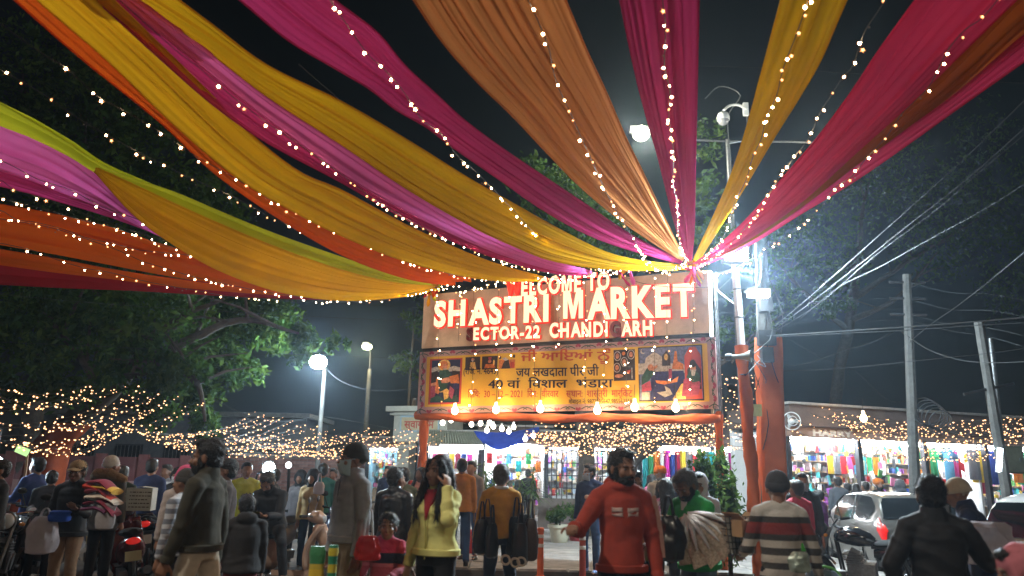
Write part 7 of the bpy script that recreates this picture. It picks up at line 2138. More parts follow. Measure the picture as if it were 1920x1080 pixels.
# lefthand vendor with folded clothes
person('man in black jacket and tan cap holding a bundle of striped clothes', PX(148, 9.2), 176, H=1.67, build=1.06, top=DKJ, bottom=KHAKI, hat='cap', hat_mat=C('tan_cap', (.42, .27, .13)), skin=1, detail=2, head=(10, -4), collar='high', top_hem=.84,
       arms={'R': (V3((.2, .1, -1)), V3((.12, .6, -.5)), V3((-1, 0, 0))), 'L': (V3((-.25, .35, -1)), V3((-.1, 1, .25)), V3((0, 0, 1)))}, legs={'L': (V3((-.05, .1, -1)), V3((-.02, -.05, -1))), 'R': (V3((.06, .02, -1)), V3((0, -.06, -1)))})
person('person in white knit cap and fur hooded grey parka seen from behind', PX(208, 10.9), -10, H=1.75, build=1.12, top=PARKA, bottom=BLACKT, hat='beanie', hat_mat=WHITEK, detail=1, head=(-20, 0), collar='hood', top_hem=.74,
       extras=lambda t, J: remesh(MB().tube([J['neck'] + V3((-.22, -.02, -.02)), J['neck'] + V3((-.1, -.12, .02)), J['neck'] + V3((.1, -.13, .02)), J['neck'] + V3((.24, -.02, -.05))], [.05, .07, .07, .05], 10, round_=True), 'fur_trim', C('tan_fur', (.30, .19, .10), bump=1, bscale=80), .012, t, 1, .012, 3, 30))
# seated man on the scooter
person('man in black sitting sideways on the beige scooter, bent over his phone', Vector((sc_x - .16, 10.72, 0)), 176, H=1.70, build=1.12, top=DKJ, bottom=BLACKT, detail=1, seat=.86, lean=24, head=(-6, -26), beard=BEARD, collar='high', skin=0, shoe=mat('sandal_tan', (.24, .13, .07), .6),
       arms={'L': (V3((-.05, .45, -1)), V3((.35, 1, .05)), V3((0, 0, 1))), 'R': (V3((.05, .45, -1)), V3((-.35, 1, .05)), V3((0, 0, 1)))}, legs={'L': (V3((-.42, .75, -.40)), V3((-.1, -.12, -1))), 'R': (V3((.38, .75, -.40)), V3((.05, -.12, -1)))},
       extras=lambda t, J: MB().box((J['AR']['L'][2] + J['AR']['R'][2]) / 2 + V3((0, .12, .03)), (.14, .08, .012), 0, Matrix.Rotation(.7, 3, 'X')).build('phone', PHONE, t, False))
# child pair
CHILD = bands('child_jacket', [(0, (.6, .58, .6)), (.42, (.02, .02, .035)), (.66, (.58, .55, .58)), (.71, (.50, .10, .16)), (.80, (.6, .18, .26)), (.83, (.015, .02, .06)), (.92, (.55, .04, .12))], 2, 0, 2)
person('small child in pink and navy padded jacket beside the masked man', PX(733, 7.0), 165, H=1.23, build=1.15, top=CHILD, bottom=C('child_leggings', (.45, .42, .48)), detail=2, head=(20, 4), collar='high', top_hem=.80, skin=0,
       arms={'L': (V3((-.3, .25, -1)), V3((.2, .9, -.2)), None), 'R': (V3((.35, .1, -1)), V3((.1, .5, -.7)), None)})
person('dark haired child in black seen from behind at the seated man side', PX(470, 7.3), 30, H=1.38, build=1.15, top=C('charcoal_fleece', (.025, .022, .022)), bottom=C('dark_red_trouser', (.12, .015, .015)), detail=1, collar='hood')
person('child in pink woollen hood carried behind the tall bearded man', PX(350, 9.2), 40, H=1.62, top=C('pale_shawl', (.42, .36, .33)), bottom=BLACKT, hood=C('pink_hood_wool', (.62, .07, .17)), detail=1)
person('person in rose pink hood cut by the lower righthand corner', PX(1896, 4.3), 60, H=1.26, build=1.1, top=DKJ, bottom=BLACKT, hood=C('rose_hood_wool', (.52, .16, .19)), detail=1, head=(20, -10))
person('stooping man in cream knit cap and navy jacket with a big white sack', PX(1832, 7.1), 58, H=1.68, build=1.1, top=NAVY, bottom=JEANS, hat='beanie', hat_mat=C('cream_knit', (.50, .43, .30)), hair=HAIRG, detail=1, lean=14, head=(0, -8), collar='high',
       arms={'L': (V3((-.1, .3, -1)), V3((0, .9, -.6)), None), 'R': (V3((.1, .4, -1)), V3((0, .9, -.6)), None)})
person('man in black leather jacket seen from behind near the gate post', PX(742, 9.0), -25, H=1.66, build=1.1, top=mat('black_leather', (.015, .015, .018), .38, var=.3, bump=.5, bscale=25), bottom=BLACKT, detail=1, collar='high', head=(-20, 0))
person('young man in navy jacket and jeans standing by the orange bollards', PX(1106, 12.7, .1), 150, H=1.70, top=NAVY, bottom=JEANS, shoe=mat('shoe_blue_white', (.2, .3, .6), .5, var=.4, vscale=30), mask=mat('mask_grey', (.3, .32, .35), .7), detail=1, head=(-25, 0),
       arms={'L': (V3((-.15, .2, -1)), V3((.2, .9, .3)), None)}, legs={'L': (V3((-.08, .12, -1)), V3((0, -.02, -1))), 'R': (V3((.06, -.06, -1)), V3((0, -.1, -1)))})
person('man with short black hair and orange shoulders behind the man in red', PX(1186, 7.6), 200, H=1.67, top=C('rust_knit', (.4, .13, .06)), bottom=BLACKT, detail=1)
# middle distance
mid = [
 ('man in blue jacket reaching towards the bright stall lamp at the lefthand edge', 72, 11.6, 75, 1.72, dict(top=BLUEJ, arms={'L': (V3((-.15, .5, -1)), V3((0, 1, -.1)), None), 'R': (V3((.15, .6, -1)), V3((0, 1, 0)), None)})),
 ('man in black leaning beside the man in blue', 98, 11.2, 20, 1.55, dict(top=DKJ, lean=14)),
 ('figure in black cut by the lefthand edge', 4, 9.5, 140, 1.66, dict(top=DKJ)),
 ('man in dark green sweater behind the fur hooded parka', 232, 11.6, 10, 1.62, dict(top=C('dark_green_knit', (.03, .045, .03)))),
 ('man in navy sweater seen from behind near the white carton', 285, 12.4, 5, 1.74, dict(top=C('navy_knit', (.022, .035, .10)), bottom=JEANS)),
 ('man in pale patterned shirt facing the street', 314, 13.6, 170, 1.66, dict(top=CHK)),
 ('masked woman in black hood beside the patterned shirt', 336, 13.2, 165, 1.60, dict(top=DKJ, hood=C('black_shawl', (.015, .015, .017)), mask=mat('mask_white', (.6, .6, .62), .7))),
 ('dark capped man behind the shoulder of the tall bearded man', 428, 8.8, 110, 1.72, dict(top=C('dark_brown_jacket', (.05, .035, .03)), hat='cap', hat_mat=DKJ)),
 ('man in neon yellow jacket with black sleeves', 463, 12.6, 200, 1.72, dict(top=NEON)),
 ('woman in red behind the glowing headlamp', 492, 14.6, 180, 1.58, dict(top=MAR, female=True, long_hair=True, hair_len=.3)),
 ('man in black standing by the glowing headlamp', 516, 13.4, 90, 1.62, dict(top=DKJ)),
 ('woman in black veil near the seated man', 565, 14.2, 175, 1.60, dict(top=C('grey_shawl', (.16, .15, .16)), female=True, hood=C('black_shawl', (.015, .015, .017)))),
 ('woman with black scarf and beige jacket carrying a small white bag', 588, 13.2, 175, 1.62, dict(top=BEIGEJ, female=True, hood=C('black_shawl', (.015, .015, .017)), bottom=JEANS)),
 ('man in dark teal jacket beside the woman in beige', 606, 14.0, 20, 1.74, dict(top=TEALJ, bottom=JEANS)),
 ('man in pale grey striped shirt further back', 626, 16.2, 170, 1.66, dict(top=GREYK, bottom=JEANS)),
 ('woman in pink shawl near the blue stall', 648, 17.5, 190, 1.6, dict(top=PINKS, female=True, long_hair=True, hair_len=.3)),
 ('man in olive coat between the leather jacket and the gate post', 757, 11.5, 30, 1.68, dict(top=C('olive_coat', (.07, .07, .03)))),
 ('person in salmon cardigan half behind the gate post', 790, 13.0, 150, 1.6, dict(top=C('salmon_cardigan', (.5, .22, .18)), female=True, long_hair=True, hair_len=.25)),
 ('dark haired person near the blue stall counter', 728, 17.0, 160, 1.64, dict(top=NAVY)),
 ('child in red cap by the gate post', 772, 15.5, 200, 1.35, dict(top=C('red_knit', (.4, .03, .03)), hat='cap', hat_mat=C('red_knit', (.4, .03, .03)))),
 ('man in orange jacket seen from behind, beyond the woman in yellow', 866, 13.2, 10, 1.76, dict(top=ORJ, bottom=JEANS)),
 ('man in grey scarf facing the street beside the orange jacket', 884, 14.4, 165, 1.74, dict(top=C('ash_coat', (.22, .22, .23)), bottom=JEANS)),
 ('seated woman in dark shawl by the store front', 972, 20.0, 40, 1.38, dict(top=DKJ, female=True, long_hair=True, hair_len=.25)),
 ('person in black coat entering the glaring store', 990, 22.0, 10, 1.66, dict(top=DKJ)),
 ('woman with loose black hair and pink striped top', 1246, 9.6, 15, 1.60, dict(top=bands('pink_stripe_top', [(0, (.55, .35, .45))] + [(.06 * k, (.62, .5, .58) if k % 2 else (.55, .22, .36)) for k in range(1, 30)], 2, 0, 2), female=True, long_hair=True, hair_len=.35)),
 ('man in orange turban beyond the woman in pink stripes', 1238, 14.0, 170, 1.70, dict(top=GREYJ, hat='turban', hat_mat=C('orange_turban', (.65, .18, .02)), beard=HAIRG)),
 ('woman in magenta shawl before the garment stall', 1222, 16.5, 30, 1.58, dict(top=PINKS, female=True, long_hair=True, hair_len=.3)),
 ('man with dark hair next to the grey haired bag seller', 1268, 12.2, 190, 1.64, dict(top=NAVY)),
 ('person in white hood behind the bag seller', 1310, 9.2, 160, 1.66, dict(top=WHITEK, hood=WHITEK)),
 ('man in red sleeveless vest by the orange wrap', 1493, 10.4, 20, 1.62, dict(top=C('raspberry_vest', (.45, .04, .07)))),
 ('masked man in black facing the man in the red vest', 1503, 11.4, 165, 1.72, dict(top=DKJ, mask=mat('mask_grey', (.3, .32, .35), .7))),
 ('child in purple standing by the hatchback bonnet', 1534, 13.4, 40, 1.36, dict(top=PURP)),
 ('man in grey hooded jacket browsing the shop shelves', 1571, 18.6, 5, 1.72, dict(top=C('slate_jacket', (.10, .11, .13)))),
 ('dark figure bending at the shop counter', 1588, 18.9, 20, 1.58, dict(top=DKJ)),
 ('woman in dark shawl at the shop counter', 1604, 18.5, 340, 1.58, dict(top=NAVY, female=True, long_hair=True, hair_len=.25)),
 ('man leaning by the shop column', 1622, 18.8, 20, 1.62, dict(top=C('slate_jacket', (.10, .11, .13)))),
 ('man in orange turban and dark coat looking into the shop', 1646, 18.3, 190, 1.68, dict(top=DKJ, hat='turban', hat_mat=C('orange_turban', (.65, .18, .02)), beard=BEARD)),
 ('man in dark hood before the second shop bay', 1687, 18.6, 30, 1.66, dict(top=C('slate_jacket', (.10, .11, .13)), hood=C('slate_jacket', (.10, .11, .13)))),
 ('person in red coat near the tall weathered pole', 1722, 18.2, 200, 1.5, dict(top=C('red_knit', (.4, .03, .03)), female=True, long_hair=True, hair_len=.25)),
]
for lab, px, y, fc, H_, kw in mid:
    z = .1 if PX0 < XG(px, y) < PX1 and PY0 < y < PY1 else 0
    person(lab, PX(px, y, z), fc, H=H_, detail=(1 if y < 10 else 0), skin=len(lab) % 2, **kw)
# ------------------------------------------------------------------ bollards
BOL = mat('bollard_orange', (.72, .13, .03), .5, var=.2, vscale=8); BOLR = mat('bollard_faded', (.45, .06, .03), .55, var=.25, vscale=8); REFL = mat('reflective_band', (.7, .66, .6), .35, var=.15)
def bollard(label, px, y, m_, h=.78):
    t = thing('bollard', label, 'bollard', PX(px, y), 0, 'flexible bollards along the pavement edge')
    MB().lathe([(.13, 0), (.13, .03), (.07, .05), (.052, .07), (.048, h - .06), (.055, h - .05), (.055, h - .01), (.04, h)], 18).build('post', m_, t)
    for z in (h * .62, h * .80): MB().lathe([(.051, z), (.053, z + .004), (.053, z + .05), (.051, z + .054)], 18, cap=False).build('reflective_band', REFL, t)
    MB().lathe([(.14, .0), (.145, .012), (.12, .02)], 18).build('base', M['rubber'], t)
bollard('bright orange bollard nearer the man in mustard', 1015, 12.75, BOL)
bollard('faded red orange bollard in front of the young man in navy', 1092, 12.5, BOLR)

# ------------------------------------------------------------------ bags and wares
def bag_mesh(w, d, h, seed, mats, crumple=.02, bulge=1.0, voxel=.014, neck=.5):
    rnd = random.Random(seed)
    mb = MB(); n = 24; rr = []
    prof = [(.45, 0), (.85, .02), (1.0, .18), (1.02, .45), (.92, .72), (neck + .2, .9), (neck, 1.0)]
    for i in range(21):
        z = i / 20; k = float(np.interp(z, [p[1] for p in prof], [p[0] for p in prof]))
        row = []
        for j in range(n):
            a = 2 * math.pi * j / n
            sx, sy = math.copysign(abs(math.cos(a)) ** .75, math.cos(a)), math.copysign(abs(math.sin(a)) ** .75, math.sin(a))
            q = 1 + crumple / .02 * .12 * mnoise.noise(Vector((math.cos(a) * 2.2, math.sin(a) * 2.2, z * 3.5 + seed * 5.1))) + crumple / .02 * .05 * math.sin(7 * a + seed) * z
            row.append(Vector((sx * w / 2 * k * q, sy * d / 2 * k * q, z * h)))
        rr.append(row)
    return mb.rings(rr)
def carrier(label, loc, w, d, h, m_, seed, rz=0, handles=True, group=None, name='shopping_bag', cat='bag', neck=.55, crumple=.02, hm=None, drop=.14):
    t = thing(name, label, cat, loc, rz, group)
    bag_mesh(w, d, h, seed, m_, crumple, neck=neck).build('bag_body', m_, t)
    if handles:
        for k in (-1, 1):
            MB().tube(polyline([(-w * .18, k * d * .12, h * .97), (-w * .1, k * d * .05, h + drop * .75), (0, 0, h + drop), (w * .1, k * d * .05, h + drop * .75), (w * .18, k * d * .12, h * .97)], 14), .008, 6).build('handle', hm or m_, t)
    return t
POLYW = translucent('white_polythene', (.62, .56, .58), .35, sheer=.05)
carrier('crumpled white polythene bag hanging from the cap wearing vendor, full', U(80, 1000, 8.9) - Vector((0, 0, .22)), .30, .2, .40, POLYW, 1, .2, crumple=.05, drop=.09)
carrier('blue cloth bundle under the hand of the cap wearing vendor', U(112, 968, 8.85) - Vector((0, 0, .06)), .22, .12, .12, C('cobalt_cloth', (.02, .08, .45)), 2, .3, False, name='cloth_bundle', cat='cloth', neck=.8)
# bundle of folded clothes
FB = [C('fold_%s' % n, c) for n, c in (('maroon', (.22, .02, .04)), ('red', (.55, .05, .03)), ('yellow', (.65, .38, .05)), ('black', (.02, .02, .02)), ('cream', (.6, .5, .4)), ('plum', (.14, .03, .08)), ('orange', (.65, .22, .05)))]
b0 = U(192, 925, 8.75)
for k, (dz, w, mi_, dx) in enumerate(((-.15, .28, 5, -.02), (-.11, .34, 0, .03), (-.07, .26, 3, .0), (-.03, .33, 4, .04), (.01, .28, 0, .0), (.045, .34, 1, -.01), (.075, .25, 2, .05), (.10, .28, 0, 0))):
    P_ = MB(); rr = []
    for i in range(13):
        x = (i / 12 - .5) * w
        rr.append([Vector((x, math.cos(a) * .13 * (1 + .08 * math.sin(9 * x + k)), math.sin(a) * (.026 + .008 * math.sin(13 * x + k)) + .022 * math.sin(11 * x + k * 2) - .9 * x * x - .25 * max(x, 0))) for a in (2 * math.pi * j / 14 for j in range(14))])
    o = P_.rings(rr).build('folded_garment', FB[mi_], None); o.location = b0 + Vector((dx, 0, dz)); o.rotation_euler = (0, R(8 + k), R(4 * (k % 3)))
    tag(o, ['plum', 'maroon', 'black', 'cream', 'dull maroon', 'red', 'yellow', 'topmost maroon'][k] + ' folded garment in the bundle held by the man in tan cap', 'garment', 'folded garments held in a bundle')
carrier('pale grey sleeve end hanging from the bundle of folded garments', U(198, 968, 8.7) - Vector((0, 0, .14)), .19, .1, .28, C('ash_fabric', (.3, .27, .27)), 5, .4, False, name='hanging_garment', cat='garment', neck=.9)
# handbags on the arms of the man in mustard
LEA = mat('black_bag_leather', (.012, .012, .012), .3, var=.2, bump=.3, bscale=30, coat=.3); LEAB = mat('brown_bag_leather', (.05, .032, .022), .35, var=.25, bump=.3, bscale=30)
for k, (px, py, m_, w) in enumerate(((913, 1000, LEAB, .20), (903, 1005, LEA, .18), (922, 1012, LEA, .16))):
    carrier(['brown', 'outer black', 'inner black'][k] + ' handbag dangling from the lefthand arm of the man in mustard', U(px, py, 8.6 - .05 * k) - Vector((0, 0, .19)), w, .08, .36, m_, 10 + k, .4 * k, True, 'handbags carried by the man in mustard', 'handbag', drop=.2)
for k, (px, py, m_, w) in enumerate(((968, 1005, LEA, .22), (983, 1000, LEA, .20), (995, 1008, LEAB, .16), (975, 1018, LEA, .2))):
    carrier(['widest black', 'glossy black', 'dark brown', 'lowest black'][k] + ' handbag dangling from the righthand arm of the man in mustard', U(px, py, 8.7 - .06 * k) - Vector((0, 0, .24)), w, .09, .44, m_, 20 + k, .3 * k - .4, True, 'handbags carried by the man in mustard', 'handbag', drop=.22)
for k, (px, py) in enumerate(((948, 1050), (966, 1055), (978, 1053))):
    o = MB().torus((0, 0, 0), .045, .012, (.3, 1, .2 * k), 16, 6).build('bag_charm', mat('pale_ring', (.6, .5, .4), .4)); o.location = U(px, py, 8.4)
    tag(o, ['lefthand', 'middle', 'righthand'][k] + ' pale ring handle hanging beneath the handbags of the man in mustard', 'ring', 'pale ring handles under the handbags')
# big bundle of patterned bags held by the green jacket seller
BAGP = bands('quilted_bag', [(0, (.40, .33, .24))] + [(.05 * k, (.46, .39, .29) if k % 2 else (.36, .29, .2)) for k in range(1, 26)], 2, 0, 1.3)
PAT = mat('patterned_bag_fabric', (.44, .36, .27), .75, var=.6, vscale=60, bump=.5, bscale=80)
SILV = mat('silver_lining', (.62, .64, .66), .32, .35, var=.3, vscale=10, bump=.6, bscale=18)
apex = U(1286, 968, 6.7)
rnd = random.Random(6)
for k, (px, py) in enumerate(((1284, 1050), (1306, 1056), (1330, 1056), (1356, 1046), (1374, 1024))):
    end = U(px, py, 6.65 - .03 * k)
    t = thing('fabric_bag', ['lefthand', 'second', 'middle', 'fourth', 'outermost'][k] + ' patterned beige fabric bag with silver trim fanned out from the seller in green', 'bag', apex, 0, 'patterned fabric bags held in a fan')
    e = end - apex; a_, b_, d_ = basis(e, (0, 1, 0))
    rr = []
    for i in range(15):
        s = i / 14; w = .025 + .12 * min(s * 1.5, 1) ** .8; th = .015 + .05 * math.sin(math.pi * min(s * .9 + .05, 1))
        c = e * s + Vector((0, 0, .05 * math.sin(math.pi * s)))
        rr.append([c + a_ * (math.cos(q) * w) + b_ * (math.sin(q) * th * (1 + .25 * math.sin(3 * q + k))) + a_ * .008 * math.sin(9 * s + k) for q in (2 * math.pi * j / 16 for j in range(16))])
    MB().rings(rr).build('bag_body', PAT, t)
    tr = MB()
    for sgn in (-1, 1):
        tr.tube([e * s + Vector((0, -.03 - .045 * math.sin(math.pi * s), .05 * math.sin(math.pi * s) + .02)) + a_ * sgn * (.015 + .06 * min(s * 1.4, 1)) for s in (0, .2, .4, .6, .78)], [.008, .016, .02, .016, .005], 6)
    tr.build('silver_trim', SILV, t)
t = carrier('big black carrier bag bulging beneath the elbow of the bag seller', U(1256, 1046, 6.6), .24, .18, .36, LEA, 31, .2, True, drop=.16, crumple=.05)
t.location.z = U(1252, 1052, 6.6).z
cr_ = thing('wire_basket', 'pale wire mesh basket beyond the fanned bags', 'basket', U(1378, 1005, 6.6), R(20))
mb = MB()
for k in range(9):
    mb.tube([(-.16 + .04 * k, -.1, .16), (-.12 + .03 * k, -.1, -.14)], .004, 4)
for k in range(7):
    z = .16 - .05 * k; w = .16 - .01 * k
    mb.tube([(-w, -.1, z), (w, -.1, z), (w, .12, z), (-w, .12, z), (-w, -.1, z)], .004, 4)
mb.build('mesh', M['wire'], cr_)
MB().grid([[(-.15, -.09, .15), (.15, -.09, .15)], [(-.12, -.09, -.13), (.12, -.09, -.13)]]).build('lining', C('basket_lining', (.4, .38, .33)), cr_)
carrier('red handbag held between the masked man and the child, slack', U(688, 1052, 6.6), .20, .12, .20, mat('red_bag', (.62, .02, .025), .4, var=.2, vscale=8), 41, .1, True, name='handbag', cat='handbag', drop=.22, hm=SILV, crumple=.04)
carrier('yellow carrier bag with green edge near the feet of the masked man', U(597, 1024, 6.3) - Vector((0, 0, .50)), .12, .08, .50, bands('yellow_green_bag', [(0, (.75, .42, .02)), (.2, (.75, .5, .03)), (.33, (.62, .45, .05)), (.37, (.05, .25, .1))], 2, 0, .6, .45), 42, .1, False, neck=.9, crumple=.012)
carrier('green and yellow wavy striped carrier bag next to the yellow one', U(626, 1022, 6.2) - Vector((0, 0, .50)), .07, .07, .50, bands('green_wave_bag', [(0, (.02, .2, .1))] + [(.06 * k, (.62, .5, .03) if k % 2 else (.02, .25, .12)) for k in range(1, 9)], 2, 0, .6, .45), 43, .1, False, neck=.9, crumple=.012)
carrier('small white bag in the hand of the woman in beige', U(598, 915, 12.9) - Vector((0, 0, .1)), .18, .1, .2, POLYW, 44)
# white sack of the stooping man
carrier('big crumpled white sack in front of the stooping man', U(1843, 1040, 6.7), .46, .34, .34, POLYW, 45, .5, False, name='white_sack', cat='sack', neck=.8, crumple=.085).location.z = U(1845, 1058, 6.7).z
# white carton on a parked scooter
ct = thing('carton', 'white carton with printed side standing on a parked scooter', 'box', U(265, 936, 11.2), R(12))
CTM = mat('carton_white', (.58, .60, .56), .8, var=.12)
MB().box((0, 0, 0), (.34, .32, .30)).build('box_body', CTM, ct, False)
mb = MB(); rnd = random.Random(8)
for j in range(5):
    x = -.12
    while x < .12:
        w = rnd.uniform(.01, .05); mb.box((x + w / 2, -.162, .1 - .05 * j), (w, .002, .012)); x += w + .012
mb.build('printed_marks', P_DK, ct, False)
for k in (-1, 1): MB().box((k * .085, 0, .153 + .01), (.165, .318, .006), 0, Matrix.Rotation(.12 * k, 3, 'Y')).build('lid_flap', CTM, ct, False)
# street seller's heap beside the striped man
hp0 = PX(1335, 5.9)
rnd = random.Random(12)
HC = [C('heap_%s' % n, c) for n, c in (('olive', (.12, .16, .04)), ('cream', (.5, .45, .36)), ('green', (.05, .3, .06)), ('orange', (.55, .25, .04)), ('grey', (.25, .25, .26)), ('pink', (.5, .2, .25)))]
NM = ['olive', 'cream', 'green', 'orange', 'grey', 'pink']
tbl = thing('low_table', 'low folding table heaped with small wares behind the striped sweater', 'table', PX(1372, 6.4), R(10))
MB().box((0, 0, .62), (.95, .55, .035)).build('table_top', SHELFM, tbl, False)
for sx in (-.42, .42):
    for sy in (-.22, .22): MB().bar((sx, sy, 0), (sx, sy, .6), .03, .03).build('leg', M['steel'], tbl, False)
for k in range(12):
    c = Vector(tbl.location) + Vector((-.36 + .07 * k + rnd.uniform(-.02, .02), rnd.uniform(-.16, .16), .64))
    o = bag_mesh(rnd.uniform(.12, .2), rnd.uniform(.1, .14), rnd.uniform(.07, .14), 60 + k, None, .03, neck=.8).build('packet', HC[k % 6], None)
    o.location = c; o.rotation_euler.z = rnd.uniform(0, 3)
    tag(o, '%s packet heaped on the low table, %s' % (NM[k % 6], 'towards the bag seller' if k < 6 else 'towards the striped sweater'), 'packet', 'packets heaped on the low table')
bx_ = thing('carton', 'open brown carton raised beside the shoulder of the striped sweater', 'box', U(1392, 985, 6.5), R(30))
BRC = mat('cardboard', (.42, .26, .13), .85, var=.15)
MB().box((0, 0, -.02), (.20, .18, .13)).build('box_body', BRC, bx_, False)
for k in (-1, 1): MB().box((k * .10, 0, .07), (.09, .18, .005), 0, Matrix.Rotation(-.7 * k, 3, 'Y')).build('lid_flap', BRC, bx_, False)
# chair back, flask and buckets near the motorcycle
ch = thing('plastic_chair', 'blue grey plastic chair with rounded back beside the striped sweater', 'chair', PX(1538, 6.8), R(170))
CHM = mat('slate_blue_plastic', (.10, .15, .21), .4, var=.12)
P_ = []
for i in range(9):
    z = .42 + .42 * i / 8; w = .20 * (1 if i < 6 else (1 - (i - 5) ** 2 * .05))
    P_.append([Vector((w * k, -.20 - .06 * (i / 8) + .05 * k * k, z)) for k in (-1, -.6, -.2, .2, .6, 1)])
o = MB().grid(P_).build('backrest', CHM, ch); o.modifiers.new('thick', 'SOLIDIFY').thickness = .02
MB().box((0, 0, .42), (.40, .40, .03)).build('seat', CHM, ch)
for sx in (-.17, .17):
    for sy in (-.17, .17): MB().tube([(sx, sy, .42), (sx * 1.15, sy * 1.2, 0)], .018, 8).build('leg', CHM, ch)
MB().tube(polyline([(-.2, -.17, .45), (-.2, -.25, .7), (-.13, -.27, .84), (0, -.275, .87), (.13, -.27, .84), (.2, -.25, .7)], 16), .012, 6).build('green_rim', mat('lime_trim', (.15, .5, .08), .4), ch)
bk = thing('bucket', 'pink plastic bucket on the ground by the slate blue chair', 'bucket', PX(1578, 7.0))
MB().lathe([(.11, 0), (.12, .005), (.15, .30), (.165, .305), (.165, .33), (.148, .33), (.115, .02)], 24, cap=False).build('tub', mat('pink_plastic', (.65, .22, .36), .35, var=.1), bk)
MB().tube(polyline([(-.16, 0, .31), (-.12, .1, .36), (0, .16, .37), (.12, .1, .36), (.16, 0, .31)], 12), .005, 5).build('handle', M['wire'], bk)
fk_ = thing('flask', 'steel flask with pale label standing on an upturned crate', 'flask', PX(1562, 7.6, .42))
MB().lathe([(.08, 0), (.085, .01), (.085, .22), (.05, .28), (.05, .30), (.055, .30), (.055, .36), (.02, .37)], 20).build('body', M['steel'], fk_)
MB().lathe([(.0865, .04), (.0875, .045), (.0875, .13), (.0865, .135)], 20, cap=False).build('paper_label', mat('label_green_white', (.5, .55, .4), .6, var=.4, vscale=20), fk_)
cr2 = thing('plastic_crate', 'dark plastic crate carrying the steel flask', 'crate', PX(1562, 7.62))
mb = MB()
for k in range(5): mb.box((0, -.2, .04 + .085 * k), (.44, .02, .05)).box((0, .2, .04 + .085 * k), (.44, .02, .05)).box((-.21, 0, .04 + .085 * k), (.02, .4, .05)).box((.21, 0, .04 + .085 * k), (.02, .4, .05))
mb.build('slats', M['darksteel'], cr2, False)
MB().box((0, 0, .405), (.44, .42, .02)).build('lid', M['darksteel'], cr2, False)
for sx in (-.2, .2):
    for sy in (-.19, .19): MB().box((sx, sy, .2), (.04, .04, .40)).build('corner_post', M['darksteel'], cr2, False)
carrier('shiny silver and green plastic packet hanging beside the striped sweater', U(1500, 1055, 6.0), .16, .10, .15, mat('silver_green_pack', (.5, .6, .5), .22, .4, var=.5, vscale=12, bump=.8, bscale=15), 51, .3, False, name='packet', cat='packet', crumple=.05).location.z = U(1500, 1074, 6.0).z
carrier('bright green carrier bag behind the silver packet', U(1497, 1035, 6.9), .2, .12, .26, C('leaf_green_bag', (.08, .5, .06)), 52, .3, True)
# big plywood panel and stool behind the mustard man
o = MB().box((0, 0, .55), (1.05, .05, .75)).build('plywood_panel', mat('plywood_grey', (.16, .13, .11), .9, var=.3), None, False); o.location = PX(1047, 20.3, .1)
tag(o, 'grey brown plywood panel leaning before the metal grille', 'panel')
# lit scooter headlamp and stall lamp at the lefthand edge
hl = thing('glowing_headlamp', 'dazzling scooter headlamp shining towards the street', 'headlamp', U(504, 878, 13.6))
MB().ell((0, 0, 0), (.11, .06, .11), 14, 10).build('lens', glow('headlamp_glow', (.86, .95, 1), 32.0), hl)
MB().lathe([(.12, .0), (.13, .03), (.05, .14)], 16).build('shell', M['black'], hl).rotation_euler = (R(-90), 0, 0)
MB().tube([(0, .1, -.05), (0, .25, -1.0)], .03, 8).build('stem', M['black'], hl)
point_lamp(hl, (0, -.3, 0), 60, COOL, .08)
h2 = thing('glowing_headlamp', 'small dim glowing headlamp to the right of the dazzling one', 'headlamp', U(541, 872, 15))
MB().ell((0, 0, 0), (.06, .04, .06), 12, 8).build('lens', glow('headlamp_glow2', (.86, .95, 1), 9.0), h2)
MB().tube([(0, .06, -.05), (0, .2, -1.0)], .03, 8).build('stem', M['black'], h2)
st_ = thing('stall_lamp', 'cool white stall lamp at the lefthand edge near the man in blue', 'lamp', U(-8, 868, 11.8))
MB().ell((0, 0, 0), (.10, .10, .10), 14, 10).build('lamp_globe', glow('stall_glow', COOL, 12.0), st_)
MB().tube([(0, 0, .08), (0, 0, .5), (-.2, 0, .6)], .01, 6).build('cord', M['cable'], st_)
point_lamp(st_, (.16, -.12, 0), 70, COOL, .08)
gl = thing('stall_sign', 'small tilted yellow green glowing sign on a stick near the leaning tree', 'sign', U(42, 845, 15), 0)
MB().box((0, 0, 0), (.26, .03, .14), 0, Matrix.Rotation(.35, 3, 'Y')).build('sign_panel', glow('sign_lime_glow', (.55, .9, .35), 1.2), gl, False)
MB().bar((.1, .02, -.08), (.16, .02, -1.3), .04, .03).build('stick', SHELFM, gl, False)

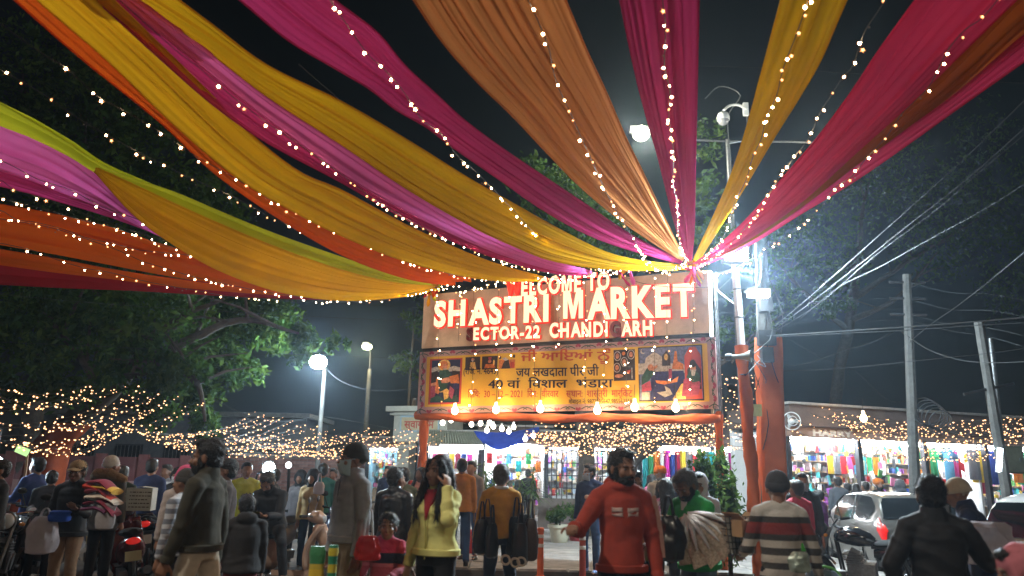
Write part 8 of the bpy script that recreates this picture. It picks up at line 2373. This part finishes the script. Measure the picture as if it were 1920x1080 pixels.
# ------------------------------------------------------------------ hanging garments, each of its own, in the bright stalls
rnd = random.Random(77)
GC = [(n, translucent('garment_' + n, c, .3)) for n, c in (('red', (.55, .04, .05)), ('orange', (.65, .2, .03)), ('yellow', (.7, .5, .05)), ('teal', (.03, .35, .38)), ('navy', (.03, .05, .2)), ('pink', (.65, .1, .32)), ('white', (.65, .65, .65)), ('grey', (.2, .2, .22)), ('green', (.05, .3, .12)), ('maroon', (.25, .02, .05)), ('sky blue', (.15, .4, .6)), ('magenta', (.5, .03, .3)))]
def hang_cloth(label, p, w, h, m_, group, rz=0, kind='shawl'):
    mb = MB(); P_ = []
    for i in range(9):
        v = i / 8; row = []
        for j in range(13):
            u_ = j / 12 - .5
            row.append(Vector((u_ * w * (1 - .08 * math.sin(math.pi * v)), .03 * math.sin(u_ * 22 + v * 1.5) * (.4 + .6 * v), -v * h)))
        P_.append(row)
    t = thing('hanging_' + kind, label, 'garment', p, rz, group)
    MB().grid(P_).build('fabric', m_, t)
    if kind == 'shirt':
        for s in (-1, 1):
            Q = [[Vector((s * (w * .5 + .2 * i / 4), .02 * math.sin(i), -.04 - .10 * i / 4 - .12 * k)) for k in range(3)] for i in range(5)]
            MB().grid(Q).build('sleeve', m_, t)
    MB().tube([(-w * .45, 0, .012), (0, 0, .03), (w * .45, 0, .012)], .008, 5).tube([(0, 0, .03), (0, 0, .1)], .005, 4).build('hanger', M['steel'], t)
    return t
used = {}
def gname(base):
    used[base] = used.get(base, 0) + 1
    return base
g0_, g1_ = U(1206, 893, 25.2), U(1470, 899, 25.2)
for k in range(26):
    x = g0_.x + (g1_.x - g0_.x) * (k + .5) / 26
    n_, m_ = GC[(k * 5 + 3) % 12]
    hang_cloth('long %s shawl hanging at the front of the bright garment stall, %s' % (n_, 'lefthand half' if k < 13 else 'righthand half'), Vector((x, 25.15 - .02 * (k % 3), 2.45 - .12 * (k % 4 == 1))), .24, rnd.uniform(.75, 1.3), m_, 'shawls hanging in the garment stall', rnd.uniform(-.2, .2))
base = Vector(right_shop.location); ang = right_shop.rotation_euler.z
ux = Vector((math.cos(ang), math.sin(ang), 0)); uy = Vector((-math.sin(ang), math.cos(ang), 0))
for k in range(22):
    x = 4.9 + .30 * k + rnd.uniform(-.05, .05); n_, m_ = GC[(k * 7 + 1) % 12]
    hang_cloth('%s garment hanging under the fascia of the shop row, %s' % (n_, 'near the weathered pole' if k < 8 else ('before the third bay' if k < 15 else 'towards the righthand end')), base + ux * x + uy * (.12 + .12 * (k % 3)) + Vector((0, 0, 2.55 - .25 * (k % 3 == 2))), rnd.uniform(.3, .42), rnd.uniform(.6, 1.0), m_, 'garments hanging in the shop row', ang + rnd.uniform(-.25, .25), 'shirt' if k % 2 else 'shawl')
for k in range(9):
    x = 2.5 + .24 * k; n_, m_ = GC[(k * 5 + 2) % 12]
    hang_cloth('small %s garment on the inner rail of the second shop bay' % n_, base + ux * x + uy * 1.2 + Vector((0, 0, 2.3)), .2, .5, m_, 'small garments on the inner rail', ang)
c0_, c1_ = U(908, 890, 26.6), U(1018, 891, 26.6)
for k in range(6):
    x = c0_.x + (c1_.x - c0_.x) * (k + .5) / 6; n_, m_ = GC[(k * 5) % 12]
    hang_cloth('%s packet strip hanging at the front of the glaring general store' % n_, Vector((x, 26.6, 2.3 - .25 * (k % 2))), .2, .35, m_, 'packet strips hanging at the general store')
o0, o1 = U(808, 887, 26.9), U(896, 889, 26.5)
for k in range(8):
    q = o0.lerp(o1, (k + .5) / 8); n_, m_ = GC[(k * 7 + 5) % 12]
    hang_cloth('%s cloth hanging inside the shop beneath the ribbed awning' % n_, Vector((q.x, q.y, 2.25)), .2, .5, m_, 'cloths hanging beneath the awning')
# ------------------------------------------------------------------ evening smog
hz = MB().box((0, 45, 14), (110, 130, 30)).build('haze', None, None, False)
hz['kind'] = 'stuff'
m = bpy.data.materials.new('haze'); m.use_nodes = True
nt = m.node_tree
for n in list(nt.nodes): nt.nodes.remove(n)
v = nt.nodes.new('ShaderNodeVolumePrincipled'); o = nt.nodes.new('ShaderNodeOutputMaterial')
v.inputs['Color'].default_value = (.62, .80, 1, 1); v.inputs['Density'].default_value = .0017; v.inputs['Anisotropy'].default_value = .8
nt.links.new(v.outputs[0], o.inputs['Volume'])
hz.data.materials.clear(); hz.data.materials.append(m)
bpy.data.scenes.remove(work)
